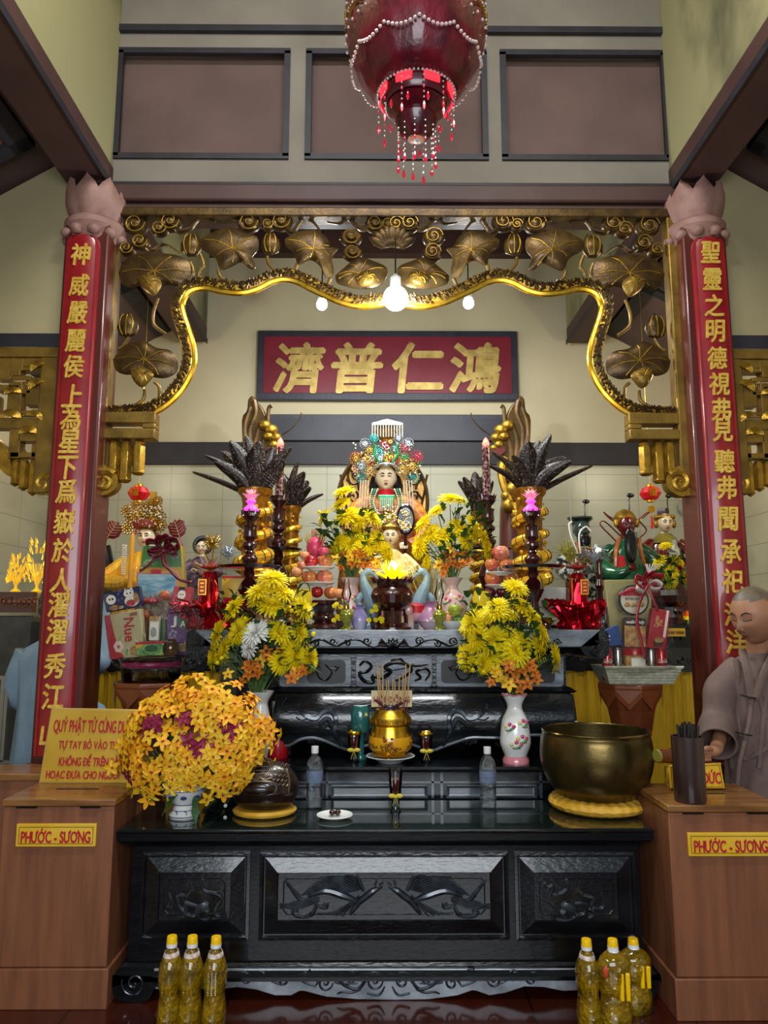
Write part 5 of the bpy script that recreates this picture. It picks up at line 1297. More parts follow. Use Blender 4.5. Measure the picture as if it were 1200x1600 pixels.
# round dark censer with yellow lotus lamp
t, p = LT('censer', 'round dark lacquer censer with petal rim in the middle of the upper altar', 'censer', 613, 984, 4.12, UZ)
k = px(4.12); Z = lambda y: at(613, y, 4.12).z-UZ
b = B(); b.lathe([(30*k, 0), (30*k, .012), (25*k, .02), (22*k, .035), (14*k, .04), (14*k, Z(955)), (20*k, Z(951)), (31*k, Z(942)), (34*k, Z(930)), (30*k, Z(920)), (24*k, Z(916)), (26*k, Z(911)), (30*k, Z(906)), (27*k, Z(906)), (20*k, Z(915))], p, 40); mk('pot', b, rosew, t)
b = B()
for j in range(14): a = 2*PI*j/14; b.tube([p+V((27*k*math.cos(a), 27*k*math.sin(a), Z(909))), p+V((34*k*math.cos(a), 34*k*math.sin(a), Z(902)))], [.016, .002], 5)
mk('petal_rim', b, rosew, t)
b = B()
for j in range(3): a = 2*PI*j/3+.5; b.tube([p+V((22*k*math.cos(a), 22*k*math.sin(a), Z(950))), p+V((26*k*math.cos(a), 26*k*math.sin(a), .015))], .012, 8)
mk('tripod', b, rosew, t)
l, q = LT('lotus_lamp', 'glowing yellow glass lotus lamp standing in the round dark censer', 'lamp', 614, 906, 4.12)
ylo = mat('lit yellow glass', '#f0d020', .15, 0, emit='#ffd800', es=1.6, coat=1); b = B()
for n, el, L in ((10, .5, .085), (9, 1.05, .1), (8, 1.35, .11)):
    for j in range(n):
        a = 2*PI*j/n+el; d = V((math.cos(a)*math.cos(el), math.sin(a)*math.cos(el), math.sin(el))); x_, y_ = fr(d); o = q+V((math.cos(a)*.02, math.sin(a)*.02, 0))
        b.add([o, o+d*L*.5+x_*.018, o+d*L, o+d*L*.5-x_*.018], [(0, 1, 2, 3)])
mk('glass_petals', b, ylo, l, smooth=False, solid=.003)
b = B(); b.ball(q+V((0, -.005, .06)), (.024, .024, .045), 12, 8); mk('lit_core', b, mat('hot lamp core', '#fff7d0', .3, emit='#fff2a0', es=16), l)
lo_ = light('lotus_glow', 'POINT', (0, 0, 0), 1.6, (1, .85, .3), .03); lo_.parent = l; lo_.location = (0, -.1, .12)
b = B(); b.lathe([(.03, 0), (.012, .01), (.02, .02)], q, 12); mk('foot', b, mat('pink glass foot', '#c06080', .2, coat=1), l)

# blue cranes
crm = mat('pale blue grey stone', '#6f8b9a', .45, 0, c2='#8fa9b4', sc=12, bump=.2, bsc=50)
for x, s_, lab in ((574, -1, 'left'), (661, 1, 'right')):
    t, p = LT('crane_figurine', 'pale blue grey stone crane figurine %s of the round dark censer' % lab, 'figurine', x, 984, 4.3, UZ)
    m = lambda dx, y, dy=0: at(x-s_*dx, y, 4.3)+V((0, dy, 0))
    b = B(); b.tube(smooth_path([m(6, 978), m(8, 955), m(4, 935), m(-4, 915), m(-6, 900), m(2, 893), m(8, 897)], 5), [.03, .034, .038, .042, .046, .048, .050, .052, .052, .052, .05, .048, .046, .043, .04, .036, .033, .03, .028, .026, .025, .024, .025, .026, .027, .027, .025, .022, .02, .018, .015][:31], 12, flat=.8)
    mk('body', b, crm, t)
    b = B(); b.tube([m(8, 896), m(13, 900), m(16, 906)], [.012, .007, .002], 7); mk('beak', b, crm, t)
    b = B(); b.ball(m(10, 893, -.018), .005); mk('eye', b, blk, t)
    b = B(); b.tube(smooth_path([m(-4, 925), m(-13, 935), m(-12, 945), m(-2, 952)], 4), [.02]*6+[.015]*6+[.006], 8); b.lathe([(.05, 0), (.052, .02), (.04, .04), (.02, .06)], p, 14); mk('wing_and_base', b, crm, t)

# fruit towers
fr_mats = {'red': mat('red apple skin', '#8f1016', .22, 0, c2='#b8222a', sc=20, coat=.4), 'blush': mat('blush apple skin', '#b5502e', .28, 0, c2='#cf8a4a', sc=14, coat=.4, stretch=(3, 3, .6)), 'pink': mat('pinkish apple skin', '#b84a44', .28, 0, c2='#d98f6a', sc=10, coat=.4, stretch=(3, 3, .6)), 'gold': mat('yellow red apple skin', '#c07a3a', .28, 0, c2='#b84434', sc=9, coat=.4), 'plum': mat('dark plum skin', '#5a1526', .25, coat=.4), 'green': mat('green mango skin', '#3f6a2c', .3, 0, c2='#6d8a34', sc=8, coat=.3), 'olive': mat('yellow green skin', '#8e9a28', .3, coat=.3), 'peach': mat('peach skin', '#d08a5c', .4), 'dragon': mat('dragon fruit skin', '#b02850', .35, 0, c2='#d0506a', sc=20)}
def apple_b(c, r, key):
    b = B(); c = V(c); pr = []
    for i in range(13):
        a = -PI/2+PI*i/12; q = r*math.cos(a)*(1+.06*math.sin(a)); z = r*.9*math.sin(a)
        if i > 9: z -= r*.18*((i-9)/3)**2
        pr.append((max(q, .0008), z))
    b.lathe(pr, c, 18, lobes=5, amp=.012); return b
def fruit(x, y, r, key, label, Y=4.35, nm='apple', group=None, sq=1):
    c = at(x, y, Y); rr = r*px(Y); b = apple_b(c, rr, key)
    t = thing(nm, label, 'fruit', c-V((0, 0, rr*.9)), group)
    mk('flesh', b, fr_mats[key], t)
    b = B(); b.tube([c+V((0, 0, rr*.7)), c+V((.004, -.004, rr*1.0))], .0022, 5); mk('stem', b, mat('fruit stem', '#3a2a1a', .6), t)
    return t
def plate(x, y, hw, Y, label, nm='plate', z=None, m_=None):
    c = at(x, y, Y); k = px(Y)
    if z is not None: c.z = z
    b = B(); b.lathe([(hw*k*.5, 0), (hw*k*.55, .004), (hw*k*.9, .014), (hw*k, .02), (hw*k*.98, .022), (hw*k*.85, .016), (hw*k*.5, .008), (.002, .008)], c, 36)
    return one(nm, b, m_ or white, label, 'plate')
def stand(x, y0, Y, hw, label):
    t, p = LT('fruit_stand', label, 'stand', x, 984, Y, UZ); H = at(x, y0, Y).z-UZ; k = px(Y)
    b = B(); b.lathe([(hw*k*.95, 0), (hw*k, .01), (hw*k*.8, .03), (hw*k*.62, H*.25), (hw*k*.8, H*.4), (hw*k*.6, H*.55), (hw*k*.75, H*.75), (hw*k*1.05, H-.02), (hw*k*1.1, H-.003), (hw*k, H)], p, 28); mk('turned_body', b, rosew, t)
    b = B()
    for j in range(12): a = 2*PI*j/12; b.ball(p+V((hw*k*.82*math.cos(a), hw*k*.82*math.sin(a), H*.4)), .012, 7, 5)
    mk('beading', b, rosew, t)
stand(506, 938, 4.35, 24, 'dark turned stand under the left fruit tower')
stand(780, 932, 4.35, 22, 'dark turned stand under the right fruit tower')
for y, lab in ((888, 'top'), (912, 'lower')): plate(498, y+4, 25, 4.35, 'white plate, %s tier of the left fruit tower' % lab)
for y, lab in ((896, 'top'), (916, 'lower')): plate(782, y+4, 24, 4.35, 'white plate, %s tier of the right fruit tower' % lab)
FR = [(486, 877, 11.5, 'red', 'dark red apple on the top plate of the left fruit tower'), (508, 877, 11.5, 'blush', 'orange red apple on the top plate of the left tower'), (483, 902, 12, 'blush', 'brownish apple between the plates of the left tower, the left one'), (507, 902, 13, 'pink', 'pinkish apple between the plates of the left tower, the right one'),
      (495, 925, 10, 'red', 'dark red apple under the lower plate of the left tower'), (517, 926, 11, 'blush', 'shiny orange red apple under the lower plate of the left tower'), (529, 927, 9, 'peach', 'pale peach fruit at the right foot of the left tower'),
      (505, 862, 9, 'dragon', 'round magenta fruit above the orange red apple of the left tower'), (476, 868, 8, 'peach', 'peach coloured fruit at the upper left of the left tower'), (472, 883, 7.5, 'pink', 'small pink apple at the left of the left tower, middle of three'), (464, 894, 9, 'peach', 'pale pink apple at the far left of the left tower'),
      (782, 864, 14, 'pink', 'large pinkish apple crowning the right fruit tower'), (768, 882, 11, 'gold', 'yellow red apple left in the second row of the right tower'), (790, 882, 11.5, 'gold', 'yellow red apple right in the second row of the right tower'), (770, 905, 13, 'gold', 'yellowish apple left between the plates of the right tower'), (798, 904, 12, 'blush', 'brownish apple right between the plates of the right tower'),
      (766, 926, 9, 'plum', 'dark plum left under the lower plate of the right tower'), (785, 925, 10, 'plum', 'dark plum in the middle under the lower plate of the right tower'), (806, 928, 10, 'plum', 'dark plum right under the lower plate of the right tower')]
for x, y, r, kk, lab in FR: fruit(x, y, r, kk, lab)
t = thing('dragon_fruit', 'scaly pink dragon fruit topping the left fruit tower', 'fruit', at(492, 868, 4.4)); b = B(); c = at(492, 855, 4.4); b.ball(c, (.05, .045, .065), 16, 10); mk('flesh', b, fr_mats['dragon'], t)
b = B(); rr = random.Random(8)
for j in range(26):
    a = rr.uniform(0, 2*PI); e = rr.uniform(-.6, 1.4); d = V((math.cos(a)*math.cos(e), math.sin(a)*math.cos(e), math.sin(e))); q = c+V((d.x*.05, d.y*.045, d.z*.063)); b.tube([q, q+d*.018+V((0, 0, .018)), q+d*.02+V((0, 0, .034))], [.008, .006, .001], 5, flat=.5)
mk('scales', b, mat('pink green scales', '#c04a50', .4, 0, c2='#9aa040', sc=20), t)
# low fruit bowl and its fruit
t, p = LT('fruit_bowl', 'small pale bowl of mixed fruit right of the round censer', 'bowl', 710, 984, 4.12, UZ); k = px(4.12)
b = B(); b.lathe([(14*k, 0), (16*k, .008), (20*k, .02), (26*k, .045), (25*k, .045), (18*k, .022), (.002, .016)], p, 32); mk('bowl_shell', b, white, t)
for x, y, r, kk, lab in ((697, 967, 9, 'peach', 'peach coloured orange in the pale bowl'), (711, 953, 11, 'olive', 'yellow green fruit on top in the pale bowl'), (717, 970, 9.5, 'green', 'dark green mango in the pale bowl')): fruit(x, y, r, kk, lab, 4.12, 'round_fruit')
# oil lamps
brassg = mat('yellow green glass', '#9aa01c', .08, 0, trans=.6, coat=1); gl2 = clearmat('lamp chimney glass')
for x, lab in ((541, 'left of the purple vase'), (687, 'left of the fruit bowl')):
    t, p = LT('oil_lamp', 'small green glass oil lamp with tall chimney %s' % lab, 'lamp', x, 984, 4.06, UZ); k = px(4.06)
    b = B(); b.lathe([(10*k, 0), (10*k, .006), (5*k, .02), (5*k, .035), (10*k, .06), (11*k, .08), (8*k, .1), (4*k, .108)], p, 24); mk('reservoir', b, brassg, t)
    b = B(); b.lathe([(4*k, .105), (4.5*k, .12), (3.5*k, .135)], p, 16); mk('burner_collar', b, mat('brass collar', '#a88a40', .25, 1), t)
    b = B(); b.lathe([(3*k, .13), (4*k, .15), (8*k, .19), (5*k, .23), (4*k, .27), (4*k, .275)], p, 20, cap=False); mk('chimney', b, gl2, t)
# crystal yellow cups
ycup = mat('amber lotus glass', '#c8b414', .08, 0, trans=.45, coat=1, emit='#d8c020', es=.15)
for x, y, lab in ((474, 952, 'left'), (753, 955, 'right')):
    t, p = LT('glass_cup', 'fluted amber glass lotus cup beside the %s fruit tower' % lab, 'cup', x, y, 4.16, None); p = at(x, y, 4.16); k = px(4.16)
    hz = p.z-UZ
    b = B(); b.lathe([(14*k, -hz), (15*k, -hz+.01), (6*k, -hz+.025), (5*k, -.02), (9*k, 0)], p, 20); mk('dark_stand', b, rosew, t)
    b = B(); b.lathe([(7*k, 0), (12*k, .03), (13*k, .06), (11*k, .11), (10*k, .11), (11*k, .06), (6*k, .02)], p, 32, lobes=12, amp=.05); mk('cup', b, ycup, t)
    b = B()
    for j in range(10):
        a = 2*PI*j/10; d = V((math.cos(a), math.sin(a), .35)); x_, y_ = fr(d); o = p+V((math.cos(a)*.02, math.sin(a)*.02, .005)); b.add([o, o+d*.035+x_*.015, o+d*.06+V((0, 0, .01)), o+d*.035-x_*.015], [(0, 1, 2, 3)])
    mk('petal_collar', b, ycup, t, smooth=False, solid=.003)
# figurines between censer and vases
def blob(nm, label, cat, x, yb, yt, Y, prof, m_, z=UZ, n=24, **k2):
    t, p = LT(nm, label, cat, x, yb, Y, z); H = at(x, yt, Y).z-z; k = px(Y)
    b = B(); b.lathe([(r*k, u*H) for r, u in prof], p, n, **k2); mk('body', b, m_, t); return t, p, H, k
t, p, H, k = blob('small_vase', 'purple shading to white porcelain bottle left of the round censer', 'vase', 562, 984, 945, 4.15, [(9, 0), (10, .05), (13, .3), (12, .55), (6, .8), (5, .92), (7, 1)], mat('purple white glaze', '#5a4890', .2, 0, c2='#b8b4cc', sc=6, coat=.5))
t, p, H, k = blob('small_vase', 'magenta globe shaped porcelain vase right of the red and pink elephant', 'vase', 673, 984, 940, 4.16, [(11, 0), (16, .12), (20, .3), (18, .5), (10, .75), (8, .9), (11, 1)], mat('magenta to cream glaze', '#8f3f80', .2, 0, c2='#c8b0b8', sc=5, coat=.5))
b = B()
for j, a in enumerate((-1.9, -1.6, -1.3)): b.ball(p+V((19*k*math.cos(a), 19*k*math.sin(a), H*(.3+.07*(j % 2)))), .007)
mk('painted_blossom', b, white, t)
t, p = LT('elephant_figurine', 'pink and red porcelain elephant standing right of the round censer', 'figurine', 648, 984, 4.2, UZ); k = px(4.2)
pkel = mat('pink white porcelain', '#c98f88', .25, 0, c2='#d9c4bc', sc=8, coat=.5)
b = B(); b.ball(p+V((.01, 0, .09)), (.055, .05, .05), 18, 12)
for dx in (-.025, .04):
    for dy in (-.03, .03): b.tube([p+V((dx, dy, .08)), p+V((dx, dy, .0))], [.022, .02], 10)
b.ball(p+V((-.05, -.02, .105)), (.034, .032, .036), 14, 10); b.tube(smooth_path([p+V((-.07, -.03, .11)), p+V((-.085, -.04, .07)), p+V((-.08, -.045, .03))], 4), [.016, .014, .013, .012, .011, .010, .009, .008, .007], 8)
mk('body', b, pkel, t)
for dy in (-.05, .02): b = B(); b.ball(p+V((-.035, dy, .105)), (.022, .006, .028), 10, 7); mk('ear', b, pkel, t)
b = B(); b.lathe([(.058, .09), (.05, .13), (.02, .147), (.002, .148)], p+V((.01, 0, 0)), 18, sy=.9); mk('red_blanket', b, redm, t)
# little potted flowers
for x, lab in ((586, 'left of the round censer foot'), (533, 'under the left fruit tower, by the oil lamp')):
    t, p = LT('flower_posy', 'tiny dark posy with yellow flowers %s' % lab, 'flowers', x, 984, 4.1, UZ); rr = random.Random(x); k = px(4.1)
    b = B(); b.lathe([(.02, 0), (.028, .03), (.03, .05)], p, 14); mk('pot', b, rosew, t)
    lf = B(); fb = B()
    for j in range(26):
        q = p+V((rr.uniform(-.035, .035), rr.uniform(-.03, .03), rr.uniform(.03, .12))); leafblade(lf, q, (rr.uniform(-1, 1), rr.uniform(-1, .3), rr.uniform(0, 1)), .03, .008, rr)
    mk('leaves', lf, leafg, t)
    for j in range(9):
        q = p+V((rr.uniform(-.04, .04), -.03, rr.uniform(.04, .14))); inst(MUMS[j % 3], 'yellow_bloom', t, q, (rr.uniform(-.5, .5), -1, .5), .014)
# gold dragonfly / butterflies brooch of hanging glass: magenta glow under censer
b = B()
for dx in (-8, 6): b.lathe([(.012, 0), (.012, .04), (.008, .045)], at(613+dx, 968, 4.2), 12)
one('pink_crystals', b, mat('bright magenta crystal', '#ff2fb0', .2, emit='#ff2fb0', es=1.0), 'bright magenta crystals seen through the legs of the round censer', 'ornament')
# joss stick bundle wrapped in yellow paper leaning behind right crane
b = B(); c = at(668, 935, 4.5)
for j in range(40):
    a = RN.uniform(-.9, .9); b.tube([c+V((RN.uniform(-.02, .02), RN.uniform(-.03, .03), -.1)), c+V((math.sin(a)*.16, RN.uniform(-.06, .06), .05+.16*math.cos(a)))], [.004, .008], 4, flat=.3)
one('straw_spray', b, mat('pale yellow straw', '#cdbb4c', .4, 0, c2='#e0d88a', sc=30), 'pale yellow fan of straw behind the right crane', 'ornament')
# ================= statues and people =================
def head_geo(b, c, H, yaw=0, pitch=0, mi=(0, 1, 2), w=.36, d=.42, nose=1.0, closed=False, roll=0, fs_=1.0):
    """a head of height H centred at c, facing -y before yaw; mi = skin, dark, lip slots"""
    T = Matrix.Translation(V(c)) @ Matrix.Rotation(yaw, 4, 'Z') @ Matrix.Rotation(pitch, 4, 'X') @ Matrix.Rotation(roll, 4, 'Y')
    nu, nv = 40, 30; vs = []
    def g(x, z, cx, cz, sx, sz): return math.exp(-((x-cx)/sx)**2-((z-cz)/sz)**2)
    for i in range(nv+1):
        t = -PI/2+PI*i/nv
        for j in range(nu):
            a = 2*PI*j/nu; X = math.cos(t)*math.sin(a); Y = -math.cos(t)*math.cos(a); Z = math.sin(t)
            low = max(0, -Z); wx = w*(1-.30*low**1.6); dy = d*(1-.10*low)
            y = Y*dy; x = X*wx*(1+.04*math.cos(2*t)); z = Z*.5
            if Y < 0:
                ax = abs(X); f = min(1, -Y*1.8)
                y += -low*.05*f
                y -= f*(.085*nose*g(ax, Z, 0, -.20, .10, .13)+.04*nose*g(ax, Z, 0, .0, .07, .22))
                y += f*.035*g(ax, Z, .36, .06, .17, .12)
                y -= f*.018*g(ax, Z, .34, .24, .25, .07)
                y -= f*.030*g(ax, Z, 0, -.50, .22, .06); y += f*.018*g(ax, Z, 0, -.66, .22, .06); y -= f*.025*g(ax, Z, 0, -.82, .22, .12)
                y -= f*.016*g(ax, Z, .42, -.18, .2, .18)
                y += f*.012*g(ax, Z, 0, -.495, .2, .022)
            else:
                y += 0 if Z > -.3 else -(-.3-Z)*.12
            vs.append((x*H, y*H, z*H))
    fs = [(i*nu+j, i*nu+(j+1) % nu, (i+1)*nu+(j+1) % nu, (i+1)*nu+j) for i in range(nv) for j in range(nu)]
    b.mi = mi[0]; b.add(vs, fs, T)
    def surf(ax, z, off=.0):     # front surface point
        Z = z; t = math.asin(max(-1, min(1, Z))); X = ax; low = max(0, -Z); wx = w*(1-.3*low**1.6)
        sgn = X; s_ = max(-1, min(1, X)); yy = -math.sqrt(max(0, math.cos(t)**2-s_**2)); y = yy*d*(1-.1*low)-low*.05
        y += .035*g(abs(X), Z, .36, .06, .17, .12)-.018*g(abs(X), Z, .34, .24, .25, .07)-.03*g(abs(X), Z, 0, -.5, .22, .06)-.016*g(abs(X), Z, .42, -.18, .2, .18)
        return V((s_*wx*H, (y-off)*H, Z*.5*H))
    b.mi = mi[1]
    for s in (-1, 1):
        b.tube([surf(s*q, .20+.09*math.sin((q-.14)/.44*PI), .006) for q in (.14, .25, .36, .47, .58)], [q*fs_*H for q in (.006, .013, .013, .010, .003)], 6, T=T)   # brow
        b.tube([surf(s*q, .035+(.0 if closed else .05)*math.sin((q-.17)/.36*PI)-(.03*math.sin((q-.17)/.36*PI) if closed else 0), .004) for q in (.17, .26, .35, .44, .53)], (.008 if closed else .011)*fs_*H, 6, T=T)
        if not closed:
            b.mi = mi[3] if len(mi) > 3 else mi[0]; b.ball(surf(s*.35, .03, -.008), (.055*H*fs_**.5, .02*H, .022*H*fs_**.5), 10, 7, T=T)
            b.mi = mi[1]; b.ball(surf(s*.35, .03, .004), (.021*H*fs_**.6, .016*H, .021*H*fs_**.6), 8, 6, T=T)
        b.mi = mi[0]; b.ball((s*(w*.985)*H, .03*H, -.02*H), (.035*H, .07*H, .12*H), 10, 8, T=T); b.ball((s*(w*1.0)*H, .015*H, -.11*H), (.028*H, .04*H, .04*H), 8, 6, T=T)
        b.mi = mi[1]
    b.mi = mi[2]
    b.ball(surf(0, -.475, -.003), (.075*H, .018*H*fs_, .012*H*fs_**.6), 12, 6, T=T); b.ball(surf(0, -.53, -.003), (.06*H, .02*H*fs_, .014*H*fs_**.6), 12, 6, T=T)
    b.mi = mi[0]
    for s in (-1, 1): b.ball((s*.04*H, surf(0, -.25, .055).y, -.13*H), (.028*H, .025*H, .02*H), 8, 6, T=T)
    return T
def ring(c, rx, ry, n=32, fold=0, nf=9, ph=0, tilt=None):
    o = []
    for j in range(n):
        a = 2*PI*j/n; q = 1+fold*math.sin(nf*a+ph)
        o.append(V(c)+V((math.cos(a)*rx*q, math.sin(a)*ry*q, 0)))
    return o
def body_loft(b, secs, n=40):
    """secs: (cx, cy, z, rx, ry, fold)"""
    b.loft([ring((x, y, z), rx, ry, n, f, 11, z*3) for x, y, z, rx, ry, f in secs])

face = mat('painted cream face', '#d9c2a0', .3, 0, coat=.4); blackp = mat('black painted hair', '#0b0a0c', .25, coat=.4); lip = mat('red painted lips', '#9c2220', .3); whitep = mat('painted eye white', '#e8e2d4', .3)
# --- the seated goddess ---
DY = 5.3; k = px(DY)
A = lambda x, y, dy=0: at(x, y, DY)+V((0, dy, 0))
t = thing('goddess_statue', 'large seated goddess statue with a towering jewelled headdress in the centre', 'statue', V((at(603, 900, DY).x, DY, 1.47)))
z0 = 1.47
cx_ = at(603, 800, DY).x
b = B(); zt = lambda y: at(603, y, DY).z
body_loft(b, [(cx_, DY+.05, z0, .34, .26, .05), (cx_, DY+.05, zt(905), .33, .26, .06), (cx_, DY+.04, zt(860), .30, .24, .06), (cx_, DY+.03, zt(825), .27, .2, .05), (cx_, DY+.03, zt(800), .24, .16, .04), (cx_, DY+.03, zt(785), .2, .13, .02), (cx_, DY+.03, zt(776), .12, .09, .01), (cx_, DY+.02, zt(770), .055, .055, 0)])
robe = mat('gold brocade robe', '#a8792a', .45, .3, c2='#7a2a22', sc=28, bump=.2, bsc=80); mk('robe', b, robe, t)
b = B(); b.lathe([(.05, zt(782)), (.05, zt(764))], (cx_, DY, 0), 16); hd = head_geo(b, (cx_, DY-.02, zt(749)), .19, 0, 0, (0, 1, 2, 3), w=.40, fs_=1.9)
mk('head', b, [face, blackp, lip, whitep], t)
b = B(); b.ball((cx_, DY+.03, zt(745)), (.085, .09, .105), 20, 12)
for s in (-1, 1): b.tube([V((cx_+s*.07, DY-.0, zt(742))), V((cx_+s*.09, DY+.0, zt(760))), V((cx_+s*.085, DY+.02, zt(785)))], [.03, .035, .03], 10)
mk('hair', b, blackp, t)
b = B(); b.lathe([(.075, zt(781)), (.062, zt(771)), (.05, zt(766))], (cx_, DY-.01, 0), 20); mk('red_collar', b, redm, t)
# oval carved chair back
oc_ = A(598, 778, .2); b = B(); P = [(oc_.x+.335*math.cos(a), oc_.z+.40*math.sin(a)*(1 if math.sin(a) > 0 else 1)) for a in [2*PI*j/48 for j in range(48)]]
b.prism(P, DY+.17, DY+.23); mk('chair_back', b, mat('gold lacquer chair', '#c8923f', .35, .2, c2='#d9a95a', sc=6), t, bevel=.012)
b = B(); b.tube([V((x, DY+.16, z)) for x, z in P+[P[0]]], .014, 8); mk('chair_rim', b, bronze, t)
b = B()
for s in (-1, 1):
    for L in ([(48, 712), (58, 735), (52, 758), (62, 775)], [(38, 745), (50, 750), (60, 742)], [(60, 790), (50, 815), (36, 838)], [(66, 760), (60, 790), (64, 812)], [(55, 725), (44, 740), (40, 760)], [(58, 800), (46, 800), (40, 812)], [(70, 735), (66, 755), (70, 770)]):
        b.tube([p+V((0, .165, 0)) for p in smooth_path([A(600+s*q[0], q[1]) for q in L], 5)], .010, 6)
    for q in ((50, 770), (56, 822), (46, 735)): b.tube([p+V((0, .16, 0)) for p in spiral(A(600+s*q[0], q[1]), .045, 1.2, 1, s)], .009, 6)
mk('chair_carving', b, bronze, t)
# headdress
silver = mat('silver filigree', '#aab4bd', .25, .7, coat=.4); tealb = mat('teal beads', '#2f9f9a', .2, coat=1); rubyb = mat('pink red beads', '#b03048', .2, coat=1); goldb = mat('gold filigree', '#b8903c', .3, .8); pearl = mat('pearl beads', '#d9d4c4', .2, coat=.8); greenb = mat('green beads', '#27a060', .2, coat=1)
b = B()
for s in (-1, 1):
    b.tube(smooth_path([A(603, 729, -.12), A(603+s*14, 733, -.11), A(603+s*24, 746, -.09), A(603+s*36, 752, -.07), A(603+s*44, 748, -.05)], 5), [.016]*10+[.012]*6+[.006]*5, 8, flat=.5)
b.ball(A(603, 731, -.13), (.03, .012, .016), 12, 8); mk('silver_visor', b, silver, t)
b = B(); b.lathe([(.085, zt(733)), (.085, zt(715)), (.05, zt(700)), (.04, zt(688)), (.09, zt(676)), (.06, zt(670))], (cx_, DY, 0), 24, sy=.8); mk('crown_core', b, goldb, t)
rr = random.Random(4)
def rosette(b, c, r, n, s_=.006):
    for j in range(n): a = 2*PI*j/n; b.ball(c+V((math.cos(a)*r, 0, math.sin(a)*r)), s_, 6, 4)
    b.tube([c+V((math.cos(2*PI*j/16)*r*.55, 0, math.sin(2*PI*j/16)*r*.55)) for j in range(17)], s_*.5, 5); b.ball(c, s_*1.6, 8, 6)
for (x, y, r, m_) in ((571, 699, 8, silver), (637, 699, 8, silver), (577, 708, 9, goldb), (632, 706, 9, rubyb), (557, 722, 9, goldb), (650, 718, 9, rubyb), (566, 748, 9, tealb), (645, 748, 9, tealb), (556, 717, 7, rubyb), (575, 722, 12, goldb), (632, 722, 12, goldb), (578, 740, 10, goldb), (628, 738, 10, goldb), (565, 733, 10, silver), (643, 733, 10, goldb), (604, 702, 10, rubyb), (604, 715, 9, goldb), (590, 708, 8, tealb), (618, 706, 8, tealb), (585, 690, 6, tealb), (622, 690, 7, silver)):
    b = B(); c = A(x, y, -.09+rr.uniform(-.03, .03)); rosette(b, c, r*k, 14, .0075); rosette(b, c+V((0, -.01, 0)), r*k*.55, 8, .006); mk('rosette', b, m_, t)
for i in range(34):
    a = PI*i/33; q = 16+rr.random()*40; b = B(); rosette(b, A(603+math.cos(a)*q*1.05, 738-math.sin(a)*q*.95, -.06-rr.random()*.05), rr.uniform(3.5, 7)*k, 10, .006); mk('rosette', b, rr.choice((goldb, silver, goldb, rubyb, tealb, greenb)), t)
for s in (-1, 1):
    b = B(); b.tube(smooth_path([A(603+s*10, 728, -.11), A(603+s*18, 715, -.12), A(603+s*16, 704, -.12), A(603+s*22, 698, -.11)], 4), [.016]*5+[.012]*5+[.005]*3, 8, flat=.5)
    mk('green_dragon', b, greenb, t)
    b = B()
    for i in range(40): b.ball(A(603+s*rr.uniform(8, 52), rr.uniform(695, 750), -.1-rr.random()*.03), rr.uniform(.004, .008), 6, 4)
    mk('loose_beads', b, pearl, t)
b = B(); q0 = A(582, 667, -.1); q1 = A(628, 667, -.1)
b.prism([(q0.x, q0.z), (A(604, 661).x, A(604, 661).z), (q1.x, q1.z), (q1.x, q1.z-.012), (q0.x, q0.z-.012)], DY-.11, DY+.08); mk('flat_crown_top', b, silver, t)
for j in range(12):
    b = B(); x = q0.x+(q1.x-q0.x)*j/11
    for i in range(10): b.ball((x, DY-.115, q0.z-.012-i*.0098), .005, 6, 4)
    mk('crown_bead_string', b, pearl, t)
for s in (-1, 1):
    for j in range(4):
        b = B(); x = A(603+s*(27+4*j), 756).x
        for i in range(20): b.ball((x+s*.002*i*.3, DY-.13, zt(757)-i*.0105), .005, 6, 4)
        mk('side_bead_string', b, pearl, t)
    for j in range(3):
        b = B(); pts = smooth_path([A(603+s*(13+4*j), 768, -.1), A(603+s*(19+3*j), 790, -.17), A(603+s*(13+2*j), 808+4*j, -.22), A(603, 815+5*j, -.24)], 7)
        for p in pts: b.ball(p, .0065, 6, 4)
        mk('necklace', b, (pearl, greenb, pearl)[j], t)
b = B(); b.prism([(A(590, 780).x, zt(780)), (A(617, 780).x, zt(780)), (A(612, 800).x, zt(800)), (A(596, 800).x, zt(800))], DY-.2, DY-.14); mk('breast_plate', b, greenb, t, bevel=.01)
for j in range(7):
    b = B()
    for i in range(9): b.ball((A(594+3*j, 800).x, DY-.205, zt(786)-i*.0105), .005, 6, 4)
    mk('breast_bead_string', b, pearl, t)
ocl = mat('orange satin cape', '#d0922c', .45, 0, c2='#a04a20', sc=24, bump=.2, bsc=20)
for s in (-1, 1):
    b = B(); pts = [A(603+s*18, 785, -.02), A(603+s*40, 795, -.06), A(603+s*58, 822, -.1), A(603+s*50, 850, -.15), A(603+s*34, 862, -.2)]
    b.tube(smooth_path(pts, 5), [.055+.012*math.sin(i*.4) for i in range(21)], 14); mk('sleeve', b, ocl, t)
hands = B(); hands.ball(A(628, 858, -.3), (.03, .025, .02)); hands.ball(A(580, 858, -.3), (.03, .025, .02))
for s in (0, 1):
    for j in range(4): q = A((624 if s else 576)+3*j, 860, -.33); hands.tube([q, q+V((0, -.02, -.008)), q+V((0, -.028, -.022))], [.008, .007, .005], 6)
mk('hands', hands, face, t)
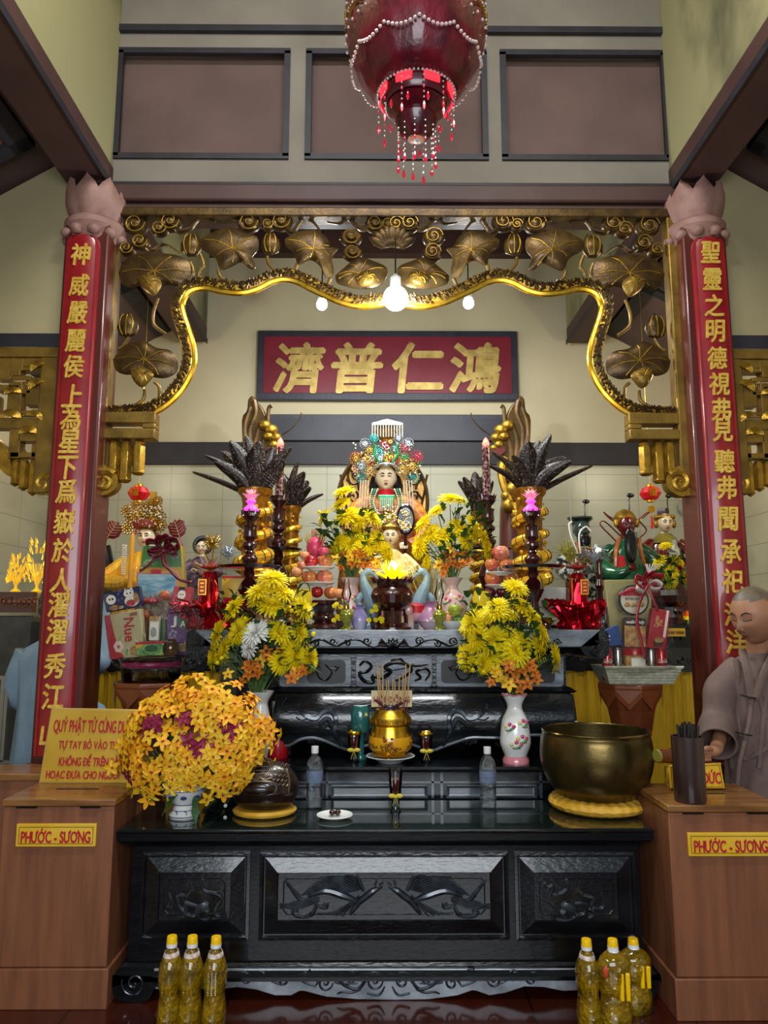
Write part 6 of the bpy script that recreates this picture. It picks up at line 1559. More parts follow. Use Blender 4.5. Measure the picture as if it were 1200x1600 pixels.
# dark mirror shaped ornament in front
c = A(631, 822, -.35); b = B(); b.lathe([(.06, 0), (.062, .01), (.055, .02), (.05, .012), (.002, .012)], (0, 0, 0), 28, sy=1.75, T=Matrix.Translation(c) @ Matrix.Rotation(PI/2, 4, 'X'))
tt = thing('oval_mirror', 'dark oval ornament with white beaded flowers in front of the goddess', 'ornament', V((c.x, c.y, 1.49))); mk('plaque', b, mat('dark aubergine lacquer', '#1a0d16', .25, coat=.5), tt)
b = B(); rosette(b, c+V((0, -.025, .045)), .024, 12, .006); rosette(b, c+V((0, -.025, -.045)), .030, 14, .007); mk('beaded_flower', b, pearl, tt)
b = B(); b.tube([V((c.x, c.y+.02, 1.47)), V((c.x, c.y+.01, c.z-.08))], .012, 8); mk('stand', b, rosew, tt)
# --- small goddess in front ---
SY = 4.78
def small_goddess(x, yb, yface, Hh, Yd, label, robe_m, crown_m, z=1.47, width=.16, yaw=0, hairm=blackp, crown=True, facem=face):
    c = at(x, yb, Yd); zf = at(x, yface, Yd).z; t = thing('goddess_statue', label, 'statue', V((c.x, Yd, z))); H = zf-z
    b = B(); body_loft(b, [(c.x, Yd, z, width, width*.8, .04), (c.x, Yd, z+H*.35, width*.95, width*.75, .06), (c.x, Yd, z+H*.62, width*.9, width*.6, .05), (c.x, Yd, zf-Hh*1.0, width*.7, width*.45, .03), (c.x, Yd, zf-Hh*.66, width*.3, width*.25, 0)]); mk('robe', b, robe_m, t)
    b = B(); b.lathe([(Hh*.2, zf-Hh*.75), (Hh*.18, zf-Hh*.35)], (c.x, Yd, 0), 12); head_geo(b, (c.x, Yd-.01, zf), Hh, yaw, 0, (0, 1, 2, 3), fs_=2.1, w=.4); mk('head', b, [facem, blackp, lip, whitep], t)
    b = B(); b.ball((c.x, Yd+Hh*.12, zf+Hh*.12), (Hh*.42, Hh*.42, Hh*.5), 18, 12); mk('hair', b, hairm, t)
    for s in (-1, 1):
        b = B(); b.tube(smooth_path([V((c.x+s*width*.55, Yd, zf-Hh*1.05)), V((c.x+s*width*1.15, Yd-.05, zf-Hh*1.9)), V((c.x+s*width*.5, Yd-.16, zf-Hh*2.1)), V((c.x+s*width*.15, Yd-.2, zf-Hh*1.9))], 4), [Hh*.3, Hh*.34, Hh*.36, Hh*.38, Hh*.38, Hh*.36, Hh*.34, Hh*.32, Hh*.3, Hh*.28, Hh*.24, Hh*.2, Hh*.15], 10); mk('sleeve', b, robe_m, t)
        b = B(); q = V((c.x+s*width*.12, Yd-.22, zf-Hh*1.85)); b.ball(q, Hh*.1)
        for j in range(4): b.tube([q+V((0, -.01*j, 0)), q+V((-s*.015, -.01*j, Hh*.12))], Hh*.035, 5)
        mk('hand', b, facem, t)
    if crown:
        b = B(); zc = zf+Hh*.35; b.lathe([(Hh*.42, zc), (Hh*.5, zc+Hh*.15), (Hh*.35, zc+Hh*.3), (Hh*.05, zc+Hh*.5)], (c.x, Yd, 0), 20); mk('crown_band', b, crown_m, t)
    return t, c, zf
t, c, zf = small_goddess(610, 985, 839, .125, SY, 'small goddess statue in yellow robe in front of the large goddess', mat('pale yellow brocade', '#c9a648', .5, 0, c2='#e6d9a8', sc=30), goldb, width=.14)
b = B(); rr = random.Random(9)
for i in range(90):
    a = rr.uniform(0, PI); r = rr.uniform(.06, .15); b.ball(V((c.x+.004+math.cos(a)*r, SY-.03+rr.uniform(-.03, .03), zf+.05+math.sin(a)*r)), rr.uniform(.004, .009), 6, 4)
mk('beaded_headdress', b, goldb, t)
# --- left side altar goddess ---
t, c, zf = small_goddess(222, 985, 840, .17, 5.7, 'goddess in gold orange robe with wide filigree headdress on the left side altar', mat('striped orange gold robe', '#d9941c', .45, .2, c2='#e8c23a', sc=18, stretch=(3, 1, .3)), goldb, z=SZL, width=.24)
rr = random.Random(12)
for i, (x, y, r) in enumerate(((199, 798, 9), (205, 812, 10), (200, 825, 9), (213, 788, 8), (214, 806, 9), (244, 796, 9), (240, 812, 10), (250, 808, 9), (247, 824, 9), (236, 788, 8), (252, 820, 8), (228, 792, 8), (222, 802, 9), (232, 808, 9), (246, 783, 7))):
    b = B(); q = at(x, y, 5.66+rr.uniform(-.05, .05)); rr_ = r*px(5.7); rosette(b, q, rr_, 12, .009); rosette(b, q+V((0, -.01, 0)), rr_*.55, 7, .008)
    for j in range(6): a = j*PI/3; b.tube([q, q+V((math.cos(a)*rr_, 0, math.sin(a)*rr_))], .003, 4)
    mk('filigree_rosette', b, goldb, t)
b = B()
for i in range(60): b.ball(at(rr.uniform(203, 252), rr.uniform(790, 824), 5.6), .006, 6, 4)
mk('loose_beads', b, pearl, t)
b = B(); p = at(238, 768, 5.7); b.box(p.x-.02, p.x+.03, 5.7, 5.72, at(238, 800, 5.7).z, p.z); mk('crown_plaque', b, goldb, t)
b = B(); b.lathe([(.10, zf+.075), (.11, zf+.12), (.095, zf+.13), (.09, zf+.08)], (c.x, 5.7, 0), 20, cap=False); mk('red_crown_band', b, mat('dull red crown', '#8a4030', .4), t)
b = B(); b.tube([at(214, 808, 5.6), at(212, 835, 5.62)], [.006, .02], 6, flat=.3); mk('red_ribbon', b, redm, t)
for s in (-1, 1):
    b = B()
    for j in range(3):
        for i in range(16): b.ball(V((c.x+s*(.09+.012*j), 5.52, zf-.08-i*.014)), .0065, 6, 4)
    mk('shoulder_beads', b, pearl, t)
cn = thing('candle', 'tall yellow candle beside the goddess on the left side altar', 'candle', V((at(204, 900, 5.45).x, 5.45, SZL)))
b = B(); zc = at(204, 832, 5.45).z; b.lathe([(.02, SZL), (.018, zc-.05), (.012, zc-.02), (.003, zc)], (at(204, 900, 5.45).x, 5.45, 0), 12); mk('wax', b, mat('yellow wax', '#d99a24', .4, sss=.1), cn)
# red leaf fans on the wall
for i, (x, y, rot) in enumerate(((177, 828, .55), (277, 826, -.35))):
    t2 = thing('leaf_fan', 'dark red leaf shaped fan %s of the left goddess headdress' % ('left' if i == 0 else 'right'), 'fan', at(x, y+20, 5.95)); c2 = at(x, y, 5.95)
    T = Matrix.Translation(c2) @ Matrix.Rotation(rot, 4, 'Y'); s_ = 15*px(5.95)
    b = B(); b.pillow([(x_*s_, z_*s_) for x_, z_ in ((0, -1), (.55, -.8), (.9, -.3), (.85, .2), (.95, .5), (.5, .85), (.2, .8), (0, 1.05), (-.2, .8), (-.5, .85), (-.95, .5), (-.85, .2), (-.9, -.3), (-.55, -.8))], 0, .012, T=T); mk('leaf', b, mat('dark red fan', '#6e1616', .4), t2)
    b = B(); b.tube([T @ V((0, -.014, -s_)), T @ V((0, -.02, s_*.9))], .004, 5)
    for s in (-1, 1):
        for j in range(5): z_ = -.7+.32*j; b.tube([T @ V((0, -.016, z_*s_)), T @ V((s*s_*.65, -.012, (z_+.35)*s_))], .0028, 5)
    mk('pale_veins', b, mat('pale vein paint', '#b98a78', .5), t2)
    b = B(); b.tube([T @ V((0, 0, -s_)), T @ V((0, 0, -s_*2.1)), V((c2.x+(-.05 if i == 0 else .05), 5.95, SZL))], .005, 6); mk('handle', b, redm, t2)
# long haired statue at the far left
t, c, zf = small_goddess(146, 985, 868, .13, 6.0, 'small statue in pale green robe with long black hair half hidden by the left pillar', mat('pale green glazed robe', '#5f7f6a', .3, 0, c2='#b7a24a', sc=7, coat=.4), goldb, z=SZL, width=.13, crown=False, yaw=.5)
b = B(); b.tube([V((c.x+.03, 6.05, zf+.08)), V((c.x+.07, 6.07, zf-.1)), V((c.x+.06, 6.09, zf-.3))], [.05, .05, .02], 10); mk('long_hair', b, blackp, t)
# dark haired doll
t, c, zf = small_goddess(311, 985, 856, .10, 5.6, 'small doll like statue with black curls behind the left gift basket', mat('purple black lace', '#2a1c2c', .5, 0, c2='#6a5068', sc=30), goldb, z=SZL, width=.12, crown=False)
b = B()
for j in range(24): a = j*2*PI/24; b.ball((c.x+.06*math.cos(a), 5.6+.02, zf+.02+.06*math.sin(a)), .018, 7, 5)
mk('curls', b, blackp, t)
# round metallic flower discs
for (x, y, r, m_, lab) in ((333, 848, 17, goldb, 'gold wire flower disc behind the left gift tower'), (357, 862, 13, silver, 'silver wire flower disc beside the gold one')):
    b = B(); q = at(x, y, 5.3)
    for j in range(60): a = j*2.399; rr_ = r*px(5.3)*(.25+.75*((j*7) % 11)/11); b.tube(smooth_path([q, q+V((math.cos(a)*rr_*.6, -.04, math.sin(a)*rr_*.6)), q+V((math.cos(a+.25)*rr_, -.02, math.sin(a+.25)*rr_))], 3), .0035, 4)
    b.ball(q+V((0, -.04, 0)), .012); b.tube([q, V((q.x, 5.32, SZL))], .005, 5)
    one('wire_flower', b, m_, lab, 'ornament')

# --- right side altar generals ---
def general(x, yf, Hh, label, facem, hat, robe_m, beard=False, sash=None, w_=.17, collar=None, Yd=5.7):
    c = at(x, 985, Yd); zf = at(x, yf, Yd).z; z = SZR; H = zf-z; t = thing('general_statue', label, 'statue', V((c.x, Yd, z)))
    b = B(); body_loft(b, [(c.x, Yd, z, w_*.95, w_*.75, .06), (c.x, Yd, z+H*.3, w_*.9, w_*.7, .07), (c.x, Yd, z+H*.55, w_*.92, w_*.62, .05), (c.x, Yd, zf-Hh*1.15, w_*.85, w_*.5, .03), (c.x, Yd, zf-Hh*.8, w_*.55, w_*.35, .01), (c.x, Yd, zf-Hh*.6, w_*.3, w_*.25, 0)]); mk('robe', b, robe_m, t)
    b = B(); b.lathe([(Hh*.22, zf-Hh*.8), (Hh*.2, zf-Hh*.3)], (c.x, Yd, 0), 12); head_geo(b, (c.x, Yd-.03, zf), Hh, 0, .1, (0, 1, 2, 3), w=.38, nose=1.2, fs_=2.0); mk('head', b, [facem, blackp, lip, whitep], t)
    for s in (-1, 1):
        b = B(); b.tube(smooth_path([V((c.x+s*w_*.6, Yd, zf-Hh*1.05)), V((c.x+s*w_*1.2, Yd-.06, zf-Hh*1.7)), V((c.x+s*w_*.9, Yd-.2, zf-Hh*2.2)), V((c.x+s*w_*.4, Yd-.25, zf-Hh*2.0))], 4), [Hh*.34, Hh*.36, Hh*.38, Hh*.4, Hh*.4, Hh*.38, Hh*.36, Hh*.34, Hh*.32, Hh*.28, Hh*.24, Hh*.2, Hh*.16], 12); mk('sleeve', b, robe_m, t)
        b = B(); q = V((c.x+s*w_*.36, Yd-.27, zf-Hh*1.95)); b.ball(q, Hh*.12)
        for j in range(4): b.tube([q+V((0, -.012, .015*j-.02)), q+V((-s*.03, -.02, .015*j-.02))], Hh*.04, 5)
        mk('hand', b, facem, t)
    if beard: b = B(); n_ = 7; b.ball((c.x, Yd-.11, zf-Hh*.2-Hh*beard*.45), (Hh*.27, Hh*.13, Hh*beard*.5), 18, 12); [b.tube([V((c.x+(j-3)*Hh*.08, Yd-.11-Hh*.12, zf-Hh*.35)), V((c.x+(j-3)*Hh*.07, Yd-.11-Hh*.14, zf-Hh*.9)), V((c.x+(j-3)*Hh*.03, Yd-.12-Hh*.06, zf-Hh*(beard-.1)))], Hh*.02, 5) for j in range(n_)]; mk('beard', b, blackp, t)
    b = B()
    if hat == 'flat': b.lathe([(Hh*.42, zf+Hh*.22), (Hh*.44, zf+Hh*.4), (Hh*.62, zf+Hh*.55), (Hh*.6, zf+Hh*.62), (Hh*.05, zf+Hh*.68)], (c.x, Yd, 0), 8); mk('hat', b, mat('dark green hat', '#16251e', .25, coat=.5), t)
    elif hat == 'gold':
        b.lathe([(Hh*.46, zf+Hh*.15), (Hh*.5, zf+Hh*.35), (Hh*.36, zf+Hh*.6), (Hh*.08, zf+Hh*.75)], (c.x, Yd, 0), 20)
        for s in (-1, 1): b.ball((c.x+s*Hh*.45, Yd-.04, zf+Hh*.1), (Hh*.12, Hh*.1, Hh*.2))
        mk('gold_helmet', b, goldleaf, t)
    else:
        b.lathe([(Hh*.46, zf+Hh*.15), (Hh*.5, zf+Hh*.3), (Hh*.42, zf+Hh*.42)], (c.x, Yd, 0), 20)
        for j in range(9): a = PI+PI*j/8; b.ball((c.x+Hh*.45*math.cos(a), Yd+Hh*.3*math.sin(a)-.02, zf+Hh*.3), Hh*.12)
        for s in (-1, 1): b.ball((c.x+s*Hh*.46, Yd-.03, zf-.01), (Hh*.12, Hh*.1, Hh*.22))
        mk('gold_headband', b, goldleaf, t); b = B(); b.lathe([(Hh*.3, zf+Hh*.4), (Hh*.32, zf+Hh*.75), (Hh*.3, zf+Hh*.78)], (c.x+.0, Yd, 0), 4); mk('cap', b, mat('dark maroon cap', '#3c1a20', .3), t)
    b = B(); tp = V((c.x+.04, Yd, zf+Hh*.6)); b.tube([tp, tp+V((.0, 0, .1)), tp+V((.01, 0, .12))], .005, 6); b.ball(tp+V((.01, -.01, .13)), (.03, .012, .018), 10, 6); mk('plume_pin', b, blackp, t)
    if collar: b = B(); b.lathe([(w_*.75, zf-Hh*1.05), (w_*.5, zf-Hh*.75), (w_*.32, zf-Hh*.55)], (c.x, Yd-.01, 0), 24, sy=.75); mk('collar', b, collar, t)
    return t, c, zf
general(913, 829, .17, 'dark faced general statue in a flat hat, leftmost of the three on the right altar', mat('dark green grey face', '#34453d', .2, 0, coat=.5), 'flat', mat('dark glazed robe', '#1c2320', .25, 0, c2='#b9b9ae', sc=22, lo=.5, hi=.62, coat=.5), .75, collar=redm, w_=.14, Yd=5.85)
t, c, zf = general(984, 822, .17, 'red faced long bearded general in green robe, middle of the three on the right altar', mat('dark red face', '#5a1014', .2, 0, coat=.5), 'gold', mat('green glazed robe', '#0f3320', .18, 0, c2='#1f5a36', sc=9, coat=.7, bump=.2, bsc=25), 1.6, w_=.17, Yd=5.52)
b = B()
for L in ([(972, 822), (955, 812), (943, 800), (950, 806), (968, 816)], [(970, 838), (945, 815), (938, 820), (955, 838), (965, 848)], [(994, 815), (1008, 803), (1014, 801), (1004, 810)], [(996, 812), (1010, 828), (1000, 840)]):
    b.tube(smooth_path([at(x, y, 5.62) for x, y in L], 4), .012, 8, flat=.4)
mk('red_streamers', b, mat('dull red streamer', '#7c2a28', .4), t)
b = B(); b.prism([(at(x, y, 5.5).x, at(x, y, 5.5).z) for x, y in ((962, 870), (970, 870), (978, 905), (960, 905))], 5.42, 5.45); mk('red_sash', b, redm, t)
b = B()
for x0_, x1_ in ((968, 962), (998, 1008)): b.tube(smooth_path([at(x0_, 842, 5.5), at((x0_+x1_)/2-2, 862, 5.45), at(x1_, 885, 5.45)], 4), .018, 8)
mk('orange_trim', b, mat('ochre trim', '#9a5a28', .3, coat=.4), t)
t, c, zf = general(1046, 818, .155, 'white faced general in dark red robe, rightmost of the three on the right altar', face, 'crown', mat('dark red glazed robe', '#4c0c10', .18, 0, c2='#6e1418', sc=6, coat=.7, bump=.1, bsc=20), None, w_=.17, collar=mat('olive green shawl', '#3d5a2c', .3, 0, c2='#8a7a2c', sc=8, coat=.4), Yd=5.9)
b = B(); q = at(1055, 865, 5.4); b.lathe([(.03, -.06), (.045, -.02), (.035, .03), (.018, .06), (.022, .1)], q, 16); mk('pale_bottle', b, mat('pale grey glaze', '#8d8f80', .2, coat=.5), t)
# spear, branch, disc on wall
b = B(); x = at(893, 835, 5.6).x; b.tube([V((x, 5.6, SZR)), V((x, 5.6, at(893, 830, 5.6).z))], .012, 8); b.tube([V((x, 5.6, at(893, 830, 5.6).z)), V((x, 5.6, at(893, 762, 5.6).z))], [.006, .003], 6)
one('spear', b, mat('pale spear shaft', '#8d8c80', .4), 'thin upright spear beside the dark faced general', 'spear')
b = B(); q = at(1073, 793, BY-.05); b.lathe([(.075, 0), (.08, .01), (.06, .02), (.002, .02)], (0, 0, 0), 28, T=Matrix.Translation(q) @ Matrix.Rotation(PI/2, 4, 'X')); one('wall_disc', b, mat('grey disc', '#8a8672', .4), 'round grey disc fixed to the tiled wall right of the generals', 'fitting')
b = B(); rr = random.Random(6); q0 = at(1078, 885, 5.5)
for j in range(16):
    a = rr.uniform(-1.3, 1.3); L = rr.uniform(.08, .22); b.tube(smooth_path([q0-V((0, 0, .2)), q0, q0+V((math.sin(a)*L*.6, rr.uniform(-.05, .05), L*.5)), q0+V((math.sin(a)*L*1.1, rr.uniform(-.05, .05), L*math.cos(a)))], 3), .004, 5)
one('twig_branch', b, mat('dark twig', '#1d140f', .6), 'dark bare twigs beside the red robed general', 'plant')
# mini lanterns on threads
def mini(x, y, r, label, tassel):
    Y = 5.2; c = at(x, y, Y); k = px(Y); t = thing('red_lantern', label, 'lantern', c-V((0, 0, r*k)))
    b = B(); b.lathe([(r*k*.35, -r*k*.8), (r*k*.8, -r*k*.6), (r*k*1.15, 0), (r*k*.8, r*k*.6), (r*k*.35, r*k*.8)], c, 24, lobes=12, amp=.03); mk('shade', b, mat('red lantern silk', '#b01018', .4, emit='#ff2020', es=.12), t)
    b = B()
    for z_ in (-.82, .82): b.lathe([(r*k*.42, z_*r*k-.01), (r*k*.42, z_*r*k+.01)], c, 16)
    b.tube([c+V((0, 0, r*k*.8)), V((c.x, Y, 3.95))], .0015, 4); mk('gold_caps_and_thread', b, gold, t)
    text('福', c+V((-.01, -r*k*1.12, 0)), r*k*.9, r*k*.9, gold, t, 'character', depth=.004, bold=.02)
    if tassel:
        b = B(); b.tube([c+V((.0, 0, -r*k)), c+V((.003, 0, -.2))], .0025, 5); b.lathe([(.026, 0), (.026, .008), (.008, .008)], (0, 0, 0), 16, T=Matrix.Translation(c+V((0, -.004, -.115))) @ Matrix.Rotation(PI/2, 4, 'X')); mk('gold_coin', b, gold, t)
        b = B(); b.tube([c+V((.002, 0, -.16)), c+V((.003, 0, -.25))], [.006, .012], 8); mk('tassel', b, redm, t)
mini(217, 771, 15, 'small red lantern hanging above the left goddess headdress', False); mini(1016, 771, 14.5, 'small red lantern with a coin and tassel hanging above the generals', True)
# short turned lamp stand with round bulb, right
t, p = LT('lamp_stand', 'short dark turned lamp stand with a white globe before the dark faced general', 'lamp', 940, 985, 5.2, SZR); k = px(5.2)
Z = lambda y: at(940, y, 5.2).z-SZR
b = B(); b.lathe([(14*k, 0), (15*k, .01), (6*k, .03), (4*k, Z(925)), (8*k, Z(915)), (4*k, Z(905)), (7*k, Z(895)), (4*k, Z(885)), (6*k, Z(875)), (3*k, Z(870)), (7*k, Z(864))], p, 20); mk('turned_stem', b, rosew, t)
b = B(); b.ball(p+V((0, 0, Z(860))), 4.6*k, 14, 9); mk('white_globe', b, mat('small lit globe', '#ffffff', .4, emit='#fff6e0', es=5), t)
# wooden box and lotus ornament on the right altar
t, p = LT('flower_vase_block', 'dark carved wooden stand under the small chrysanthemum bunch', 'stand', 1048, 976, 5.25, SZR); k = px(5.25)
b = B(); b.lathe([(26*k, 0), (27*k, .03), (20*k, .05), (18*k, .12), (28*k, .15), (30*k, .2), (27*k, at(1048, 938, 5.25).z-SZR)], p, 8); mk('carved_body', b, rosew, t)
b = B()
for j in range(14): b.ball(p+V((24*k*math.cos(j), 24*k*math.sin(j), .07+.01*(j % 3))), .02, 7, 5)
mk('carved_knobs', b, rosew, t)
z_ = at(1048, 938, 5.25).z; b = B(); b.lathe([(.05, z_), (.055, z_+.02), (.06, z_+.07), (.055, z_+.072), (.05, z_+.02)], (p.x, 5.25, 0), 20); one('glass_vase', b, mat('pale vase glass', '#d8dcd8', .06, 0, trans=.6), 'small glass vase holding the chrysanthemum bunch on the right side altar', 'vase')
t, p = LT('lotus_ornament', 'small orange and yellow lotus ornament on a green base on the right side altar', 'ornament', 1078, 977, 5.2, SZR)
for j, (cc, r, z_) in enumerate((('#2f8a3a', .05, .01), ('#e8c81c', .055, .035), ('#e8601c', .045, .065))):
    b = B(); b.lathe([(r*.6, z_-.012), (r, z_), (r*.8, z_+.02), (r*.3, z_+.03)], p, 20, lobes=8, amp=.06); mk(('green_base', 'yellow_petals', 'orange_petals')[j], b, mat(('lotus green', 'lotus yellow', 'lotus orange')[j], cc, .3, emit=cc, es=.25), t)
# ================= gifts =================
card = mat('cream carton', '#b7ab7c', .45, 0, coat=.2)
def facebox(nm, label, cat, P, Y, th, m_, rz=0, parent=None, z=None):
    """a carton whose front is the photo quad P (tl, tr, br, bl) at depth Y; returns root and a mapper u,v -> front point"""
    q = [at(x, y, Y) for x, y in P]; c = (q[2]+q[3])/2
    t = parent or thing(nm, label, cat, V((c.x, Y, min(q[2].z, q[3].z))))
    b = B(); b.prism([(p.x, p.z) for p in q], Y, Y+th); ob = mk('carton', b, m_, t, bevel=.004)
    def M_(u, v, d=.002):
        a = q[3]+(q[2]-q[3])*u; e = q[0]+(q[1]-q[0])*u; r = a+(e-a)*v; return V((r.x, Y-d, r.z))
    return t, M_, ob
def decal(M_, pts, m_, par, nm, d=.002, d2=.0):
    b = B(); q = [M_(u, v) for u, v in pts]; b.prism([(p.x, p.z) for p in q], q[0].y-d, q[0].y+.0015+d2); return mk(nm, b, m_, par, smooth=False)
def circ(cu, cv, ru, rv, n=20): return [(cu+ru*math.cos(2*PI*i/n), cv+rv*math.sin(2*PI*i/n)) for i in range(n)]
GYL = 3.9
# pedestals
def pedestal(x, ytop, Y, hw, label):
    p = at(x, ytop, Y); k = px(Y); H = p.z; p.z = 0; t = thing('pedestal', label, 'stand', p)
    b = B(); b.lathe([(hw*.85*k, 0), (hw*.9*k, .05), (hw*.55*k, .12), (hw*.5*k, H*.5), (hw*.62*k, H*.75), (hw*.8*k, H*.88), (hw*1.05*k, H-.035), (hw*1.1*k, H-.03), (hw*1.1*k, H)], p, 8); mk('octagonal_body', b, walnut, t, smooth=False, bevel=.01)
    b = B()
    for j in range(8):
        a = 2*PI*j/8; a2 = 2*PI*(j+1)/8; r = hw*1.08*k; A_ = p+V((r*math.cos(a), r*math.sin(a), H-.03)); C_ = p+V((r*math.cos(a2), r*math.sin(a2), H-.03)); m_ = (A_+C_)/2-V((0, 0, .07))
        b.add([A_, C_, m_, A_*.97+p*.03, C_*.97+p*.03, m_*.97+p*.03], [(0, 2, 1), (3, 4, 5), (0, 1, 4, 3), (1, 2, 5, 4), (2, 0, 3, 5)])
    mk('scalloped_edge', b, walnut, t, smooth=False); return p, H
pL, hL = pedestal(236, 1064, 4.1, 52, 'octagonal brown wooden pedestal under the left gift basket')
pR, hR = pedestal(985, 1066, 4.1, 46, 'octagonal brown wooden pedestal under the white basket of cans')
# left clear tub
c = V((pL.x, pL.y, hL)); k = px(4.1)
t = thing('gift_basket', 'round clear plastic tub with a magenta ribbon band holding the left gift boxes', 'basket', c)
b = B(); b.lathe([(42*k, 0), (43*k, .01), (46*k, .11), (52*k, .125), (50*k, .13), (45*k, .11), (41*k, .012)], c, 40); mk('clear_tub', b, clearmat('clear tub plastic', '#d8d4c8', 1, .08), t)
b = B(); b.lathe([(45.2*k, .075), (46*k, .105)], c, 40, cap=False); mk('ribbon_band', b, mat('magenta printed ribbon', '#8f2050', .3, coat=.4), t, solid=.002)
base_z = hL+.11
white2 = mat('plain white print', '#e4e0d4', .5); navy = mat('navy tin', '#151c48', .3, coat=.4); cookie = mat('biscuit print', '#c2975a', .5, 0, c2='#8d6230', sc=40); purple = mat('purple carton', '#4c1c4e', .4, 0, c2='#6b3a7a', sc=5, coat=.2); greenp = mat('green print', '#2f7d4c', .5, 0, c2='#9fc05a', sc=30); pinkf = mat('pale pink flower print', '#e2c3b4', .5); redp = mat('red print', '#b01c2a', .4, coat=.3)
# calendar carton with palace picture (tall, at the back)
t, M_, ob = facebox('picture_carton', 'tall yellow carton with green top and a picture of a grand building', 'box', [(222, 853), (284, 853), (296, 1020), (200, 1020)], 4.22, .06, mat('yellow carton', '#a98c1c', .45))
decal(M_, [(.04, .80), (.96, .80), (.96, 1), (.04, 1)], mat('green print band', '#2f6a22', .5), ob, 'green_top')
pic = facebox('x', 'x', 'x', [(213, 893), (278, 893), (279, 1000), (212, 1000)], 4.205, .01, mat('faded orange border', '#b87850', .5), parent=t)
M2 = pic[1]; po = pic[2]
sky = mat('printed blue sky', '#4f87a5', .5, 0, c2='#a9c4cc', sc=12, stretch=(1, 1, 3)); decal(M2, [(.05, .5), (.95, .5), (.95, .96), (.05, .96)], sky, po, 'printed_sky')
decal(M2, [(.05, .34), (.95, .34), (.95, .58), (.75, .62), (.7, .6), (.66, .66), (.62, .6), (.55, .68), (.5, .64), (.46, .68), (.4, .6), (.36, .66), (.3, .6), (.2, .62), (.05, .56)], mat('printed building', '#6d5a4a', .5, 0, c2='#9a8468', sc=40), po, 'printed_building', .0035)
decal(M2, [(.05, .03), (.95, .03), (.95, .34), (.05, .34)], mat('printed plaza', '#8c7a70', .5, 0, c2='#a8a294', sc=20), po, 'printed_plaza')
decal(M2, [(.35, .97), (.6, .97), (.6, 1.03), (.35, 1.03)], redp, po, 'red_tag', .004)
# navy tin
t, M_, ob = facebox('cookie_tin', 'navy blue cookie tin with a white cat picture, top left of the gift basket', 'tin', [(160, 928), (217, 915), (222, 947), (166, 957)], 4.02, .05, navy)
decal(M_, circ(.2, .6, .13, .25), white2, ob, 'round_badge'); decal(M_, circ(.17, .62, .03, .06, 8), blk, ob, 'badge_eye', .004); decal(M_, circ(.25, .62, .03, .06, 8), blk, ob, 'badge_eye', .004)
decal(M_, circ(.24, .16, .13, .14), cookie, ob, 'printed_biscuit'); decal(M_, circ(.42, .12, .09, .08), cookie, ob, 'printed_biscuit')
decal(M_, circ(.7, .74, .14, .2), white2, ob, 'cat_head'); decal(M_, [(.58, .86), (.62, 1.0), (.68, .9)], white2, ob, 'cat_ear'); decal(M_, [(.72, .9), (.80, 1.0), (.83, .84)], white2, ob, 'cat_ear'); decal(M_, circ(.75, .35, .2, .28), white2, ob, 'cat_body', .0015); decal(M_, circ(.72, .25, .13, .16), redp, ob, 'cat_bib', .004); decal(M_, circ(.88, .45, .07, .25), cookie, ob, 'cat_patch', .003)
for u in (.66, .75): decal(M_, circ(u, .74, .02, .04, 8), blk, ob, 'cat_eye', .005)
for u, v in ((.42, .8), (.5, .55), (.4, .5), (.48, .92)): decal(M_, circ(u, v, .03, .05, 8), mat('pale blue flake', '#5b6494', .5), ob, 'printed_flake')
# cream Nue carton
t, M_, ob = facebox('sweets_carton', 'cream and red sweets carton lettered sideways with a white flower, left in the gift basket', 'box', [(163, 962), (219, 951), (226, 1026), (172, 1030)], 4.0, .06, mat('cream and gold carton', '#b7ab80', .4, coat=.3))
decal(M_, [(0, 0), (.42, .0), (.3, .2), (.22, .5), (.15, .98), (0, 1)], redp, ob, 'red_side')
text('Nue', (M_(.66, .66).x, M_(.5, .5).y, M_(.66, .6).z), .125, .055, mat('red lettering', '#b5122a', .4), ob, right=(.12, 0, -1), up=(1, 0, .12), depth=.003, bold=.03)
text('HOÀNG', (M_(.82, .9).x, M_(.5, .5).y, M_(.82, .91).z), .04, .009, redp, ob, depth=.002) if 0 else decal(M_, [(.7, .88), (.92, .88), (.92, .95), (.7, .95)], mat('brown stamp', '#8a5a40', .5), ob, 'stamp')
for a in range(6): decal(M_, circ(.3+.09*math.cos(a), .26+.08*math.sin(a), .055, .06, 10), pinkf, ob, 'printed_petal', .003+.0003*a)
decal(M_, circ(.3, .26, .04, .04), cookie, ob, 'flower_centre', .006); decal(M_, [(.3, .45), (.38, .52), (.36, .4)], greenp, ob, 'printed_leaf', .003); decal(M_, [(.45, .12), (.55, .2), (.5, .06)], greenp, ob, 'printed_leaf', .003)
decal(M_, circ(.72, .14, .12, .1), cookie, ob, 'printed_snack', .003)
# purple JA carton
t, M_, ob = facebox('purple_carton', 'purple carton lettered JA with a biscuit picture, right in the gift basket', 'box', [(262, 950), (300, 956), (318, 1026), (256, 1023)], 4.13, .06, purple)
text('J', M_(.26, .72), .03, .06, white2, ob, depth=.004, bold=.03); decal(M_, circ(.62, .72, .24, .13), mat('green badge', '#1f5a34', .4), ob, 'green_badge', .003); text('A', M_(.58, .70)+V((0, -.004, 0)), .03, .035, white2, ob, depth=.003, bold=.02)
decal(M_, circ(.72, .22, .2, .11), cookie, ob, 'printed_biscuit'); decal(M_, circ(.5, .18, .16, .09), cookie, ob, 'printed_biscuit', .003)
for u, v in ((.15, .45), (.22, .52), (.28, .42), (.2, .36), (.32, .5)): decal(M_, circ(u, v, .05, .04, 8), mat('mauve blossom', '#8a86a0', .5), ob, 'printed_blossom')
